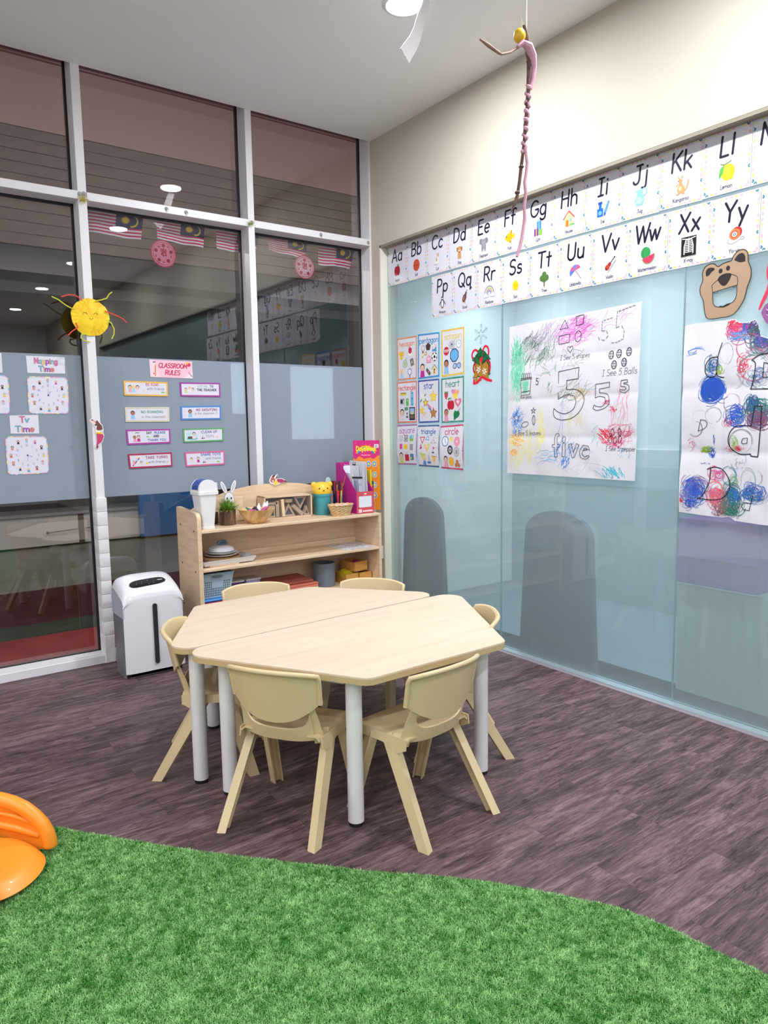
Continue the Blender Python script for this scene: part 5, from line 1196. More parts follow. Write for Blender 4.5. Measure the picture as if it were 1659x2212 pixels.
# ---- pictures, drawn about the origin inside a radius of about 1
def heart_pts(r=1): return [(r*.062*16*math.sin(t)**3, r*.062*(13*math.cos(t)-5*math.cos(2*t)-2*math.cos(3*t)-math.cos(4*t))) for t in [2*PI*i/30 for i in range(30)]]
def star_pts(r=1, k=.45, n=5, a=90): return [((r if i % 2 == 0 else r*k)*math.cos(math.radians(a+180*i/n)), (r if i % 2 == 0 else r*k)*math.sin(math.radians(a+180*i/n))) for i in range(2*n)]
def ngon(n, r=1, a=90, sy=1): return [(r*math.cos(math.radians(a+360*i/n)), sy*r*math.sin(math.radians(a+360*i/n))) for i in range(n)]
def outl(A, pts, fill, w_=.08, c=(60, 50, 60)): A.poly(pts, fill); A.line(pts, w_, c, closed=True)
SK = (244, 206, 172)
def pic(A, n):
    E, P, L, R, T = A.ell, A.poly, A.line, A.rect, A.text
    if n == 'apple': E(-.3, 0, .5, .8, (170, 24, 52)); E(.3, 0, .5, .8, (170, 24, 52)); L([(0, .6), (.1, 1)], .1, (80, 50, 40)); E(.3, .95, .25, .12, (90, 150, 60), .4)
    elif n == 'ball':
        E(0, 0, .85, .95, (212, 84, 44)); c = (120, 50, 30)
        L([(-.85, 0), (.85, 0)], .06, c); L([(0, -.95), (0, .95)], .06, c); A.ring(-1.1, 0, .8, .9, .06, c, 12, -50, 50); A.ring(1.1, 0, .8, .9, .06, c, 12, 130, 230)
    elif n == 'cat': E(0, -.3, .4, .6, (238, 230, 224)); E(.15, .5, .3, .28, (226, 190, 160)); P([(-.1, .6), (-.05, .98), (.1, .7)], (200, 150, 120)); P([(.2, .7), (.38, .98), (.42, .6)], (200, 150, 120)); E(-.15, -.1, .2, .3, (214, 170, 130)); L([(.2, -.8), (-.6, -.85), (-.9, -.7)], .12, (226, 200, 180)); E(.1, .5, .04, .05, K); E(.27, .5, .04, .05, K)
    elif n == 'dog': c = (206, 158, 104); E(0, -.4, .42, .55, c); E(-.25, -.85, .2, .14, c); E(.25, -.85, .2, .14, c); E(0, .45, .5, .45, c); E(-.5, .45, .16, .36, (170, 110, 66)); E(.5, .45, .16, .36, (170, 110, 66)); E(0, .3, .24, .18, (240, 214, 180)); E(0, .38, .09, .06, K); E(-.2, .55, .06, .07, K); E(.2, .55, .06, .07, K); E(0, -.02, .2, .09, (206, 60, 60))
    elif n == 'elephant': c = (146, 146, 152); E(-.28, -.35, .22, .62, c); E(.28, -.35, .22, .62, c); E(0, -.1, .45, .5, c); E(-.55, .55, .38, .42, (132, 132, 140)); E(.55, .55, .38, .42, (132, 132, 140)); E(0, .5, .42, .42, (160, 160, 166)); L([(0, .4), (.02, -.1), (.1, -.5)], .2, (160, 160, 166)); E(-.16, .58, .05, .05, K); E(.16, .58, .05, .05, K); E(-.28, -.92, .2, .06, (190, 190, 196)); E(.28, -.92, .2, .06, (190, 190, 196))
    elif n == 'fish': c = (250, 190, 30); P([(-1, -.1), (-.4, .5), (.3, .55), (.6, .15), (.95, .5), (1, -.1), (.85, -.55), (.55, -.15), (.1, -.6), (-.5, -.55)], c); P([(-.1, .5), (.5, 1), (.45, .45)], (226, 150, 20)); P([(-.2, -.6), (.3, -1), (.3, -.5)], (226, 150, 20)); E(-.6, .1, .1, .12, K); [L([(x, .4), (x+.1, -.4)], .06, (226, 140, 20)) for x in (-.2, .1, .35)]
    elif n == 'gift': R(-.2, -.4, .55, .9, (70, 130, 200)); R(.1, -.4, .24, .9, (150, 200, 230)); R(-.7, -.95, .05, .0, (120, 60, 150)); R(-.4, -.95, -.24, 0, (230, 190, 60)); R(.1, -.95, .75, -.2, (130, 190, 80)); E(.1, 1, .3, .12, (150, 190, 220))
    elif n == 'house': P([(-.7, -.9), (.7, -.9), (.7, .2), (0, .95), (-.7, .2)], (250, 226, 150)); L([(-.9, .1), (0, 1), (.9, .1)], .16, (216, 70, 70)); R(-.5, -.9, -.05, -.1, (232, 120, 50)); R(.15, -.4, .5, .0, (120, 180, 220)); E(0, .35, .12, .12, (120, 180, 220)); E(.5, -.85, .5, .2, (90, 180, 110), 0, 12, 0, PI)
    elif n == 'ink': R(-.85, -.9, .05, .1, (36, 106, 220)); R(-.6, .1, -.2, .6, (36, 106, 220)); R(-.7, .6, -.1, .9, (30, 70, 170)); E(-.4, -.45, .3, .26, (110, 170, 240)); P([(.3, -.9), (.15, -.5), (.8, .85), (1.05, .75), (.5, -.6)], (90, 150, 220)); P([(.15, -.95), (.2, -.5), (.5, -.65)], (30, 70, 170))
    elif n == 'jug': P([(-.5, -.9), (.35, -.9), (.65, -.3), (.4, .3), (.35, .8), (.6, 1), (-.7, .85), (-.4, .6), (-.4, .2), (-.75, -.3)], (140, 196, 230)); A.ring(.55, .55, .38, .42, .13, (140, 196, 230), 14, -100, 130); E(-.1, -.3, .35, .4, (176, 216, 240)); L([(-.7, -.5), (.5, -.35)], .1, (214, 236, 248))
    elif n == 'kangaroo': c = (222, 158, 108); P([(-.35, -.9), (.35, -.9), (.5, -.4), (.2, .1), (0, .5), (-.25, .45), (-.3, 0), (-.5, -.4)], c); L([(.3, -.8), (.7, -.5), (.85, 0), (.9, .35)], .18, c); E(-.1, .55, .25, .18, c, -.3); E(-.3, .85, .08, .22, c, .4); E(.1, .88, .08, .22, c, -.3); E(-.5, .1, .2, .07, c, .5); L([(-.3, -.95), (-.6, -.95)], .12, c); L([(.2, -.95), (.45, -.95)], .12, c); E(-.1, -.35, .2, .25, (240, 200, 160)); E(-.18, .6, .04, .04, K); E(-.33, .5, .06, .05, K)
    elif n == 'lemon': E(.15, -.1, .78, .85, (246, 206, 46)); E(.55, -.75, .2, .2, (246, 206, 46)); E(.0, .1, .4, .4, (250, 216, 70)); P([(-.25, .75), (-.75, .4), (-.85, -.3), (-.8, -.6), (-.4, -.1), (-.3, .4)], (92, 176, 76)); L([(-.7, .9), (-.3, .75), (.1, .85), (.5, 1)], .09, (110, 140, 70))
    elif n == 'moon': E(0, 0, .8, .8, (240, 170, 190)); E(.2, .1, .5, .5, (250, 220, 226))
    elif n == 'penguin': E(0, -.2, .42, .72, K); E(0, .62, .3, .3, K); E(0, -.25, .28, .55, (240, 240, 244)); E(0, .58, .2, .14, (240, 240, 244)); L([(-.4, .1), (-.75, -.4)], .12, K); L([(.4, .1), (.75, -.4)], .12, K); E(-.15, -.95, .16, .06, (230, 160, 60)); E(.15, -.95, .16, .06, (230, 160, 60))
    elif n == 'quail': E(-.1, -.15, .42, .68, (112, 76, 66), -.5); E(.28, .55, .22, .22, (92, 70, 66)); L([(.3, .8), (.5, 1), (.6, .9)], .07, K); L([(-.1, -.7), (-.12, -1)], .06, (150, 100, 60)); L([(.15, -.7), (.15, -1)], .06, (150, 100, 60)); E(-.2, -.2, .2, .4, (150, 110, 92), -.5); E(.36, .58, .05, .05, (240, 240, 240))
    elif n == 'rainbow':
        for i, c in enumerate([(150, 130, 214), (240, 226, 120), (150, 214, 160), (240, 160, 180), (120, 150, 220)]): A.ring(0, -.35, .95-.15*i, 1.15-.17*i, .15, c, 18, 0, 180)
        for s in (-1, 1):
            for x, y, r in ((-.25, 0, .3), (.25, 0, .3), (0, .2, .32)): E(s*.75+x, -.6+y, r, r*.9, (110, 140, 190))
            for x, y, r in ((-.25, 0, .26), (.25, 0, .26), (0, .2, .28)): E(s*.75+x, -.6+y, r, r*.9, (240, 244, 250))
    elif n == 'sun':
        for i in range(16): a = 2*PI*i/16; L([(.72*math.cos(a), .8*math.sin(a)), (.92*math.cos(a), 1.0*math.sin(a))], .06, (250, 220, 120))
        E(0, 0, .58, .68, (252, 206, 30)); A.ring(-.2, -.02, .1, .08, .05, (190, 120, 20), 6, 0, 180); A.ring(.2, -.02, .1, .08, .05, (190, 120, 20), 6, 0, 180); A.ring(0, -.15, .1, .08, .05, (190, 120, 20), 6, 180, 360)
    elif n == 'tree': R(-.09, -1, .09, .1, (104, 80, 60)); c = (86, 122, 62); [E(x, y, r, r, c) for x, y, r in ((0, .65, .38), (-.4, .15, .42), (.4, .15, .42), (0, 0, .45))]
    elif n == 'umbrella':
        L([(-.1, .3), (.9, -.95)], .09, (200, 120, 110)); A.push(0, 0, 1, .5)
        for i, c in enumerate([(90, 120, 220), (226, 90, 130), (110, 130, 226), (226, 90, 130)]): P([(0, .2)]+ac(-.0, -.0, .95, .9, 180-45*i, 135-45*i, 5), c)
        A.pop()
    elif n == 'violin':
        A.push(0, 0, 1, -.75); E(0, -.5, .34, .36, (190, 70, 50)); E(0, -.05, .27, .28, (190, 70, 50)); R(-.05, -.2, .05, 1, K); E(0, 1.05, .09, .12, (60, 40, 36)); E(0, -.75, .1, .12, K); L([(.5, -.9), (.45, .9)], .05, (70, 50, 50)); A.pop()
    elif n == 'melon':
        E(-.2, .35, .65, .68, (56, 156, 84)); [A.ring(-.2, .35, .6-.22*i, .66, .05, (36, 116, 60), 12, 90, 270) for i in range(2)]
        A.push(.15, -.1, 1, .25); P(ac(0, 0, .88, .9, 180, 360, 16), (120, 170, 90)); P(ac(0, 0, .8, .82, 180, 360, 16), (222, 66, 96)); [E(x, y, .035, .05, (80, 30, 40)) for x, y in ((-.4, -.2), (-.1, -.35), (.2, -.2), (.4, -.35), (0, -.6), (-.25, -.5))]; A.pop()
    elif n == 'xray':
        R(-.85, -1, .85, 1, (170, 170, 170)); R(-.8, -.95, .8, .95, (28, 26, 30)); c = (240, 240, 244); L([(-.7, .82), (0, .7), (.7, .82)], .09, c); L([(0, .8), (0, -.5)], .1, c)
        for i in range(8):
            y = .62-.17*i; r = .38+.05*min(i, 3)
            for s in (-1, 1): L([(s*.06, y), (s*r*.8, y+.04), (s*r, y-.1), (s*(r-.1), y-.18)], .075, c)
    elif n == 'yoyo': E(.2, .35, .62, .58, (196, 50, 60), .6); E(0, .2, .62, .58, (236, 130, 70), .6); E(-.02, .18, .42, .4, (214, 90, 80), .6); E(-.02, .18, .28, .27, (240, 236, 220)); E(-.02, .18, .18, .17, (80, 140, 150)); E(-.02, .18, .08, .08, (230, 226, 200)); L([(-.6, -.1), (-.8, -.6), (-.3, -.8), (.3, -.6), (.7, -.4)], .045, (180, 176, 186)); A.ring(.85, -.35, .24, .13, .05, (170, 166, 176), 12)
    elif n == 'zebra': E(0, 0, .6, .7, (240, 240, 240)); [L([(x, .6), (x+.1, -.6)], .12, K) for x in (-.4, -.1, .2, .45)]
    elif n == 'hexhoney': [outl(A, [(x+.45*a, y+.45*b) for a, b in ngon(6)], (250, 206, 60), .06, (226, 160, 40)) for x, y in ((-.35, .4), (.4, .35), (0, -.35))]
    elif n == 'gem': E(0, -.45, .95, .42, (230, 220, 210)); E(0, -.45, .7, .28, (250, 246, 240)); outl(A, [(p*.55, q*.62+.3) for p, q in ngon(6)], (206, 40, 80), .08, (140, 20, 60))
    elif n == 'hexgreen': outl(A, ngon(6, .9), (226, 240, 214), .12, (100, 130, 80)); outl(A, ngon(6, .5), (190, 214, 170), .08, (100, 130, 80)); L([(.4, .9), (.6, 1.4)], .12, (80, 80, 60))
    elif n == 'stone': A.push(0, 0, 1, .3); outl(A, [(-.6, -.8), (.6, -.8), (.6, .8), (-.6, .8)], (130, 130, 120), .08, (90, 90, 84)); outl(A, ngon(6, .4), (196, 190, 176), .06); A.pop()
    elif n == 'mirror': outl(A, ngon(6, .75), (236, 240, 250), .16, (110, 90, 170)); R(-.12, -1.4, .12, -.75, (110, 90, 170))
    elif n.startswith('kid'):
        cc = {'kidb': ((255, 226, 120), (170, 210, 240)), 'kidp': (K, (200, 40, 150)), 'kido': (K, (150, 200, 240)), 'kidr': (K, (236, 214, 226)), 'kidt': ((250, 226, 120), (90, 150, 220)), 'kidh': ((110, 70, 50), (236, 160, 190)), 'kids': (K, (206, 224, 130)), 'kidc': (K, (244, 170, 190)), 'kidy': ((240, 200, 90), (240, 230, 236))}[n]
        P([(-.55, -1.1), (.55, -1.1), (.4, -.1), (-.4, -.1)], cc[1]); E(0, .38, .52, .55, cc[0]); E(0, .28, .42, .44, SK if n not in ('kido', 'kidh') else (186, 132, 96)); E(-.15, .26, .04, .05, K); E(.15, .26, .04, .05, K); A.ring(0, .12, .12, .08, .04, (170, 70, 70), 6, 180, 360)
    elif n == 'necklace': A.ring(0, .2, .6, .7, .1, (90, 80, 90)); outl(A, [(p*.3, q*.3-.75) for p, q in ngon(5)], (180, 60, 110), .06)
    elif n == 'pentbox': outl(A, ngon(5, .95), (70, 54, 54), .08); A.line(ngon(5, .6), .07, (110, 90, 86), closed=True)
    elif n == 'toyblue': [E(x, y, .3, .3, (50, 140, 214)) for x, y in ((-.5, -.4), (.1, -.3), (.6, .1), (.6, -.5))]; R(-.7, -.5, .8, -.2, (50, 140, 214)); L([(-.5, -.2), (-.5, .6)], .1, (190, 60, 90)); L([(.6, .2), (.6, 1)], .1, (190, 60, 90))
    elif n == 'key': A.push(0, 0, 1, .5); A.ring(.5, 0, .35, .32, .2, (240, 200, 50)); L([(.2, 0), (-1, 0), (-1, -.3)], .16, (240, 200, 50)); L([(-.7, 0), (-.7, -.25)], .14, (240, 200, 50)); A.pop()
    elif n == 'soccer': E(0, 0, .9, .95, K); E(0, 0, .83, .88, (244, 244, 246)); P(ngon(5, .35), K); [P([(p*.2+.75*math.cos(a), q*.2+.78*math.sin(a)) for p, q in ngon(5)], K) for a in [math.radians(90+72*i+36) for i in range(5)]]
    elif n == 'envelope': outl(A, [(-.8, -.8), (.8, -.8), (.8, .3), (0, 1), (-.8, .3)], (240, 170, 200), .06, (200, 90, 140)); P([(-.6, .25), (.6, .25), (0, -.3)], (250, 226, 236))
    elif n == 'candy': A.push(0, 0, 1, .8); outl(A, [(-.4, -.8), (.4, -.8), (.4, .8), (-.4, .8)], (130, 40, 90), .06); P([(-.5, .6), (.5, .6), (.3, 1.1), (-.3, 1.1)], (60, 130, 80)); P([(-.5, -.6), (.5, -.6), (.3, -1.1), (-.3, -1.1)], (60, 130, 80)); E(0, 0, .25, .3, (214, 120, 170)); A.pop()
    elif n == 'birdhouse': P([(-.6, -1), (.6, -1), (.6, .2), (0, .8), (-.6, .2)], (236, 226, 170)); L([(-.85, .05), (0, .95), (.85, .05)], .12, (70, 120, 100)); E(0, -.1, .22, .24, (90, 60, 60)); R(-.2, -.8, .2, -.4, (196, 80, 70))
    elif n == 'web': A.line(ngon(8, .9), .05, (110, 110, 116), closed=True); A.line(ngon(8, .6), .05, (110, 110, 116), closed=True); A.line(ngon(8, .3), .05, (110, 110, 116), closed=True); [L([(0, 0), (math.cos(a)*1.05, math.sin(a)*1.05)], .05, (110, 110, 116)) for a in [PI/4*i for i in range(8)]]; E(0, .1, .2, .2, (80, 60, 70))
    elif n == 'octclock': outl(A, ngon(8, .9, 22), (240, 244, 244), .1, (110, 130, 130)); L([(0, .5), (0, 0), (.45, 0)], .07, (80, 90, 90))
    elif n == 'stop': outl(A, ngon(8, .95, 22), (196, 40, 62), .08, (236, 220, 220)); T('STOP', 0, -.22, .5, (245, 240, 240), .1)
    elif n == 'octblue': outl(A, ngon(8, .98, 22), (110, 184, 240), .14, (30, 60, 110))
    elif n == 'glasses': [outl(A, [(x+.48*p, .48*q) for p, q in ngon(8, 1, 22)], (170, 206, 244), .12, (40, 50, 110)) for x in (-.58, .58)]; L([(-.2, .3), (.2, .3)], .1, (190, 40, 80))
    elif n == 'ruler': R(-1, -.3, 1, .3, (240, 200, 60)); R(-1, .1, 1, .3, (150, 110, 50))
    elif n == 'door': R(-.45, -1.5, .45, 1.4, (60, 160, 206)); R(-.3, .2, .3, 1.1, (140, 200, 230)); R(-.3, -1.2, .3, -.2, (110, 190, 224))
    elif n == 'oven': R(-.9, -.8, .9, .8, (190, 190, 194)); R(-.7, -.5, .2, .5, K); R(.4, .3, .8, .6, (90, 90, 100))
    elif n == 'green': R(-.5, -.9, .5, .9, (110, 186, 90)); E(0, .4, .18, .18, (226, 240, 220))
    elif n == 'money': R(-.8, -.5, .8, .5, (60, 130, 80)); E(0, 0, .3, .35, (120, 180, 130))
    elif n == 'bottle': R(-.35, -1, .35, .4, (230, 230, 236)); R(-.35, -.4, .35, .1, (90, 80, 100)); R(-.2, .4, .2, .9, K)
    elif n == 'phone': R(-.85, -1.2, .85, 1.2, K); R(-.65, -.1, .65, 1, (150, 200, 240)); E(0, .1, .3, .3, (230, 200, 60)); R(-.65, -.9, .65, -.3, (120, 90, 84))
    elif n == 'flower': [E(.45*math.cos(a), .45*math.sin(a)+.1, .35, .22, (240, 240, 236), a) or A.ring(.45*math.cos(a), .45*math.sin(a)+.1, .35, .3, .04, (130, 160, 110), 10) for a in [2*PI*i/5 for i in range(5)]]; E(-.6, -.7, .5, .18, (90, 160, 80), .9); E(.8, .4, .4, .16, (90, 160, 80), .6)
    elif n == 'star': outl(A, star_pts(1.05, .5), (252, 220, 90), .08, (226, 180, 60)); E(-.18, .05, .05, .06, K); E(.18, .05, .05, .06, K)
    elif n == 'shoot':
        for i, c in enumerate([(214, 90, 130), (240, 160, 180), (110, 150, 220), (60, 90, 190)]): P([(.0+.1*i, .3-.25*i), (.1+.1*i, .05-.25*i), (1.1+.05*i, -.7-.18*i), (1.3-.05*i, -.55-.15*i)], c)
        A.push(-.4, .4, .75); outl(A, star_pts(1, .45), (252, 210, 70), .1, (70, 60, 60)); A.pop()
    elif n == 'starfish': outl(A, star_pts(1, .5), (190, 130, 76), .08, (150, 96, 52))
    elif n == 'straw': P([(-.6, .4), (.6, .4), (.45, -.4), (0, -1), (-.45, -.4)], (200, 50, 80)); P([(-.6, .4), (-.3, .8), (0, .55), (.3, .8), (.6, .4), (0, .3)], (80, 150, 70)); [E(x, y, .04, .06, (250, 220, 120)) for x, y in ((-.25, .1), (.2, .1), (0, -.2), (-.15, -.5), (.15, -.45))]
    elif n == 'hearts': [A.push(x, y, .7).poly(heart_pts(), c).pop() for x, y, c in ((-.35, .3, (230, 150, 200)), (.45, .1, (244, 170, 130)), (.05, -.5, (250, 220, 90)))]
    elif n == 'redapple': E(-.35, -.1, .55, .8, (200, 20, 50)); E(.35, -.1, .55, .8, (200, 20, 50)); L([(0, .6), (.2, 1.2)], .1, (90, 60, 40)); E(-.4, 1, .4, .16, (80, 150, 70), .3)
    elif n == 'heartring': P(heart_pts(1.05), (226, 120, 150)); A.push(0, .05, .45).poly(heart_pts(), (250, 236, 240)).pop()
    elif n == 'leaf': P([(-.7, -1.1), (-.85, .1), (-.5, .7), (0, .5), (.6, .6), (.85, 0), (.5, -.5), (0, -.7)], (30, 130, 80)); L([(-.6, -1), (.3, .5), (1, 1.1)], .06, (20, 90, 60))
    elif n == 'heartgirl': pic(A, 'kidh')
    elif n == 'smiley': A.rect(-.7, -.8, .7, .8, (226, 226, 226)); A.line([(-.7, -.8), (.7, -.8), (.7, .8), (-.7, .8)], .1, (90, 90, 96), closed=True); E(-.25, .2, .1, .1, K); E(.25, .2, .1, .1, K); A.ring(0, -.1, .3, .3, .08, K, 8, 190, 350)
    elif n == 'frame': R(-.8, -.9, .8, .9, (140, 110, 90)); R(-.6, -.7, .6, .7, (190, 200, 206)); E(0, 0, .3, .45, (60, 60, 66)); E(0, .1, .16, .2, (230, 230, 230))
    elif n == 'paint': R(-.8, -.8, .8, .8, (120, 190, 230)); R(-.8, -.8, .8, -.1, (130, 190, 70)); E(.4, .4, .2, .2, (250, 220, 80))
    elif n == 'pinksq': R(-.7, -.8, .7, .8, (220, 90, 160))
    elif n == 'chips': [E(.5*math.cos(a), .4*math.sin(a), .45, .35, (246, 212, 60)) for a in [2*PI*i/6 for i in range(6)]]; E(0, 0, .3, .25, (230, 180, 40))
    elif n == 'greysq': R(-.7, -.9, .7, .9, (170, 160, 176)); [L([(-.7, y), (.7, y)], .06, (120, 110, 130)) for y in (-.5, -.1, .3, .7)]
    elif n == 'bag': R(-.8, -1, .8, .6, (200, 40, 60)); A.ring(0, .6, .35, .45, .08, (140, 30, 40), 8, 0, 180)
    elif n == 'stained': R(-.7, -.8, .7, .8, (60, 120, 180)); R(-.5, -.6, 0, 0, (230, 200, 60)); R(.1, -.6, .5, .2, (60, 150, 90)); R(-.4, .1, .2, .6, (70, 160, 200))
    elif n == 'yield': outl(A, ngon(3, 1, -90), (240, 236, 240), .22, (200, 50, 80)); E(0, .1, .07, .07, (200, 50, 80))
    elif n == 'blutri': outl(A, ngon(3, .8, 80), (236, 240, 250), .18, (70, 130, 200))
    elif n == 'hanger': L([(0, .3), (-1, -.5), (1, -.5), (0, .3), (0, .6), (.2, .8), (.05, 1)], .07, (150, 80, 90))
    elif n == 'cone': P([(-.5, -.7), (.6, -.5), (.1, .9)], (196, 60, 90)); L([(-.3, 0), (.4, .1)], .1, (230, 200, 200))
    elif n == 'nachos': [P([(x-.4, y+.5), (x+.45, y+.4), (x, y-.6)], (250, 214, 110)) or L([(x-.4, y+.5), (x+.45, y+.4), (x, y-.6), (x-.4, y+.5)], .05, (206, 160, 60)) for x, y in ((-.5, .2), (.5, .3), (0, -.4))]
    elif n == 'flag': L([(-.3, -.8), (-.3, .8)], .08, (90, 80, 80)); P([(-.3, .8), (.7, .4), (-.3, 0)], (220, 90, 120)); E(-.2, -.85, .5, .2, (70, 90, 70))
    elif n == 'boat': L([(0, -.6), (0, 1.1)], .08, (70, 80, 100)); P([(-.8, -.5), (.8, -.5), (.5, -1), (-.5, -1)], (70, 130, 190)); P([(.08, -.3), (.08, .9), (.6, -.3)], (170, 200, 230))
    elif n == 'pizza': P([(-.7, .7), (.8, .6), (.1, -1.1)], (250, 214, 120)); P([(-.8, .9), (.9, .8), (.8, .6), (-.7, .7)], (196, 130, 70)); [E(x, y, .12, .12, (200, 70, 60)) for x, y in ((-.2, .4), (.3, .3), (.05, -.2))]
    elif n == 'tri_clown': P([(-.9, 1.1), (.9, .7), (.2, -.5)], (206, 220, 110)); A.push(.5, -.5, .9); pic(A, 'kidt'); A.pop()
    elif n == 'clock': E(0, 0, .95, 1, (70, 120, 180)); E(0, 0, .8, .84, (238, 244, 250)); L([(-.05, .6), (0, 0), (.35, -.4)], .08, (70, 90, 130))
    elif n == 'yelcir': E(0, 0, .7, .9, (246, 226, 90))
    elif n == 'donut': E(0, 0, .9, 1, (240, 150, 180)); E(0, 0, .22, .25, (240, 240, 246)); [E(.55*math.cos(a), .6*math.sin(a), .05, .05, (250, 250, 200)) for a in [2*PI*i/9 for i in range(9)]]
    elif n == 'tyre': E(0, 0, .85, 1, (50, 50, 56)); E(0, 0, .5, .6, (190, 190, 196)); E(0, 0, .2, .25, (90, 90, 96))
    elif n == 'coin': E(0, 0, .85, 1, (170, 172, 178)); E(0, 0, .7, .83, (204, 206, 212)); E(0, 0, .35, .5, (160, 162, 170))
    elif n == 'orange': E(0, 0, .8, 1, (240, 170, 40)); E(0, 0, .66, .82, (250, 200, 70)); [L([(0, 0), (.6*math.cos(a), .75*math.sin(a))], .05, (240, 170, 40)) for a in [2*PI*i/7 for i in range(7)]]
    elif n == 'cookies': [E(x, y, .42, .42, (190, 130, 80)) or E(x, y, .2, .2, (230, 190, 140)) for x, y in ((0, .4), (-.42, -.35), (.42, -.35))]
    elif n == 'group': [A.push(x, 0, .75).push(0, 0) and (pic(A, k) or A.pop().pop()) for x, k in ((-.8, 'kidc'), (0, 'kidb'), (.8, 'kidr'))]
    elif n == 'turtle': E(0, 0, .8, .55, (120, 190, 60), 0, 14, 0, PI); E(.9, .1, .25, .2, (150, 206, 90)); R(-.5, -.2, -.3, 0, (150, 206, 90)); R(.3, -.2, .5, 0, (150, 206, 90))
    elif n == 'hand': E(0, -.3, .4, .45, (246, 196, 150)); [L([(x, -.1), (x*1.6, .7)], .16, (246, 196, 150)) for x in (-.3, -.1, .12, .32)]
    elif n == 'toys': R(-.9, -.9, -.1, -.2, (80, 60, 60)); E(.5, -.5, .35, .35, (196, 70, 90)); P([(-.6, .1), (-.1, .1), (-.3, .8)], (90, 90, 110))
# ------------------------------------------------------------------ alphabet cards
CW, CH, P_ = .2035, .2535, .205
def card_art(two, what, word):
    A = Art(CW, CH, (220, 220, 235)); A.push(CW/2, CH/2)
    hw, hh = CW/2, CH/2
    teal, yel, pk, lb = (54, 122, 146), (232, 214, 110), (232, 176, 188), (190, 214, 244)
    seq = [pk, yel, pk, lb, (222, 224, 150), pk]
    def half(x, y, a, c):
        A.push(x, y, 1, a)
        pts = ac(0, 0, .0070, .0088, 0, 180, 7)
        A.poly(pts, c) if c != lb else A.line(pts, .0009, c, closed=True)
        if c == teal: A.ell(0, .0025, .0015, .0018, (200, 224, 232), 0, 6)
        A.pop()
    n = 9
    for i in range(n):
        x = -hw+.018+(CW-.034)*i/(n-1)
        half(x, -hh+.0045, 0, teal if i == 0 else seq[i % 6]); half(x, hh-.0045, PI, teal if i == n-1 else seq[(i+3) % 6])
    n = 11
    for i in range(n):
        y = -hh+.018+(CH-.036)*i/(n-1)
        half(-hw+.0045, y, -PI/2, teal if i in (0, n-2) else seq[i % 6]); half(hw-.0045, y, PI/2, teal if i in (3,) else seq[(i+2) % 6])
    h = .078; w_ = .0098
    A.text(two, -.002, .022, h, K, w_, it=.09, tr=.9 if two != 'Ww' else -.2)
    A.push(0, -.041, .038 if what != 'xray' else .043); pic(A, what); A.pop()
    A.text(word, 0, -.107, .0155, K, .0018, it=.05)
    A.pop(); return A
R1 = [('Aa', 'apple', 'Apple'), ('Bb', 'ball', 'Ball'), ('Cc', 'cat', 'Cat'), ('Dd', 'dog', 'Dog'), ('Ee', 'elephant', 'Elephant'), ('Ff', 'fish', 'Fish'), ('Gg', 'gift', 'Gift'), ('Hh', 'house', 'House'), ('Ii', 'ink', 'Ink'), ('Jj', 'jug', 'Jug'), ('Kk', 'kangaroo', 'Kangaroo'), ('Ll', 'lemon', 'Lemon'), ('Mm', 'moon', 'M')]
R2 = [('Pp', 'penguin', 'Penguin'), ('Qq', 'quail', 'Quail'), ('Rr', 'rainbow', 'Rainbow'), ('Ss', 'sun', 'Sun'), ('Tt', 'tree', 'Tree'), ('Uu', 'umbrella', 'Umbrella'), ('Vv', 'violin', 'Violin'), ('Ww', 'melon', 'Watermelon'), ('Xx', 'xray', 'X-ray'), ('Yy', 'yoyo', 'Yo-yo'), ('Zz', 'zebra', 'Z')]
desc = dict(apple='a red apple', ball='an orange basketball', cat='a small cat', dog='a tan puppy', elephant='a grey elephant', fish='a yellow fish', gift='gift boxes', house='a red-roofed house', ink='a blue ink bottle', jug='a light blue jug', kangaroo='a brown kangaroo', lemon='a yellow lemon', moon='the right frame edge cutting it', penguin='a penguin', quail='a brown quail', rainbow='a rainbow and clouds', sun='a smiling sun', tree='a green tree', umbrella='a striped umbrella', violin='a violin', melon='a watermelon', xray='a black rib-cage x-ray', yoyo='a red and orange yo-yo', zebra='the right frame edge cutting it')
rj = random.Random(21)
for row, (R_, u0, z0) in enumerate(((R1, .112, 2.5003), (R2, .5676, 2.2321))):
    for i, (two, what, word) in enumerate(R_):
        u = u0+P_*i; j = rj.uniform(-.002, .002); z = z0 if row == 0 else z0
        CHH = .2545 if row == 0 else .2515
        q = [(u, z+j), (u+CW, z+j*.5), (u+CW, z-CHH+j), (u, z-CHH-j)]
        A = card_art(two, what, word)
        sheet('alphabet_card', 'R', q, A, '%s alphabet card with %s, %s row on the aqua glass' % (two, desc[what], 'top' if row == 0 else 'lower'), 'alphabet card', 'alphabet cards on the aqua glass', off=.0006*(i % 2))
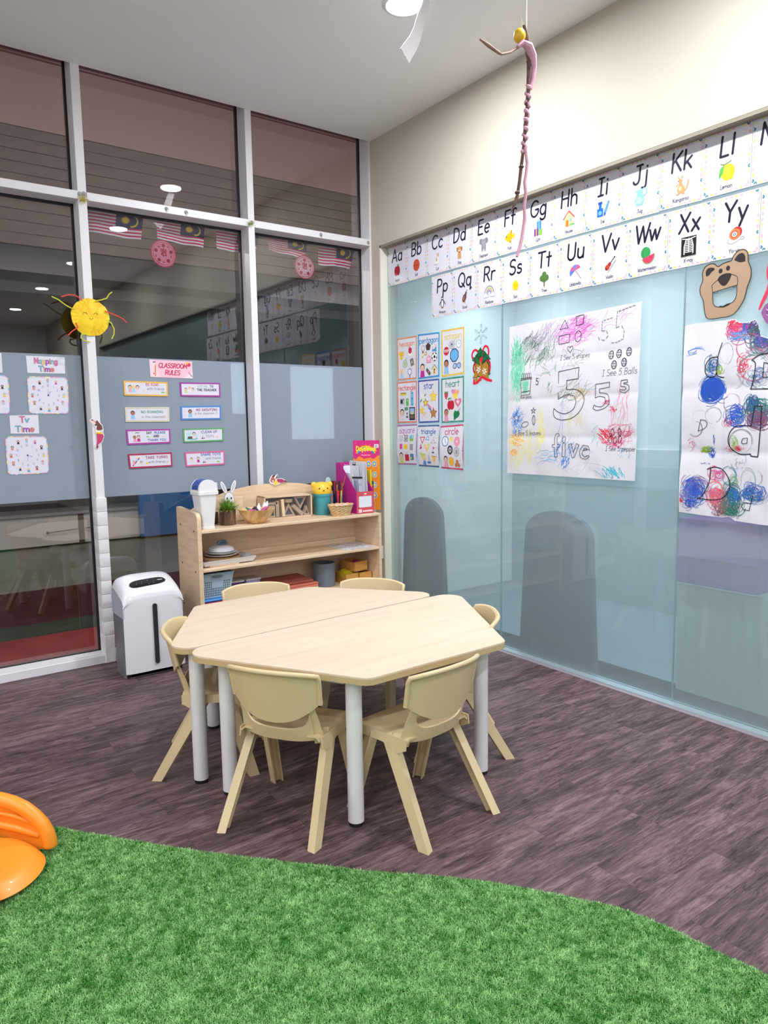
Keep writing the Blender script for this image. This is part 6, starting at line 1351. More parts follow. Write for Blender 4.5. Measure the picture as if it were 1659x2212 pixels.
# ------------------------------------------------------------------ shape posters
def border(A, W, H_, t, c, seed):
    r = random.Random(seed)
    for x0, y0, x1, y1 in ((0, 0, W, t), (0, H_-t, W, H_), (0, t, t, H_-t), (W-t, t, W, H_-t)): A.rect(x0, y0, x1, y1, c)
    A.k += 1
    for i in range(230):
        s_ = r.randrange(4); a = r.random()
        x, y = [(a*W, r.random()*t), (a*W, H_-r.random()*t), (r.random()*t, a*H_), (W-r.random()*t, a*H_)][s_]
        d = r.uniform(-.35, .45); cc = tuple(int(max(0, min(255, v+(255-v)*d if d > 0 else v*(1+d)))) for v in c); e = .0018
        if r.random() < .25: cc = r.choice([(240, 220, 120), (90, 140, 190), (220, 120, 130)])
        A.poly([(x-e, y), (x, y-e), (x+e, y), (x, y+e)], cc, False)
def poster(word, tc, bc, icons, seed):
    W, H_ = .21, .275; A = Art(W, H_, (228, 228, 238)); border(A, W, H_, .0105, bc, seed)
    h = .042 if len(word) < 7 else .034
    sq = min(1.1, .172/(A.width(word, h)+1e-6)); A.text(word, W/2, H_-.058, h, tc, .0052, sq=sq)
    for nm, x, y, r in icons:
        A.push(W/2+(x-.5)*W*.93, y*H_, r*1.38); pic(A, nm); A.pop(); A.rect(x*W+r-.004, y*H_+r*.9, x*W+r+.008, y*H_+r*.9+.0010, (120, 120, 130))
    return A
POST = [
 ('hexagon', [(.2, 1.893), (.414, 1.892), (.409, 1.614), (.204, 1.616)], (236, 140, 120), (226, 150, 110), [('hexhoney', .20, .58, .024), ('gem', .68, .64, .024), ('hexgreen', .40, .38, .020), ('stone', .78, .40, .020), ('kidb', .2, .16, .024), ('mirror', .65, .18, .021)]),
 ('pentagon', [(.426, 1.896), (.641, 1.889), (.636, 1.615), (.421, 1.61)], (60, 140, 206), (64, 150, 214), [('necklace', .22, .66, .018), ('pentbox', .48, .70, .019), ('toyblue', .78, .64, .018), ('key', .30, .53, .020), ('soccer', .80, .46, .022), ('kidp', .20, .20, .030), ('envelope', .52, .42, .019), ('candy', .50, .14, .018), ('birdhouse', .80, .18, .022)]),
 ('octagon', [(.658, 1.895), (.869, 1.894), (.867, 1.616), (.657, 1.61)], (236, 206, 110), (240, 200, 80), [('web', .46, .66, .020), ('octclock', .78, .66, .018), ('stop', .20, .54, .021), ('octblue', .58, .43, .029), ('kido', .20, .22, .030), ('glasses', .70, .20, .024)]),
 ('rectangle', [(.193, 1.605), (.41, 1.604), (.406, 1.33), (.199, 1.331)], (226, 100, 110), (236, 130, 100), [('ruler', .30, .70, .022), ('door', .78, .58, .022), ('oven', .24, .52, .019), ('green', .52, .50, .020), ('kidr', .22, .20, .030), ('money', .46, .34, .015), ('bottle', .50, .16, .020), ('phone', .78, .22, .026)]),
 ('star', [(.421, 1.603), (.636, 1.603), (.633, 1.33), (.424, 1.327)], (70, 90, 180), (70, 90, 170), [('flower', .20, .60, .022), ('star', .74, .60, .026), ('shoot', .42, .42, .026), ('star', .14, .30, .018), ('kidy', .26, .18, .018), ('starfish', .74, .22, .026)]),
 ('heart', [(.654, 1.602), (.865, 1.605), (.862, 1.329), (.655, 1.325)], (30, 150, 130), (50, 150, 130), [('straw', .20, .62, .022), ('hearts', .62, .64, .024), ('redapple', .42, .40, .026), ('heartring', .76, .44, .022), ('heartgirl', .20, .18, .028), ('leaf', .70, .18, .025)]),
 ('square', [(.195, 1.317), (.409, 1.322), (.405, 1.052), (.205, 1.05)], (190, 110, 190), (180, 110, 170), [('smiley', .20, .66, .015), ('frame', .47, .66, .018), ('paint', .77, .66, .018), ('pinksq', .20, .46, .016), ('chips', .47, .45, .019), ('greysq', .78, .44, .017), ('kids', .20, .18, .028), ('bag', .52, .20, .020), ('stained', .80, .20, .019)]),
 ('triangle', [(.419, 1.313), (.632, 1.315), (.634, 1.044), (.427, 1.046)], (70, 110, 180), (70, 110, 160), [('yield', .22, .66, .019), ('blutri', .48, .68, .016), ('hanger', .78, .62, .019), ('cone', .14, .48, .017), ('nachos', .46, .46, .024), ('flag', .80, .42, .017), ('tri_clown', .22, .22, .024), ('boat', .54, .18, .020), ('pizza', .80, .18, .020)]),
 ('circle', [(.645, 1.306), (.859, 1.316), (.861, 1.035), (.654, 1.04)], (196, 50, 120), (206, 70, 120), [('clock', .22, .64, .024), ('yelcir', .50, .68, .013), ('donut', .77, .63, .022), ('tyre', .46, .44, .021), ('coin', .76, .40, .022), ('kidc', .24, .18, .026), ('orange', .50, .18, .020), ('cookies', .78, .14, .021)]),
]
pos = ['top left', 'top middle', 'top right', 'middle left', 'centre', 'middle right', 'bottom left', 'bottom middle', 'bottom right']
bcn = ['orange', 'blue', 'yellow', 'coral', 'dark blue', 'green', 'purple', 'slate blue', 'crimson']
for i, (w0, q, tc, bc, ic) in enumerate(POST):
    bm = None
    if w0 in ('square', 'triangle', 'circle'): bm = lambda s_, t: .008*math.sin(PI*t)*(1-s_*.4)+.003*math.sin(5*t)+.003
    sheet('shape_poster', 'R', q, poster(w0, tc, bc, ic, i), '%s poster with a %s border, %s of the nine shape posters' % (w0, bcn[i], pos[i]), 'poster', 'shape posters on the aqua glass', bump=bm, base_n=(4, 12) if bm else (2, 2), off=.0004)
# ------------------------------------------------------------------ snowflake and bell ornament
b = MB(); c0 = (1.012, 1.835)
for k in range(6):
    a = PI/2+k*PI/3; d = (math.cos(a), math.sin(a)); L_ = .062
    pt = lambda r, s_=0: (E_X-.0025, -(c0[0]+d[0]*r-d[1]*s_), c0[1]+d[1]*r+d[0]*s_)
    b.tube([pt(.008), pt(L_)], .0013, 5)
    for r_, s_ in ((.022, .012), (.038, .014), (.050, .009)):
        for sg in (-1, 1): b.tube([pt(r_), pt(r_+s_*.8, sg*s_)], .0010, 5)
    b.tube([pt(.014, -.008), pt(.022), pt(.014, .008)], .001, 5)
b.build('snowflake', mat('silver_glitter', (168, 178, 182), .45, metal=.2), None, 'silver snowflake stuck on the aqua glass above the bells', 'snowflake')
def bells():
    W, H_ = .18, .215; A = Art(W, H_, (24, 40, 30)); A.push(W/2, H_/2, .1)
    red, gold, grn, dk = (226, 30, 60), (178, 130, 40), (24, 110, 66), (40, 30, 26)
    A.ring(-.5, .62, .28, .3, .12, red, 12); A.ring(.38, .75, .24, .32, .12, red, 12, -60, 200); A.ring(-.45, -.1, .22, .3, .11, red, 10); A.ring(.55, -.05, .2, .36, .11, red, 10)
    for x, y, r, s_ in ((-.18, -.1, .12, 1), (.32, -.22, -.25, .95)):
        A.push(x, y, s_, r); A.poly([(-.62, -.5), (.5, -.5), (.36, -.25), (.3, .3), (.0, .55), (-.3, .3), (-.42, -.25)], dk); A.poly([(-.58, -.47), (.46, -.47), (.33, -.23), (.26, .28), (0, .5), (-.27, .28), (-.39, -.23)], gold)
        A.ell(-.28, -.62, .14, .13, gold); [A.ell(.13*math.cos(a)-.02, .13*math.sin(a)-.1, .09, .035, (240, 240, 240), a) for a in [PI/3*i for i in range(6)]]; A.pop()
    for x, y, r in ((-.45, .42, .3), (.05, .72, 1.9), (.5, .45, -.4), (-.15, .75, 1.2), (.25, .4, .1), (-.3, .3, -.9)):
        A.push(x, y, .34, r); A.poly([(-1, 0), (-.6, .25), (-.5, .5), (-.15, .3), (.1, .55), (.4, .25), (1, .0), (.4, -.25), (.1, -.5), (-.15, -.3), (-.5, -.5), (-.6, -.22)], dk); A.poly([(-.9, 0), (-.55, .2), (-.45, .4), (-.15, .24), (.1, .45), (.36, .2), (.85, 0), (.36, -.2), (.1, -.42), (-.15, -.24), (-.45, -.4), (-.55, -.18)], grn); A.pop()
    [A.ell(x, y, .08, .085, red) for x, y in ((-.05, .36), (.06, .42), (.02, .28))]
    A.line([(.0, -.65), (-.3, -.9), (-.62, -.95), (-.6, -.75)], .15, red); A.line([(.1, -.62), (.5, -.78), (.85, -.85)], .15, red)
    A.pop()
    # silhouette backing: the parts hold together on a small base outline
    base = [(W/2+x*.1, H_/2+y*.1) for x, y in [(-.55, -.55), (.2, -.65), (.75, -.5), (.7, -.1), (.6, .5), (.3, .8), (-.1, .9), (-.5, .6), (-.55, .1)]]
    A.base = (24, 100, 60)
    sheet('bell_ornament', 'R', [(.925, 1.765), (1.105, 1.762), (1.105, 1.538), (.925, 1.541)], A, 'gold bells ornament with holly and red ribbon on the aqua glass', 'ornament', shape=base, off=.002)
bells()
# ------------------------------------------------------------------ big crayon drawing
def crumple(seed, amp=.010, foldv=(.25, .5, .75), foldh=()):
    r = random.Random(seed); ws = [(r.uniform(2, 9), r.uniform(2, 9), r.uniform(0, 6), r.uniform(.3, 1)) for _ in range(9)]
    def f(s_, t):
        z = sum(a*abs(math.sin(x*s_+y*t+p)) for x, y, p, a in ws)/5
        for q in foldv: z += -.5*math.exp(-abs(t-q)*28)+.25*math.exp(-abs(t-q)*9)
        for q in foldh: z += -.4*math.exp(-abs(s_-q)*28)
        return .003+amp*max(0, z)
    return f
def scrib(A, r, x, y, w_, h, c, n, lw=.0016, ang=None, seg=7, wob=.35):
    """crayon scribble: n strokes wandering in an elliptical patch"""
    A.k += 1
    for _ in range(n):
        a = (ang if ang is not None else r.uniform(0, PI))+r.uniform(-wob, wob); le = r.uniform(.4, 1)
        t0 = r.uniform(0, 2*PI); rr = math.sqrt(r.random())*.8; px = x+w_*rr*math.cos(t0); py = y+h*rr*math.sin(t0)
        L_ = math.hypot(w_*math.cos(a), h*math.sin(a))*le; pts = []
        cv = r.uniform(-.8, .8)
        for k in range(seg+1):
            t = k/seg-.5; aa = a+cv*t; pts.append((px+L_*t*math.cos(aa), py+L_*t*math.sin(aa)))
        A.line(pts, lw*r.uniform(.6, 1.2), c, inc=False, capped=False)
def big5():
    W, H_ = .84, .826; A = Art(W, H_, (222, 220, 229)); r = random.Random(5); B_ = (44, 40, 52)
    X = lambda x: (x-60)/800*W; Y = lambda y: H_-(y-142)/968*H_    # coordinates read off the sheet
    S_ = lambda x, y, w_, h, c, n, **k: scrib(A, r, X(x), Y(y), w_/800*W, h/960*H_, c, n, **k)
    S_(125, 430, 60, 200, (150, 222, 196), 90, lw=.0034, ang=1.5, wob=.12); S_(120, 400, 50, 170, (96, 204, 166), 60, lw=.003, ang=1.6, wob=.15); S_(118, 300, 40, 60, (70, 186, 140), 26, lw=.0026, ang=1.5); S_(185, 540, 30, 50, (120, 210, 176), 60, lw=.0034, ang=1.5, wob=.1)
    S_(230, 310, 120, 110, (70, 130, 104), 80, ang=.9, wob=.5); S_(210, 250, 80, 60, (50, 90, 70), 30, ang=.8); S_(330, 250, 80, 120, (96, 140, 116), 30, ang=1.2); S_(320, 420, 90, 90, (110, 160, 130), 26)
    S_(490, 240, 120, 110, (222, 120, 208), 100, ang=.35, wob=.8, lw=.0017); S_(510, 220, 70, 70, (222, 84, 196), 50, ang=.5, lw=.0022); S_(330, 240, 140, 60, (206, 150, 210), 40, ang=.9); S_(680, 210, 150, 60, (206, 140, 206), 18, ang=.7, wob=.9); S_(400, 190, 120, 40, (190, 130, 200), 20, ang=.8)
    S_(480, 400, 90, 80, (120, 170, 140), 14); S_(500, 590, 120, 90, (110, 150, 110), 34, ang=.6, wob=.6); S_(530, 610, 60, 40, (226, 190, 120), 24); S_(350, 560, 20, 40, (100, 150, 100), 14, ang=1.2)
    S_(125, 740, 52, 70, (84, 150, 232), 66, lw=.0022, ang=1.0, wob=1.2); S_(130, 820, 40, 40, (90, 160, 236), 60, ang=.7)
    S_(120, 890, 70, 46, (250, 176, 80), 34, lw=.0026, ang=-.5); S_(110, 970, 34, 26, (250, 170, 60), 30, lw=.003)
    S_(180, 920, 130, 130, (238, 234, 150), 70, lw=.0024, ang=1.4, wob=.5); S_(290, 820, 36, 160, (240, 236, 130), 28, lw=.0024, ang=1.55, wob=.15); S_(120, 1020, 70, 60, (238, 238, 160), 36, ang=1.4); S_(520, 790, 90, 80, (240, 226, 130), 20, ang=1.5, wob=.2)
    S_(760, 850, 100, 80, (226, 80, 130), 60, ang=.8, wob=.9); S_(690, 860, 50, 50, (232, 50, 80), 46, lw=.003, ang=-.8); S_(740, 900, 60, 30, (220, 60, 110), 30, lw=.002); S_(730, 710, 26, 20, (232, 70, 100), 14, lw=.003); S_(760, 700, 70, 120, (236, 150, 180), 24, ang=1.4); S_(690, 670, 26, 16, (226, 90, 140), 18, ang=.1)
    S_(450, 960, 90, 80, (90, 160, 236), 40, ang=1.2, wob=.8); S_(460, 1025, 30, 40, (60, 130, 230), 24, lw=.003, ang=1.3); S_(330, 990, 90, 50, (130, 190, 240), 20, ang=.2); S_(430, 800, 8, 180, (110, 170, 240), 5, ang=1.5, wob=.05)
    S_(740, 1080, 90, 40, (70, 190, 214), 34, lw=.003, ang=-.9, wob=.5); S_(800, 960, 40, 40, (120, 190, 230), 10); S_(640, 860, 30, 80, (140, 200, 220), 12, ang=1.0); S_(600, 1060, 200, 60, (210, 220, 240), 20)
    S_(500, 700, 60, 100, (190, 220, 190), 8); S_(590, 960, 60, 50, (170, 200, 236), 10)
    A.k += 30
    Lb = lambda pts, w_=.0032, cl=False: A.line(smooth([(X(x), Y(y)) for x, y in pts], cl, sharp=50), w_*.88, B_, closed=cl)
    Lb([(402, 215), (430, 163), (452, 212)], cl=True); Lb([(500, 155), (545, 152), (543, 205), (500, 208)], cl=True); Lb([(400, 255), (465, 250), (464, 300), (400, 303)], cl=True); A.line(el(X(514), Y(272), .019, .027), .003, B_, closed=True); A.push(X(470), Y(340), .018).line(heart_pts(), .14, B_, closed=True).pop()
    A.text('I See 5 shapes', X(497), Y(400), .024, B_, .0017, it=.15); A.text('I See 5 Balls', X(756), Y(520), .030, B_, .0017, it=.15); A.text('five pens', X(185), Y(617), .018, B_, .0017, it=.1); A.text('I See 5 leaves', X(203), Y(855), .026, B_, .0017, it=.15); A.text('I See 5 peppers', X(782), Y(945), .022, B_, .0017, it=.1)
    for x, y in ((708, 404), (750, 402), (802, 398), (727, 461), (780, 453)):
        A.line(el(X(x), Y(y), .014, .019), .003, B_, closed=True); Lb([(x-12, y-8), (x+12, y-6)], .002); Lb([(x-12, y+6), (x+12, y+8)], .002); Lb([(x-4, y-18), (x-5, y+18)], .002); Lb([(x+6, y-17), (x+6, y+17)], .002)
    # large outlined five
    Lb([(528, 455), (403, 468), (402, 635)], .0034); Lb([(528, 455), (526, 520), (455, 525), (455, 580)], .0034)
    Lb([(402, 635), (455, 610), (500, 620), (515, 655), (500, 700), (450, 725), (405, 712), (378, 690), (376, 720), (390, 748), (430, 762), (485, 755), (530, 725), (557, 680), (560, 640), (545, 605), (510, 582), (455, 580)], .0034)
    Lb([(708, 556), (628, 562), (626, 640), (650, 632), (680, 640), (688, 665), (670, 690), (640, 690), (622, 680), (616, 700), (640, 712), (680, 702), (706, 680), (704, 645), (690, 620), (650, 612), (650, 590), (706, 584), (708, 556)], .003)
    Lb([(802, 550), (770, 552), (768, 584), (792, 588), (798, 600), (785, 606), (764, 600), (764, 612), (790, 620), (812, 605), (812, 585), (800, 574), (784, 572), (785, 566), (804, 564), (802, 550)], .003)
    A.text('5', X(263), Y(535), .034, B_, .0034); 
    # pencil pot, leaves, peppers
    Lb([(150, 497), (220, 492), (216, 592), (156, 596)], cl=True); Lb([(148, 488), (224, 484), (224, 497)]); [Lb([(158+13*i, 490), (156+13*i, 462), (163+13*i, 455), (168+13*i, 463), (168+13*i, 489)], .002) for i in range(5)]; Lb([(156, 575), (216, 570)])
    A.line(el(X(247), Y(758), .010, .026), .0026, B_, closed=True); Lb([(247, 730), (248, 790)], .002); A.line(el(X(186), Y(785), .026, .014, .3), .0026, B_, closed=True); A.push(X(125), Y(740), .028).line(star_pts(1, .4, 5), .08, (40, 70, 120), closed=True).pop(); A.push(X(243), Y(698), .018).line(star_pts(1, .3, 5), .12, B_, closed=True).pop()
    for x, y in ((730, 840), (768, 838), (720, 880), (745, 885), (770, 880)): A.line(el(X(x), Y(y), .009, .016), .0026, B_, closed=True); Lb([(x, y-15), (x+2, y-25)], .002)
    # outlined word five
    for g in ([(392, 990), (390, 932), (374, 930), (374, 914), (389, 914), (386, 872), (396, 846), (414, 846), (416, 860), (404, 864), (402, 880), (405, 912), (420, 912), (420, 928), (406, 930), (408, 990)], [(440, 905), (456, 905), (458, 985), (440, 988)], [(476, 915), (494, 905), (508, 960), (526, 905), (542, 915), (514, 990), (502, 990)], [(600, 940), (570, 940), (560, 965), (575, 985), (602, 975), (604, 985), (580, 998), (552, 988), (546, 950), (566, 915), (596, 920), (606, 945)]):
        Lb(g, .0028, True)
    A.line(el(X(446), Y(882), .010, .016), .0026, B_, closed=True); Lb([(566, 948), (574, 932), (588, 932), (592, 942)], .0026, True)
    # dashed fives
    def dash(pts):
        for a, c in zip(pts, pts[1:]):
            L_ = math.hypot(c[0]-a[0], c[1]-a[1]); k = max(1, int(L_/16))
            for i in range(k): t0, t1 = i/k, (i+.6)/k; Lb([(a[0]+(c[0]-a[0])*t0, a[1]+(c[1]-a[1])*t0), (a[0]+(c[0]-a[0])*t1, a[1]+(c[1]-a[1])*t1)], .0028)
    dash([(828, 155), (735, 172), (730, 258), (760, 252), (775, 280), (770, 325), (740, 338), (700, 338)]); dash([(710, 200), (655, 208), (652, 262), (680, 268), (690, 295), (670, 318), (640, 310), (630, 285)]); dash([(215, 228), (170, 232), (168, 275)]); dash([(240, 262), (270, 290), (262, 322), (238, 318)])
    A.clip(.004, .004, W-.004, H_-.004)
    sheet('crayon_drawing', 'R', [(1.254, 1.845), (2.093, 1.862), (2.078, 1.032), (1.238, 1.036)], A, 'large crumpled number five drawing with crayon scribbles on aqua glass', 'drawing', drawn=True, bump=crumple(3, .013), base_n=(80, 80), th=.0008, lift=.000012)
big5()
def bigD():
    W, H_ = .62, .83; A = Art(W, H_, (224, 222, 233)); r = random.Random(8); B_ = (30, 26, 44)
    X = lambda x: (x-45)/(709-45)*.375; Y = lambda y: H_-(y-610)/1500*H_
    def S_(x, y, w_, h, c, n, lw=.0014, ang=None, wob=0):
        # finger-paint swirls: short arcs round the patch centre
        A.k += 1; rx, ry = w_/664*.375, h/1500*H_; lw = min(lw, .0019)
        for _ in range(int(n*1.1)):
            f = r.uniform(.12, .85); a0 = r.uniform(0, 360); sw = r.uniform(40, 170); ox, oy = r.gauss(0, .30)*rx, r.gauss(0, .30)*ry
            cc = tuple(int(max(0, min(255, v+r.uniform(-24, 34)))) for v in c)
            if ang is not None and r.random() < .6:
                t = r.uniform(-1, 1); L_ = r.uniform(.3, .9)*max(rx, ry); a = ang+r.uniform(-.5, .5); px, py = X(x)+t*rx*.7, Y(y)+r.uniform(-.7, .7)*ry
                A.line(smooth([(px-L_/2*math.cos(a), py-L_/2*math.sin(a)), (px-L_/6*math.cos(a+.3), py-L_/6*math.sin(a+.3)), (px+L_/6*math.cos(a-.2), py+L_/6*math.sin(a-.2)), (px+L_/2*math.cos(a), py+L_/2*math.sin(a))], n=2), lw*r.uniform(.5, 1.2), cc, inc=False, capped=False)
            else: A.line(ac(X(x)+ox, Y(y)+oy, rx*f, ry*f, a0, a0+sw, 7), lw*r.uniform(.4, 1.3), cc, inc=False, capped=False)
    def circ(x, y, rx, ry, c, n, lw=.0009):
        n = max(2, int(n*.6)); c = tuple(int(v*.7+70) for v in c)
        A.k += 1
        for _ in range(n):
            a0 = r.uniform(0, 360); f = r.uniform(.9, 1.05); A.line(ac(X(x)+r.uniform(-.003, .003), Y(y)+r.uniform(-.003, .003), rx/664*.375*f, ry/1500*H_*f, a0, a0+r.uniform(60, 240), 14), lw*r.uniform(.6, 1.4), c, inc=False, capped=False)
    blue, red, pk, gr, pur, lg = (30, 80, 180), (220, 40, 70), (214, 70, 130), (40, 110, 110), (120, 60, 140), (150, 190, 50)
    A.ell(X(285), Y(1130), .050, .052, (28, 78, 178)); S_(285, 1130, 95, 100, blue, 120, lw=.003); circ(285, 1130, 100, 110, blue, 14, .002); S_(290, 1120, 40, 50, (60, 130, 200), 26, lw=.002); S_(290, 950, 55, 70, (50, 100, 170), 50, lw=.0022); S_(340, 985, 30, 40, lg, 26, lw=.002); S_(260, 960, 30, 40, gr, 20)
    S_(130, 830, 90, 40, (60, 130, 210), 8, lw=.0025, ang=.5, wob=.1); circ(385, 860, 50, 80, (60, 70, 100), 3)
    S_(450, 640, 70, 70, red, 70, lw=.003, ang=.6); S_(470, 700, 90, 80, pk, 70, lw=.002); S_(530, 660, 40, 90, blue, 60, lw=.002, ang=.7); S_(600, 700, 70, 90, (90, 50, 90), 90, lw=.002); S_(610, 740, 50, 60, gr, 50); S_(480, 740, 80, 40, (70, 160, 220), 30, ang=.2, lw=.003)
    S_(650, 810, 90, 80, pur, 80, lw=.002); S_(640, 820, 90, 80, gr, 60); S_(650, 780, 60, 60, blue, 30); circ(560, 830, 90, 90, red, 10); circ(600, 960, 110, 120, pk, 14); circ(600, 1010, 110, 120, gr, 14); S_(520, 960, 50, 80, red, 30, lw=.003); S_(640, 1060, 80, 70, (60, 100, 160), 50); circ(470, 1040, 60, 80, (90, 90, 100), 4)
    circ(445, 1230, 65, 72, (70, 60, 70), 6); circ(445, 1230, 65, 72, pk, 4); circ(310, 1325, 62, 64, (50, 60, 90), 6); circ(165, 1430, 58, 64, (50, 50, 60), 6); circ(200, 1340, 60, 60, (190, 190, 200), 3)
    S_(480, 1350, 80, 60, blue, 90, lw=.003); S_(490, 1290, 50, 50, (40, 90, 200), 40, lw=.003); S_(430, 1390, 50, 50, red, 16); S_(640, 1300, 90, 90, gr, 140, lw=.0022); S_(600, 1250, 50, 70, (30, 80, 140), 60, lw=.003); S_(660, 1370, 80, 70, (120, 70, 110), 110, lw=.0022)
    circ(530, 1530, 90, 95, (80, 90, 110), 14); S_(470, 1540, 30, 60, lg, 24); S_(510, 1580, 30, 30, red, 30, lw=.003); S_(440, 1590, 40, 20, pk, 12); S_(130, 1560, 40, 60, pk, 12); S_(250, 1590, 45, 30, lg, 50, lw=.003, ang=.4); S_(300, 1610, 30, 50, blue, 30, lw=.0026, ang=-1); S_(320, 1520, 6, 60, blue, 8)
    circ(150, 1830, 70, 100, pk, 5); circ(330, 1770, 60, 60, pk, 5); circ(440, 1790, 60, 70, (40, 120, 150), 10, .002); S_(350, 1790, 60, 50, pk, 40, lw=.002); S_(480, 1830, 40, 50, (110, 160, 110), 30); circ(590, 1830, 60, 100, (90, 140, 150), 10); circ(650, 1800, 50, 60, (90, 90, 110), 6)
    S_(190, 1880, 90, 70, pur, 60); S_(170, 1930, 90, 100, (40, 90, 190), 130, lw=.0028); S_(90, 1960, 60, 60, (110, 120, 190), 50); S_(55, 2005, 22, 22, red, 26, lw=.003); S_(140, 2030, 50, 40, blue, 40, lw=.003); S_(180, 1920, 30, 40, blue, 40, lw=.003)
    S_(350, 1960, 70, 90, (220, 90, 120), 110, lw=.002); S_(470, 1990, 80, 110, gr, 130, lw=.002); S_(480, 1930, 60, 60, (30, 100, 160), 70, lw=.0022); S_(390, 2060, 60, 70, (130, 90, 100), 80); S_(470, 2060, 50, 50, (40, 110, 90), 60); S_(640, 1920, 90, 70, (40, 100, 170), 90, lw=.0022); S_(600, 1900, 40, 60, blue, 30); S_(510, 1920, 20, 60, (40, 110, 190), 20, lw=.003)
    S_(520, 1680, 60, 60, (120, 140, 160), 10); S_(240, 1700, 80, 10, (60, 90, 150), 4, ang=-.2, wob=.1)
    A.k += 30
    Lb = lambda pts, w_=.0042, cl=False: A.line(smooth([(X(x), Y(y)) for x, y in pts], cl, sharp=62), w_*.85, B_, closed=cl)
    Lb([(352, 780), (325, 885), (318, 1010), (340, 1035), (370, 1040)], .0038); Lb([(325, 885), (270, 888), (232, 930), (228, 990), (255, 1030), (300, 1030), (318, 1000)])
    Lb([(709, 890), (640, 895), (583, 930), (610, 960), (600, 1080), (580, 1140), (709, 1145)]); Lb([(709, 965), (670, 955), (665, 1060), (709, 1060)], .0036)
    Lb([(620, 1265), (672, 1268), (668, 1450), (655, 1640), (604, 1634), (600, 1620), (520, 1622), (455, 1580), (432, 1520), (450, 1450), (500, 1410), (600, 1412), (620, 1265)], .0046); Lb([(535, 1530), (545, 1505), (578, 1502), (576, 1540), (545, 1545)], .003, True)
    Lb([(210, 1360), (190, 1448)], .003); Lb([(205, 1360), (245, 1365), (262, 1390), (245, 1425), (190, 1448)], .003)
    Lb([(270, 1745), (320, 1728), (380, 1740), (430, 1790), (455, 1850), (440, 1920), (390, 1970), (310, 1985), (205, 1978)], .0046); Lb([(298, 1740), (290, 1850), (240, 1960), (200, 1985)], .0042)
    Lb([(630, 1930), (610, 2045)], .003); Lb([(620, 1990), (570, 1985), (552, 2015), (570, 2040), (612, 2042)], .003)
    # torn upper edge
    top = [(0, H_-.004), (.05, H_), (.12, H_-.002), (.175, H_-.003), (.205, H_-.002), (.225, H_-.004), (.245, H_-.018), (.27, H_-.022), (.29, H_-.020), (.31, H_-.014), (.322, H_-.03), (.330, H_-.060), (.335, H_-.082), (.352, H_-.090), (.375, H_-.095), (.42, H_-.09), (.62, H_-.08)]
    bot = [(0, .004), (.1, .0), (.2, -.004), (.235, .004), (.26, -.012), (.375, -.018), (.62, -.02)]
    # clip strokes that run past the torn edge, then lay the sheet as a strip between both edges
    def topy(x):
        for (x0, y0), (x1, y1) in zip(top, top[1:]):
            if x0 <= x <= x1: return y0+(y1-y0)*(x-x0)/(x1-x0)
        return H_-.08
    def boty(x):
        for (x0, y0), (x1, y1) in zip(bot, bot[1:]):
            if x0 <= x <= x1: return y0+(y1-y0)*(x-x0)/(x1-x0)
        return 0
    keepF, keepC = [], []
    for f, c in zip(A.F, A.C):
        ok = all(A.V[i][0] > .003 and A.V[i][0] < .60 and boty(A.V[i][0])+.003 < A.V[i][1] < topy(A.V[i][0])-.002 for i in f)
        if ok: keepF.append(f); keepC.append(c)
    A.F, A.C = keepF, keepC
    bmp = crumple(12, .017, (.33, .66), (.3,))
    # sheet with torn outline
    n = 70; V = []; F = []; org = Vector((E_X-.0012, -2.5, 1.3)); TL = (2.312, 1.735)
    def P3(x, y, w_): return Vector((E_X-.0016-w_-bmp(x/W, y/H_), -(TL[0]+x), TL[1]-.004+(y-H_)))-org
    b = MB()
    b.grid(lambda u, v: tuple(P3(u*.62, boty(u*.62)*(1-v)+topy(u*.62)*v, .0008)), 76, 60, .0008)
    o = b.build('painted_paper', DRAWN, None, 'crumpled white paper with black letters D and blue paint circles', 'painting', smooth=True, ang=60)
    o.location = org; me0 = o.data
    at = me0.color_attributes.new('Col', 'FLOAT_COLOR', 'CORNER'); arr = np.ones((len(me0.loops), 4), np.float32); arr[:, :3] = lin(A.base); at.data.foreach_set('color', arr.ravel())
    me = bpy.data.meshes.new('paint_marks'); used = sorted({i for f in A.F for i in f}); idx = {v: k for k, v in enumerate(used)}
    me.from_pydata([tuple(P3(A.V[i][0], A.V[i][1], .0016+A.V[i][2]*.00001)) for i in used], [], [tuple(idx[i] for i in f) for f in A.F])
    at = me.color_attributes.new('Col', 'FLOAT_COLOR', 'CORNER'); arr = np.ones((len(me.loops), 4), np.float32); k = 0
    for f, c in zip(A.F, A.C): arr[k:k+len(f), :3] = lin(c); k += len(f)
    at.data.foreach_set('color', arr.ravel()); me.materials.append(DRAWN)
    q = bpy.data.objects.new('paint_marks', me); COL.objects.link(q); q.parent = o
    # the torn purple piece beside it
    A = Art(.2, .16, (150, 90, 150)); r2 = random.Random(4)
    for c, m_ in (((110, 50, 110), 90), ((190, 60, 130), 60), ((60, 60, 120), 60), ((222, 214, 226), 50)): scrib(A, r2, .1, .08, .09, .07, c, m_, lw=.0025)
    sh = [(0, .10), (.012, .125), (.05, .15), (.2, .16), (.2, .0), (.06, .02), (.02, .06), (.008, .08)]
    A2F, A2C = [], []
    for f, c in zip(A.F, A.C):
        if all(A.V[i][0] > .018+max(0, (.09-A.V[i][1]))*.8 and .022 < A.V[i][1] < .12+.2*min(.15, A.V[i][0]) for i in f): A2F.append(f); A2C.append(c)
    A.F, A.C = A2F, A2C
    sheet('painted_scrap', 'R', [(2.642, 1.80), (2.842, 1.80), (2.842, 1.64), (2.642, 1.64)], A, 'torn purple painted paper scrap at the right of the painted paper', 'painting', drawn=True, shape=sh, off=.012, lift=.00001)
bigD()
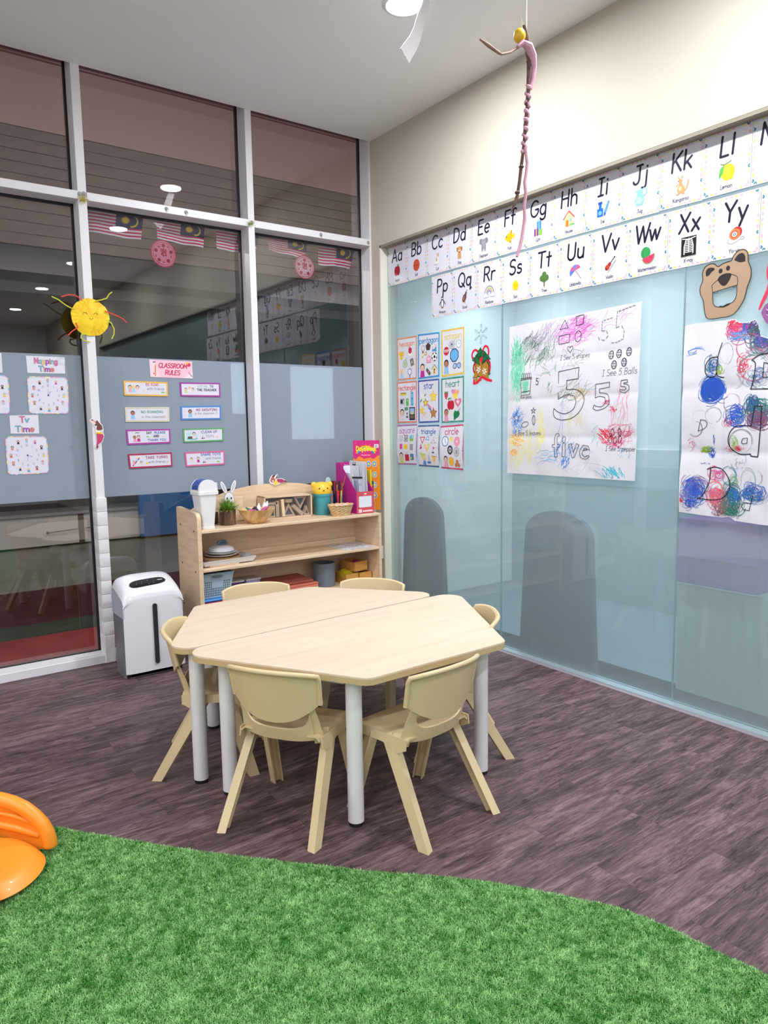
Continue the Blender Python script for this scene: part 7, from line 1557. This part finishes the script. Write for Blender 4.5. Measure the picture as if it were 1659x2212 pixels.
# ------------------------------------------------------------------ brown bear mask, red paper shape
def bear():
    W, H_ = .22, .262; Kd = (36, 26, 30); br = (176, 146, 120)
    def m(pts): return [((x-985)/470*W, H_-(y-360)/550*H_) for x, y in pts]
    outer = [(1075, 905), (1040, 850), (1020, 740), (990, 680), (985, 620), (1008, 560), (1004, 500), (1020, 455), (1060, 430), (1110, 432), (1150, 462), (1200, 445), (1275, 435), (1290, 400), (1330, 365), (1380, 362), (1415, 395), (1425, 470), (1450, 530), (1452, 600), (1425, 680), (1400, 780), (1340, 870), (1280, 905), (1180, 910)]
    outer = smooth(outer, True, 5, 58)
    mouth = [(1108, 680), (1200, 668), (1332, 650), (1330, 740), (1300, 790), (1240, 802), (1210, 815), (1160, 812), (1125, 790), (1112, 740)]
    mouth = smooth(mouth, True, 4, 60)
    # ring-shaped board with a real mouth opening
    A = Art(W, H_, br)
    bm = bmesh.new(); O = m(outer); M_ = m(mouth)
    def dens(p, n):
        L = [0]
        for a, c in zip(p, p[1:]+p[:1]): L.append(L[-1]+math.hypot(c[0]-a[0], c[1]-a[1]))
        out = []
        for k in range(n):
            t = L[-1]*k/n; i = max(j for j in range(len(p)) if L[j] <= t); f = (t-L[i])/(L[i+1]-L[i]); a = p[i]; c = p[(i+1) % len(p)]
            out.append((a[0]+(c[0]-a[0])*f, a[1]+(c[1]-a[1])*f))
        return out
    def cen(p): return (sum(x for x, y in p)/len(p), sum(y for x, y in p)/len(p))
    cm = cen(M_); n = 150
    def byang(p):
        q = dens(p, 900); res = []
        for k in range(n):
            a = 2*PI*k/n-PI; res.append(max(q, key=lambda t: math.cos(math.atan2(t[1]-cm[1], t[0]-cm[0])-a)))
        return res
    Oa, Ma = byang(O), byang(M_)
    b = MB(); cx, cz = W/2, H_/2
    y0 = 2.372; z0 = 1.742
    def P(p, w_): return (E_X-.003-w_, -(y0+p[0]), z0+p[1])
    V = [[b.bm.verts.new(P(q, w_)) for q in ring] for ring, w_ in ((Oa, .004), (Ma, .004), (Ma, 0), (Oa, 0))]
    for j in range(4):
        A_, B_ = V[j], V[(j+1) % 4]
        for i in range(n):
            try: b.bm.faces.new((A_[i], A_[(i+1) % n], B_[(i+1) % n], B_[i]))
            except ValueError: pass
    o = b.build('bear_mask', mat('brown_card', br, .7), None, 'brown paper bear mask with open mouth on the aqua glass', 'mask', smooth=False)
    km = mat('black_marker', Kd, .6)
    def flat(name, polys, lines=()):
        b = MB()
        for i, p in enumerate(polys): b.prism([(-(y0+q[0]), z0+q[1]) for q in m(p)], E_X-.0080-.0001*i, E_X-.0072, 'x')
        for p, w_ in lines: b.tube([P(q, .0042) for q in m(p)], w_, 5)
        return b.build(name, km, o, smooth=False)
    flat('ear_inside', [smooth(q, True) for q in ([(1040, 528), (1036, 490), (1060, 462), (1110, 468), (1118, 485), (1090, 500), (1065, 525)], [(1300, 435), (1330, 398), (1370, 390), (1395, 420), (1398, 462), (1350, 462)])])
    flat('eye', [el(1176, 506, 18, 20, 0, 14), el(1245, 493, 18, 20, 0, 14)])
    flat('nose', [smooth([(1150, 580), (1170, 550), (1220, 535), (1265, 540), (1280, 552), (1260, 600), (1225, 636), (1190, 628)], True)])
    flat('marker_outline', [[(1170, 815), (1180, 805), (1215, 812), (1260, 795), (1285, 796), (1260, 812), (1215, 824)]], [(outer+outer[:1], .0016), (smooth([(1108, 680), (1100, 620), (1120, 600), (1150, 580)]), .0012), (smooth([(1280, 552), (1330, 580), (1338, 640), (1332, 652)]), .0012), (mouth+mouth[:1], .0014), ([(1120, 682), (1135, 692), (1152, 688), (1156, 674)], .0012), ([(1290, 655), (1305, 668), (1322, 660), (1325, 650)], .0012)])
bear()
b = MB(); sq = [(2.66, 1.94), (2.652, 1.90), (2.655, 1.872), (2.662, 1.86), (2.656, 1.83), (2.645, 1.805), (2.632, 1.775), (2.626, 1.755), (2.630, 1.752), (2.642, 1.772), (2.655, 1.795), (2.668, 1.83), (2.70, 1.86), (2.78, 1.87), (2.80, 1.94), (2.74, 1.98)]
b.prism([(-u, v) for u, v in sq], E_X-.006, E_X-.003, 'x'); b.build('red_paper_tail', mat('red_card', (232, 52, 88), .5), None, 'red paper shape with a thin tail at the right, beside the bear mask', 'paper cutout')
# ------------------------------------------------------------------ window signs
def label_art(W, H_, lines, h, lw=.0055):
    A = Art(W, H_, (228, 226, 240)); pal = [(226, 120, 160), (110, 190, 200), (236, 214, 120), (170, 90, 190), (230, 140, 110), (120, 200, 190)]
    for i, (t, y, sq) in enumerate(lines):
        A.text(t, W/2, y, h, (90, 70, 90), lw*1.45, sq=sq, cols=[(150, 110, 150)]); A.text(t, W/2, y, h, K, lw*.85, sq=sq, cols=pal[i:]+pal[:i])
    return A
sheet('time_label', 'L', [(-2.177, 1.711), (-1.984, 1.71), (-1.987, 1.622), (-2.175, 1.62)], label_art(.19, .09, [('Napping', .052, 1.0), ('Time', .010, 1.15)], .027), 'white label reading Napping Time on the frosted film', 'label')
sheet('time_label', 'L', [(-2.277, 1.397), (-2.137, 1.4), (-2.138, 1.3), (-2.277, 1.302)], label_art(.14, .098, [('Tv', .060, 1.2), ('Time', .010, 1.25)], .030), 'white label reading Tv Time on the frosted film', 'label')
sheet('time_label', 'L', [(-2.49, 1.715), (-2.292, 1.718), (-2.293, 1.618), (-2.49, 1.615)], label_art(.19, .09, [('Lunch', .052, 1.0), ('Time', .010, 1.15)], .027), 'white time label cut off by the left edge of the photo', 'label')
def clock_art(hour):
    W = .2; A = Art(W, W, (228, 226, 242)); A.push(W/2, W/2); r = random.Random(3)
    pal = [(240, 170, 200), (150, 206, 226), (250, 236, 150), (206, 150, 216), (250, 200, 170), (120, 190, 214)]
    pr = rrect(-.098, .098, -.098, .098, .022, 6)
    for i, p in enumerate(pr):
        q = pr[(i+1) % len(pr)]; L = math.hypot(q[0]-p[0], q[1]-p[1]); k = max(1, int(L/.012))
        for j in range(k):
            a = (p[0]+(q[0]-p[0])*j/k, p[1]+(q[1]-p[1])*j/k); c = (p[0]+(q[0]-p[0])*(j+1)/k, p[1]+(q[1]-p[1])*(j+1)/k)
            A.line([a, c], .0035+.002*r.random(), pal[r.randrange(6)])
    ic = [(226, 110, 110), (236, 150, 140), (60, 50, 60), (150, 200, 214), (200, 90, 150), (90, 60, 50), (240, 220, 80), (214, 200, 206), (190, 80, 90), (90, 170, 200), (60, 60, 90), (196, 130, 110)]
    for h in range(12):
        a = PI/2-2*PI*h/12; t = str(h if h else 12)
        A.text(t, .052*math.cos(a), .052*math.sin(a)-.005, .0115, (150, 150, 190), .0012)
        x, y = .074*math.cos(a)*1.05, .074*math.sin(a)*1.05
        if h in (1, 2, 4, 5, 7, 8, 10, 11): x, y = .080*math.cos(a), .080*math.sin(a)
        A.ell(x, y+.005, .006, .0055, ic[h]); A.poly([(x-.006, y-.010), (x+.006, y-.010), (x+.003, y+.001), (x-.003, y+.001)], ic[(h+3) % 12]); A.ell(x, y+.0045, .0032, .003, SK)
    A.line([(0, 0), (0, .034) if hour == 1 else (0, -.034)], .0012, (170, 170, 210)); a = PI/2-2*PI*(1 if hour == 1 else 3.6)/12; A.line([(0, 0), (.024*math.cos(a), .024*math.sin(a))], .0016, (120, 120, 170)); A.ell(0, 0, .0036, .004, (60, 50, 120))
    A.pop(); return A
csh = [(x+.1, y+.1) for x, y in rrect(-.1, .1, -.1, .1, .024, 6)]
for q, h, lb in (([(-2.180, 1.603), (-1.976, 1.603), (-1.980, 1.405), (-2.183, 1.405)], 1, 'white paper clock under the Napping Time label'), ([(-2.306, 1.288), (-2.102, 1.286), (-2.100, 1.085), (-2.306, 1.084)], 4, 'white paper clock under the Tv Time label'), ([(-2.475, 1.610), (-2.268, 1.604), (-2.270, 1.405), (-2.475, 1.405)], 4, 'white paper clock cut off by the left edge of the photo')):
    sheet('paper_clock', 'L', q, clock_art(h), lb, 'paper clock', 'paper clocks on the film', shape=csh)
def title_art():
    W, H_ = .26, .102; A = Art(W, H_, (250, 200, 216)); A.poly([(0, 0), (.06, 0), (.03, .102), (0, .102)], (246, 214, 228)); A.poly([(.2, 0), (.26, 0), (.26, .04)], (244, 226, 236))
    for t, y, sq in (('CLASSROOM', .058, .98), ('RULES', .018, 1.05)): A.text(t, W/2+.008 if t[0] == 'C' else W/2+.004, y, .026, (206, 44, 90), .0052, it=.22, sq=sq)
    A.line([(.03, .01), (.034, .07)], .008, (240, 150, 110)); A.ell(.024, .088, .003, .004, K); A.ell(.032, .089, .003, .004, K); A.ell(.238, .082, .012, .012, (220, 60, 100)); A.ell(.228, .090, .010, .006, (246, 190, 90)); A.line([(.236, .036), (.256, .012)], .006, (200, 130, 150)); A.ell(.022, .022, .003, .005, (206, 60, 90))
    return A
sheet('rules_sign', 'L', [(-1.523, 1.717), (-1.264, 1.715), (-1.264, 1.614), (-1.521, 1.617)], title_art(), 'pink sign reading CLASSROOM RULES on the frosted film', 'sign', th=.0015)
def rule_art(bc, build, inner=None):
    W, H_ = .257, .084; A = Art(W, H_, bc); A.rect(.009, .009, W-.009, H_-.009, (226, 224, 238))
    if inner: A.line([(.007, .007), (W-.007, .007), (W-.007, H_-.007), (.007, H_-.007)], .001, inner, closed=True)
    build(A); return A
def pc(A, n, x, y, s_): A.push(x, y, s_); pic(A, n); A.pop()
grn, blu, prp, sl = (110, 170, 150), (70, 110, 180), (200, 110, 120), (110, 110, 140)
RULES = [
 ('BE KIND with friends', 'orange yellow', (244, 190, 90), [(-1.678, 1.592), (-1.421, 1.589), (-1.423, 1.506), (-1.677, 1.508)], lambda A: (pc(A, 'kidc', .035, .042, .020), pc(A, 'kidb', .055, .042, .020), pc(A, 'kidr', .078, .042, .020), A.text('BE KIND', .165, .060, .014, (214, 120, 130), .0032, tr=2.2), A.text('with friends', .185, .036, .015, sl, .0016, tr=1.1), pc(A, 'turtle', .225, .020, .013), pc(A, 'hand', .115, .030, .007))),
 ('LISTEN TO THE TEACHER', 'purple, the upper one', (170, 66, 160), [(-1.347, 1.59), (-1.091, 1.592), (-1.092, 1.507), (-1.346, 1.507)], lambda A: (pc(A, 'kids', .035, .038, .015), pc(A, 'kidy', .058, .046, .015), pc(A, 'kidr', .08, .038, .015), A.text('LISTEN', .140, .056, .0125, (150, 190, 170), .0028, tr=2.2), A.text('TO', .200, .056, .0125, K, .0028, tr=2.2), A.text('THE TEACHER', .168, .034, .0125, K, .003, sq=1.12, tr=2.2))),
 ('NO RUNNING in the classroom', 'cream', (232, 222, 196), [(-1.678, 1.441), (-1.419, 1.443), (-1.422, 1.358), (-1.677, 1.358)], lambda A: (pc(A, 'kido', .042, .042, .024), A.text('NO RUNNING', .155, .050, .0135, (100, 160, 140), .0032, sq=1.15, tr=2.2), A.text('in the classroom', .163, .022, .015, sl, .0016, tr=1.1), pc(A, 'hand', .230, .028, .010))),
 ('NO SHOUTING in the classroom', 'blue', (84, 140, 214), [(-1.349, 1.448), (-1.092, 1.453), (-1.095, 1.369), (-1.35, 1.367)], lambda A: (pc(A, 'kido', .058, .042, .024), A.text('NO SHOUTING', .165, .054, .0130, (150, 70, 110), .003, sq=1.12, tr=2.2), A.text('in the classroom', .150, .032, .0135, sl, .0015, tr=1.1), A.line([(.018, .06), (.032, .052)], .0012, (214, 150, 150)), A.line([(.016, .045), (.032, .044)], .0012, (230, 190, 120)), A.line([(.018, .03), (.032, .036)], .0012, (214, 120, 120)), A.ring(.228, .040, .005, .006, .0014, (90, 90, 80)))),
 ('SAY PLEASE AND THANK YOU', 'purple, the lower one', (178, 70, 166), [(-1.679, 1.313), (-1.42, 1.315), (-1.421, 1.23), (-1.675, 1.226)], lambda A: (pc(A, 'kidh', .045, .034, .018), pc(A, 'kidp', .068, .036, .018), A.text('please', .062, .064, .006, K, .0012, tr=1.1), A.text('SAY', .130, .058, .0125, K, .003, tr=2.2), A.text('PLEASE', .195, .058, .0125, blu, .003, sq=1.1, tr=2.2), A.text('AND', .172, .038, .0125, K, .003, tr=2.2), A.text('THANK YOU', .175, .016, .0125, (90, 120, 190), .003, sq=1.15, tr=2.2), pc(A, 'turtle', .120, .040, .010), pc(A, 'hand', .212, .040, .007))),
 ('CLEAN UP TOYS', 'green', (100, 170, 110), [(-1.342, 1.314), (-1.083, 1.317), (-1.084, 1.235), (-1.341, 1.231)], lambda A: (A.ell(.055, .040, .038, .026, (196, 226, 236)), A.ell(.055, .022, .036, .008, (110, 190, 190)), pc(A, 'kidr', .068, .044, .020), A.rect(.028, .022, .056, .036, (110, 80, 70)), A.text('CLEAN UP', .165, .054, .0145, (110, 100, 150), .0032, sq=1.1, tr=2.2), A.text('TOYS', .168, .026, .0145, sl, .0018, tr=2.2), pc(A, 'toys', .125, .028, .011), pc(A, 'hand', .215, .028, .010))),
 ('TAKE TURNS with friends', 'dark red', (178, 44, 90), [(-1.676, 1.173), (-1.417, 1.175), (-1.417, 1.091), (-1.671, 1.089)], lambda A: (A.line([(.022, .016), (.062, .058)], .006, (170, 50, 80)), pc(A, 'kidb', .048, .056, .012), pc(A, 'kidc', .028, .034, .012), pc(A, 'kidr', .072, .028, .014), A.text('TAKE TURNS', .165, .052, .0145, (170, 80, 140), .0032, sq=1.1, tr=2.2), A.text('with friends', .165, .026, .015, sl, .0016, tr=1.1), pc(A, 'hand', .228, .028, .010), pc(A, 'chips', .105, .026, .008))),
 ('SHARE TOYS with friends', 'pink', (222, 110, 156), [(-1.338, 1.172), (-1.08, 1.174), (-1.082, 1.088), (-1.333, 1.085)], lambda A: (pc(A, 'kidr', .040, .038, .016), pc(A, 'kidp', .082, .040, .016), A.text('SHARE TOYS', .165, .060, .014, (70, 100, 180), .0032, sq=1.12, tr=2.2), A.text('with friends', .182, .036, .015, sl, .0016, tr=1.1), pc(A, 'toys', .122, .026, .011), pc(A, 'turtle', .212, .018, .012))),
]
for t, cn_, bc, q, fn in RULES: sheet('rule_card', 'L', q, rule_art(bc, fn, (120, 110, 90) if bc[0] > 230 and bc[2] > 150 else None), 'rule card reading %s, %s border' % (t, cn_), 'sign', 'classroom rule cards', th=.004)
# ------------------------------------------------------------------ paper sun on the post, generic animal cut-outs
def sun_():
    r = empty('paper_sun', (-1.865, -.012, 1.917), 0, 'yellow painted paper plate sun with pipe cleaner rays', 'paper sun')
    b = MB(); rn = random.Random(2)
    def f(u, v):
        a = 2*PI*u; rr = .0985*v*(1+.012*math.sin(5*a)+.01*math.sin(11*a+1)); y = -.010*(1-min(1, v/.7)**4)-.012*max(0, (v-.72)/.28)*(-1)*.6
        return (rr*math.cos(a), y+(.0012*math.sin(26*a) if v > .72 else 0), rr*math.sin(a))
    b.grid(f, 96, 12, .0014); b.build('plate', mottle('sun_yellow_paint', (246, 190, 20), (255, 222, 40), (1, 1, 1), 16, .6, 5, pos=(.35, .6), distort=1), r, ang=60)
    k = mat('brown_pen', (120, 84, 30), .6); b = MB()
    for cx in (-.030, .024): b.tube([(cx-.012, -.0125, .012), (cx-.005, -.0125, .022), (cx+.003, -.0125, .022), (cx+.011, -.0125, .013)], .0011, 5)
    b.tube([(-.009, -.0125, -.004), (-.001, -.0125, -.016), (.009, -.0125, -.005)], .0011, 5); b.build('face', k, r)
    S_ = .000784; yl = mat('lime_pipe_cleaner', (206, 210, 70), .9); rd = mat('coral_pipe_cleaner', (232, 84, 66), .9)
    rays = [(yl, [(512, 855), (490, 850), (455, 830), (415, 800), (375, 783)]), (rd, [(566, 795), (545, 775), (520, 762), (485, 762), (435, 780)]), (yl, [(652, 790), (690, 780), (730, 765), (748, 735), (770, 718)]), (rd, [(712, 852), (760, 868), (805, 882), (840, 900), (857, 920)]), (yl, [(730, 920), (750, 930), (768, 970), (766, 1005), (750, 1038)]), (rd, [(515, 945), (528, 975), (490, 1002), (463, 1032)]), (yl, [(575, 1018), (548, 1020), (543, 1042), (562, 1060), (605, 1066)])]
    for m_, p in rays:
        b = MB(); pts = [((x-617)*S_, -.006+.002*i, -(y-900)*S_) for i, (x, y) in enumerate(p)]
        # resample smooth
        q = []
        for i in range(len(pts)-1):
            for k2 in range(4): t = k2/4; q.append(tuple(pts[i][c]*(1-t)+pts[i+1][c]*t for c in range(3)))
        q.append(pts[-1]); b.tube(q, .0033, 7); b.build('ray', m_, r)
sun_()
BR = (122, 66, 60)
P1 = [([(-.008, .060), (-.030, .082), (-.040, .074), (-.036, .060), (-.014, .036), (-.012, .020), (-.016, .006), (-.010, -.010), (-.008, -.04), (-.022, -.072), (-.016, -.086), (-.004, -.082), (0, -.066), (.022, -.046), (.032, -.014), (.028, .004), (.030, .022), (.026, .044), (.010, .066), (-.002, .076)], WH),
      ([(-.034, .072), (-.012, .044), (0, .04), (.008, .06), (-.002, .072), (-.010, .062), (-.028, .078)], BR), (el(-.020, .058, .015, .0075, -.75), (240, 214, 210)), ([(.004, .062), (.022, .042), (.026, .020), (.002, .016), (-.008, .022), (-.004, .040)], BR), (el(-.010, .046, .005, .0045), K),
      ([(.026, .022), (.030, .004), (.018, .006), (.010, .016)], (214, 222, 236)), ([(-.012, .010), (.022, .004), (.024, -.004), (-.010, -.001)], (250, 206, 40)), ([(-.008, -.002), (.024, -.005), (.028, -.016), (.018, -.044), (-.004, -.062), (-.014, -.070), (-.008, -.040)], (200, 60, 110)), ([(-.012, -.068), (-.004, -.064), (-.004, -.078), (-.016, -.082)], BR)]
cutout('animal_cutout', P1, (-1.862, -.0035, 1.296), (0, 0, 0), 'small brown paper animal in pink trousers on the white post', 'paper cutout')
P2 = [([(-.060, .006), (-.050, .030), (-.034, .044), (-.022, .030), (-.012, .040), (.002, .048), (0, .030), (-.006, .018), (.030, .020), (.052, .008), (.066, -.004), (.060, -.012), (.026, -.010), (-.004, -.022), (-.020, -.028), (-.030, -.016), (-.052, -.010)], WH),
      ([(-.054, .006), (-.046, .026), (-.034, .040), (-.026, .026), (-.016, .014), (-.022, -.004), (-.044, -.004)], (196, 120, 96)), ([(-.040, .034), (-.026, .044), (-.020, .034), (-.030, .026)], (90, 40, 40)), ([(-.018, .014), (-.002, .044), (-.004, .024)], (110, 50, 50)), (el(-.034, .006, .007, .006), (244, 216, 200)), (el(-.033, .012, .003, .003), K),
      ([(-.028, -.002), (-.006, .010), (0, -.006), (-.006, -.020), (-.020, -.024)], (246, 206, 60)), ([(-.006, .016), (.026, .016), (.050, .004), (.048, -.008), (.02, -.008), (.0, -.004)], (180, 60, 110)), ([(.050, .006), (.064, -.003), (.058, -.010), (.046, -.006)], BR)]
cutout('animal_cutout', P2, (-.802, -.062, .974), (0, 0, 0), 'small brown paper animal in yellow and pink on the shelf arch', 'paper cutout')
# ------------------------------------------------------------------ days-of-the-week packet leaning in the corner
def packet():
    W, H_ = .186, .468; A = Art(W, H_, (246, 150, 50)); r = random.Random(6)
    A.poly([(0, H_), (W, H_), (W, H_-.10)]+[(W-W*i/10, H_-.115+.012*math.sin(i*1.9)) for i in range(1, 10)]+[(0, H_-.12)], (216, 40, 130))
    for i in range(16): A.ell(r.uniform(0, W), H_-r.uniform(0, .1), .003, .003, (240, 130, 180), 0, 7)
    for i, c in enumerate([(240, 90, 80), (250, 200, 60), (120, 190, 80), (60, 130, 210), (130, 80, 180)]): A.ring(W*.48, H_-.095, .070-.006*i, .062-.006*i, .006, c, 16, 10, 170)
    A.text('Days', W*.30, H_-.070, .030, (250, 226, 50), .007, sq=.9); A.text('of the', W*.49, H_-.058, .011, (250, 236, 90), .002); A.text('Week', W*.68, H_-.070, .030, (250, 226, 50), .007, sq=.85)
    A.ell(W*.48, H_-.100, .045, .020, (226, 40, 120)); A.text('Placement Cards', W*.48, H_-.102, .007, (250, 220, 236), .0013); A.rect(W*.80, H_-.050, W*.96, H_-.026, (240, 240, 240)); [A.rect(W*.82+.0028*i, H_-.048, W*.82+.0028*i+.0012, H_-.030, K) for i in range(8)]
    A.rect(.012, H_-.180, .085, H_-.145, (236, 130, 110)); A.text('Sunday', .048, H_-.166, .011, (90, 40, 50), .0018)
    for x, y in ((.108, -.158), (.148, -.158), (.148, -.23), (.148, -.30), (.148, -.37)):
        A.ell(x, H_+y, .017, .021, (240, 240, 244)); A.ell(x, H_+y, .0145, .018, r.choice([(90, 160, 220), (120, 190, 230)])); A.ell(x, H_+y, .007, .009, (250, 220, 110))
    for i, c in enumerate([(60, 120, 80), (214, 60, 60), (40, 60, 60), (236, 120, 60), (240, 214, 80), (200, 60, 60)]): A.rect(.120, .17-.028*i, .142, .194-.028*i, c); 
    A.rect(.117, .01, .119, .2, (240, 240, 240)); A.rect(.143, .01, .145, .2, (240, 240, 240))
    b = MB(); V, F, C = [], [], []
    for s_ in (0, 1): V += [(-W/2, -.001*s_, 0), (W/2, -.001*s_, 0), (W/2, -.001*s_, H_), (-W/2, -.001*s_, H_)]
    F += [(0, 3, 2, 1), (4, 5, 6, 7), (0, 1, 5, 4), (1, 2, 6, 5), (2, 3, 7, 6), (3, 0, 4, 7)]; C += [A.base]*6
    i0 = len(V); V += [(x-W/2, -.0012-k*.00002, y) for x, y, k in A.V]; F += [tuple(i0+i for i in f) for f in A.F]; C += A.C
    me = bpy.data.meshes.new('card_packet'); me.from_pydata(V, [], F); at = me.color_attributes.new('Col', 'FLOAT_COLOR', 'CORNER'); arr = np.ones((len(me.loops), 4), np.float32); k = 0
    for f, c in zip(F, C): arr[k:k+len(f), :3] = lin(c); k += len(f)
    at.data.foreach_set('color', arr.ravel()); me.materials.append(PRINT); o = bpy.data.objects.new('card_packet', me); COL.objects.link(o)
    o.location = (-.165, -.1325, TS); o.rotation_euler = (math.radians(0), 0, math.radians(-50)); tag(o, 'tall pink and orange Days of the Week packet behind the magenta file', 'packet')
packet()
# printed sheets lying on the middle shelf
def papers():
    for k, (dx, dz, lb, rz) in enumerate([(-.03, 0, 'printed worksheet partly under the other on the middle shelf', .06), (0, .0014, 'top printed worksheet on the right of the middle shelf', 0)]):
        W, H_ = .20, .27; A = Art(W, H_, (230, 230, 240)); r = random.Random(k)
        for i in range(60): A.ell(r.uniform(.02, W-.02), r.uniform(.02, H_-.02), r.uniform(.004, .012), r.uniform(.003, .006), (150, 150, 164), r.uniform(0, 3), 8)
        for i in range(50): x, y = r.uniform(.02, W-.03), r.uniform(.02, H_-.02); A.line([(x, y), (x+r.uniform(.004, .02), y+r.uniform(-.01, .01))], .0012, (110, 110, 128))
        V = [(0, 0, 0), (W, 0, 0), (W, H_, 0), (0, H_, 0), (0, 0, .0008), (W, 0, .0008), (W, H_, .0008), (0, H_, .0008)]; F = [(0, 3, 2, 1), (4, 5, 6, 7), (0, 1, 5, 4), (1, 2, 6, 5), (2, 3, 7, 6), (3, 0, 4, 7)]; C = [A.base]*6
        i0 = len(V); V += [(x, y, .0009+kk*.000003) for x, y, kk in A.V]; F += [tuple(i0+i for i in f) for f in A.F]; C += A.C
        me = bpy.data.meshes.new('worksheet'); me.from_pydata(V, [], F); at = me.color_attributes.new('Col', 'FLOAT_COLOR', 'CORNER'); arr = np.ones((len(me.loops), 4), np.float32); j = 0
        for f, c in zip(F, C): arr[j:j+len(f), :3] = lin(c); j += len(f)
        at.data.foreach_set('color', arr.ravel()); me.materials.append(PRINT); o = bpy.data.objects.new('worksheet', me); COL.objects.link(o)
        o.location = (-.440+dx, -.345, MS+dz); o.rotation_euler = (0, 0, rz); tag(o, lb, 'paper', 'worksheets on the middle shelf')
papers()
# ------------------------------------------------------------------ flags and round paper-cuts behind the upper glass
def flag_art():
    W, H_ = .29, .145; A = Art(W, H_, (226, 222, 230))
    for i in range(14):
        c = (204, 36, 84) if i % 2 == 0 else (230, 226, 232); A.k += 0
        for j in range(20): A.poly([(W*j/20, H_*(1-(i+1)/14)), (W*(j+1)/20, H_*(1-(i+1)/14)), (W*(j+1)/20, H_*(1-i/14)), (W*j/20, H_*(1-i/14))], c, False)
    A.k = 3
    for j in range(10):
        for i in range(8): A.poly([(W*(.5+j/20), H_*(1-(i+1)/14)), (W*(.55+j/20), H_*(1-(i+1)/14)), (W*(.55+j/20), H_*(1-i/14)), (W*(.5+j/20), H_*(1-i/14))], (36, 40, 100), False)
    A.k = 6; A.push(W*.68, H_*.74, .026); A.poly(star_pts(1, .6, 14), (246, 214, 60), False); A.pop()
    A.k = 7; cx, cy = W*.83, H_*.71
    out = ac(cx-.010, cy, .038, .040, -80, 80, 14); inn = ac(cx-.020, cy+.003, .040, .036, 62, -62, 14)
    A.poly([(p[0], p[1]) for p in ac(cx-.006, cy, .032, .036, -100, 70, 14)]+ac(cx-.014, cy+.004, .032, .031, 60, -92, 14), (246, 214, 60), False)
    return A
FL = [((-1.800, 2.53), (-1.497, 2.53), (-1.520, 2.398), (-1.806, 2.404), 'leftmost striped flag, a light reflected over it'), ((-1.42, 2.53), (-1.126, 2.53), (-1.143, 2.402), (-1.425, 2.418), 'second striped flag from the left, above the pink round paper-cut'), ((-1.052, 2.53), (-.762, 2.53), (-.80, 2.405), (-1.057, 2.409), 'striped flag half hidden behind the second window post'), ((-.701, 2.53), (-.41, 2.53), (-.436, 2.418), (-.697, 2.450), 'striped flag above the red round paper-cut, right of the second post'), ((-.33, 2.53), (-.036, 2.53), (-.070, 2.400), (-.327, 2.397), 'rightmost striped flag, next to the corner')]
for i, (a, b_, c, d, lb) in enumerate(FL):
    bmp = lambda s_, t, i=i: (.012*math.sin(7*s_+i)*(1-t)+.004*math.sin(15*s_+i*2)*(1-t))
    sheet('paper_flag', 'L', [a, b_, c, d], flag_art(), lb, 'flag', 'flags in a row outside the window', off=-.050, bump=bmp, base_n=(20, 14), drawn=True, lift=.00025)
def cut(c, rx, label, lightc):
    b = MB(); x0, z0 = c; n = 60
    ring = lambda r0, r1, y0_, y1_: None
    b.mi = 0; b.prism(el(0, 0, rx, rx*1.02, 0, 44), 0, .001, 'y')
    b.mi = 1
    b.tube([(rx*.95*math.cos(a), -.002, rx*.97*math.sin(a)) for a in [2*PI*i/50 for i in range(50)]], .0026, 6, closed=True)
    b.tube([(rx*.80*math.cos(a), -.001, rx*.82*math.sin(a)) for a in [2*PI*i/40 for i in range(40)]], .0012, 5, closed=True)
    for k in range(5):
        a = 2*PI*k/5+.3; cx, cz = rx*.60*math.cos(a), rx*.60*math.sin(a)
        for j in range(5): q = 2*PI*j/5; b.prism(el(cx+.006*math.cos(q), cz+.006*math.sin(q), .0052, .0052, 0, 8), -.0020, 0, 'y')
        a2 = a+.63; b.tube([(rx*.62*math.cos(a2+.16*math.cos(t)), -.001, rx*.62*math.sin(a2+.2*math.sin(t))) for t in (0, .8, 1.6, 2.4, 3.2, 4)], .0018, 5)
    for st in ([(-.018, .022), (-.006, .018), (.004, .024)], [(0, .026), (-.002, -.004), (-.010, -.012)], [(-.020, .010), (.018, .012)], [(-.012, .0), (.014, .002)], [(-.016, -.010), (-.006, -.006), (.0, -.018), (.012, -.010), (.018, -.016)], [(.014, .022), (.010, .004), (.016, -.006)]):
        b.tube([(x, -.0014, z+.004) for x, z in st], .0030, 6)
    o = b.build('round_paper_cut', [mat('cut_light_%d' % lightc[1], lightc, .7), mat('cut_red', (198, 30, 72), .6)], None, label, 'paper cut', 'round red paper-cuts outside the window', smooth=False)
    o.location = (x0, GY+.030, z0)
cut((-1.394, 2.334), .0775, 'pink round lattice paper-cut under the second flag', (222, 140, 164))
cut((-.4465, 2.3635), .0755, 'red round lattice paper-cut under the fourth flag', (214, 176, 186))
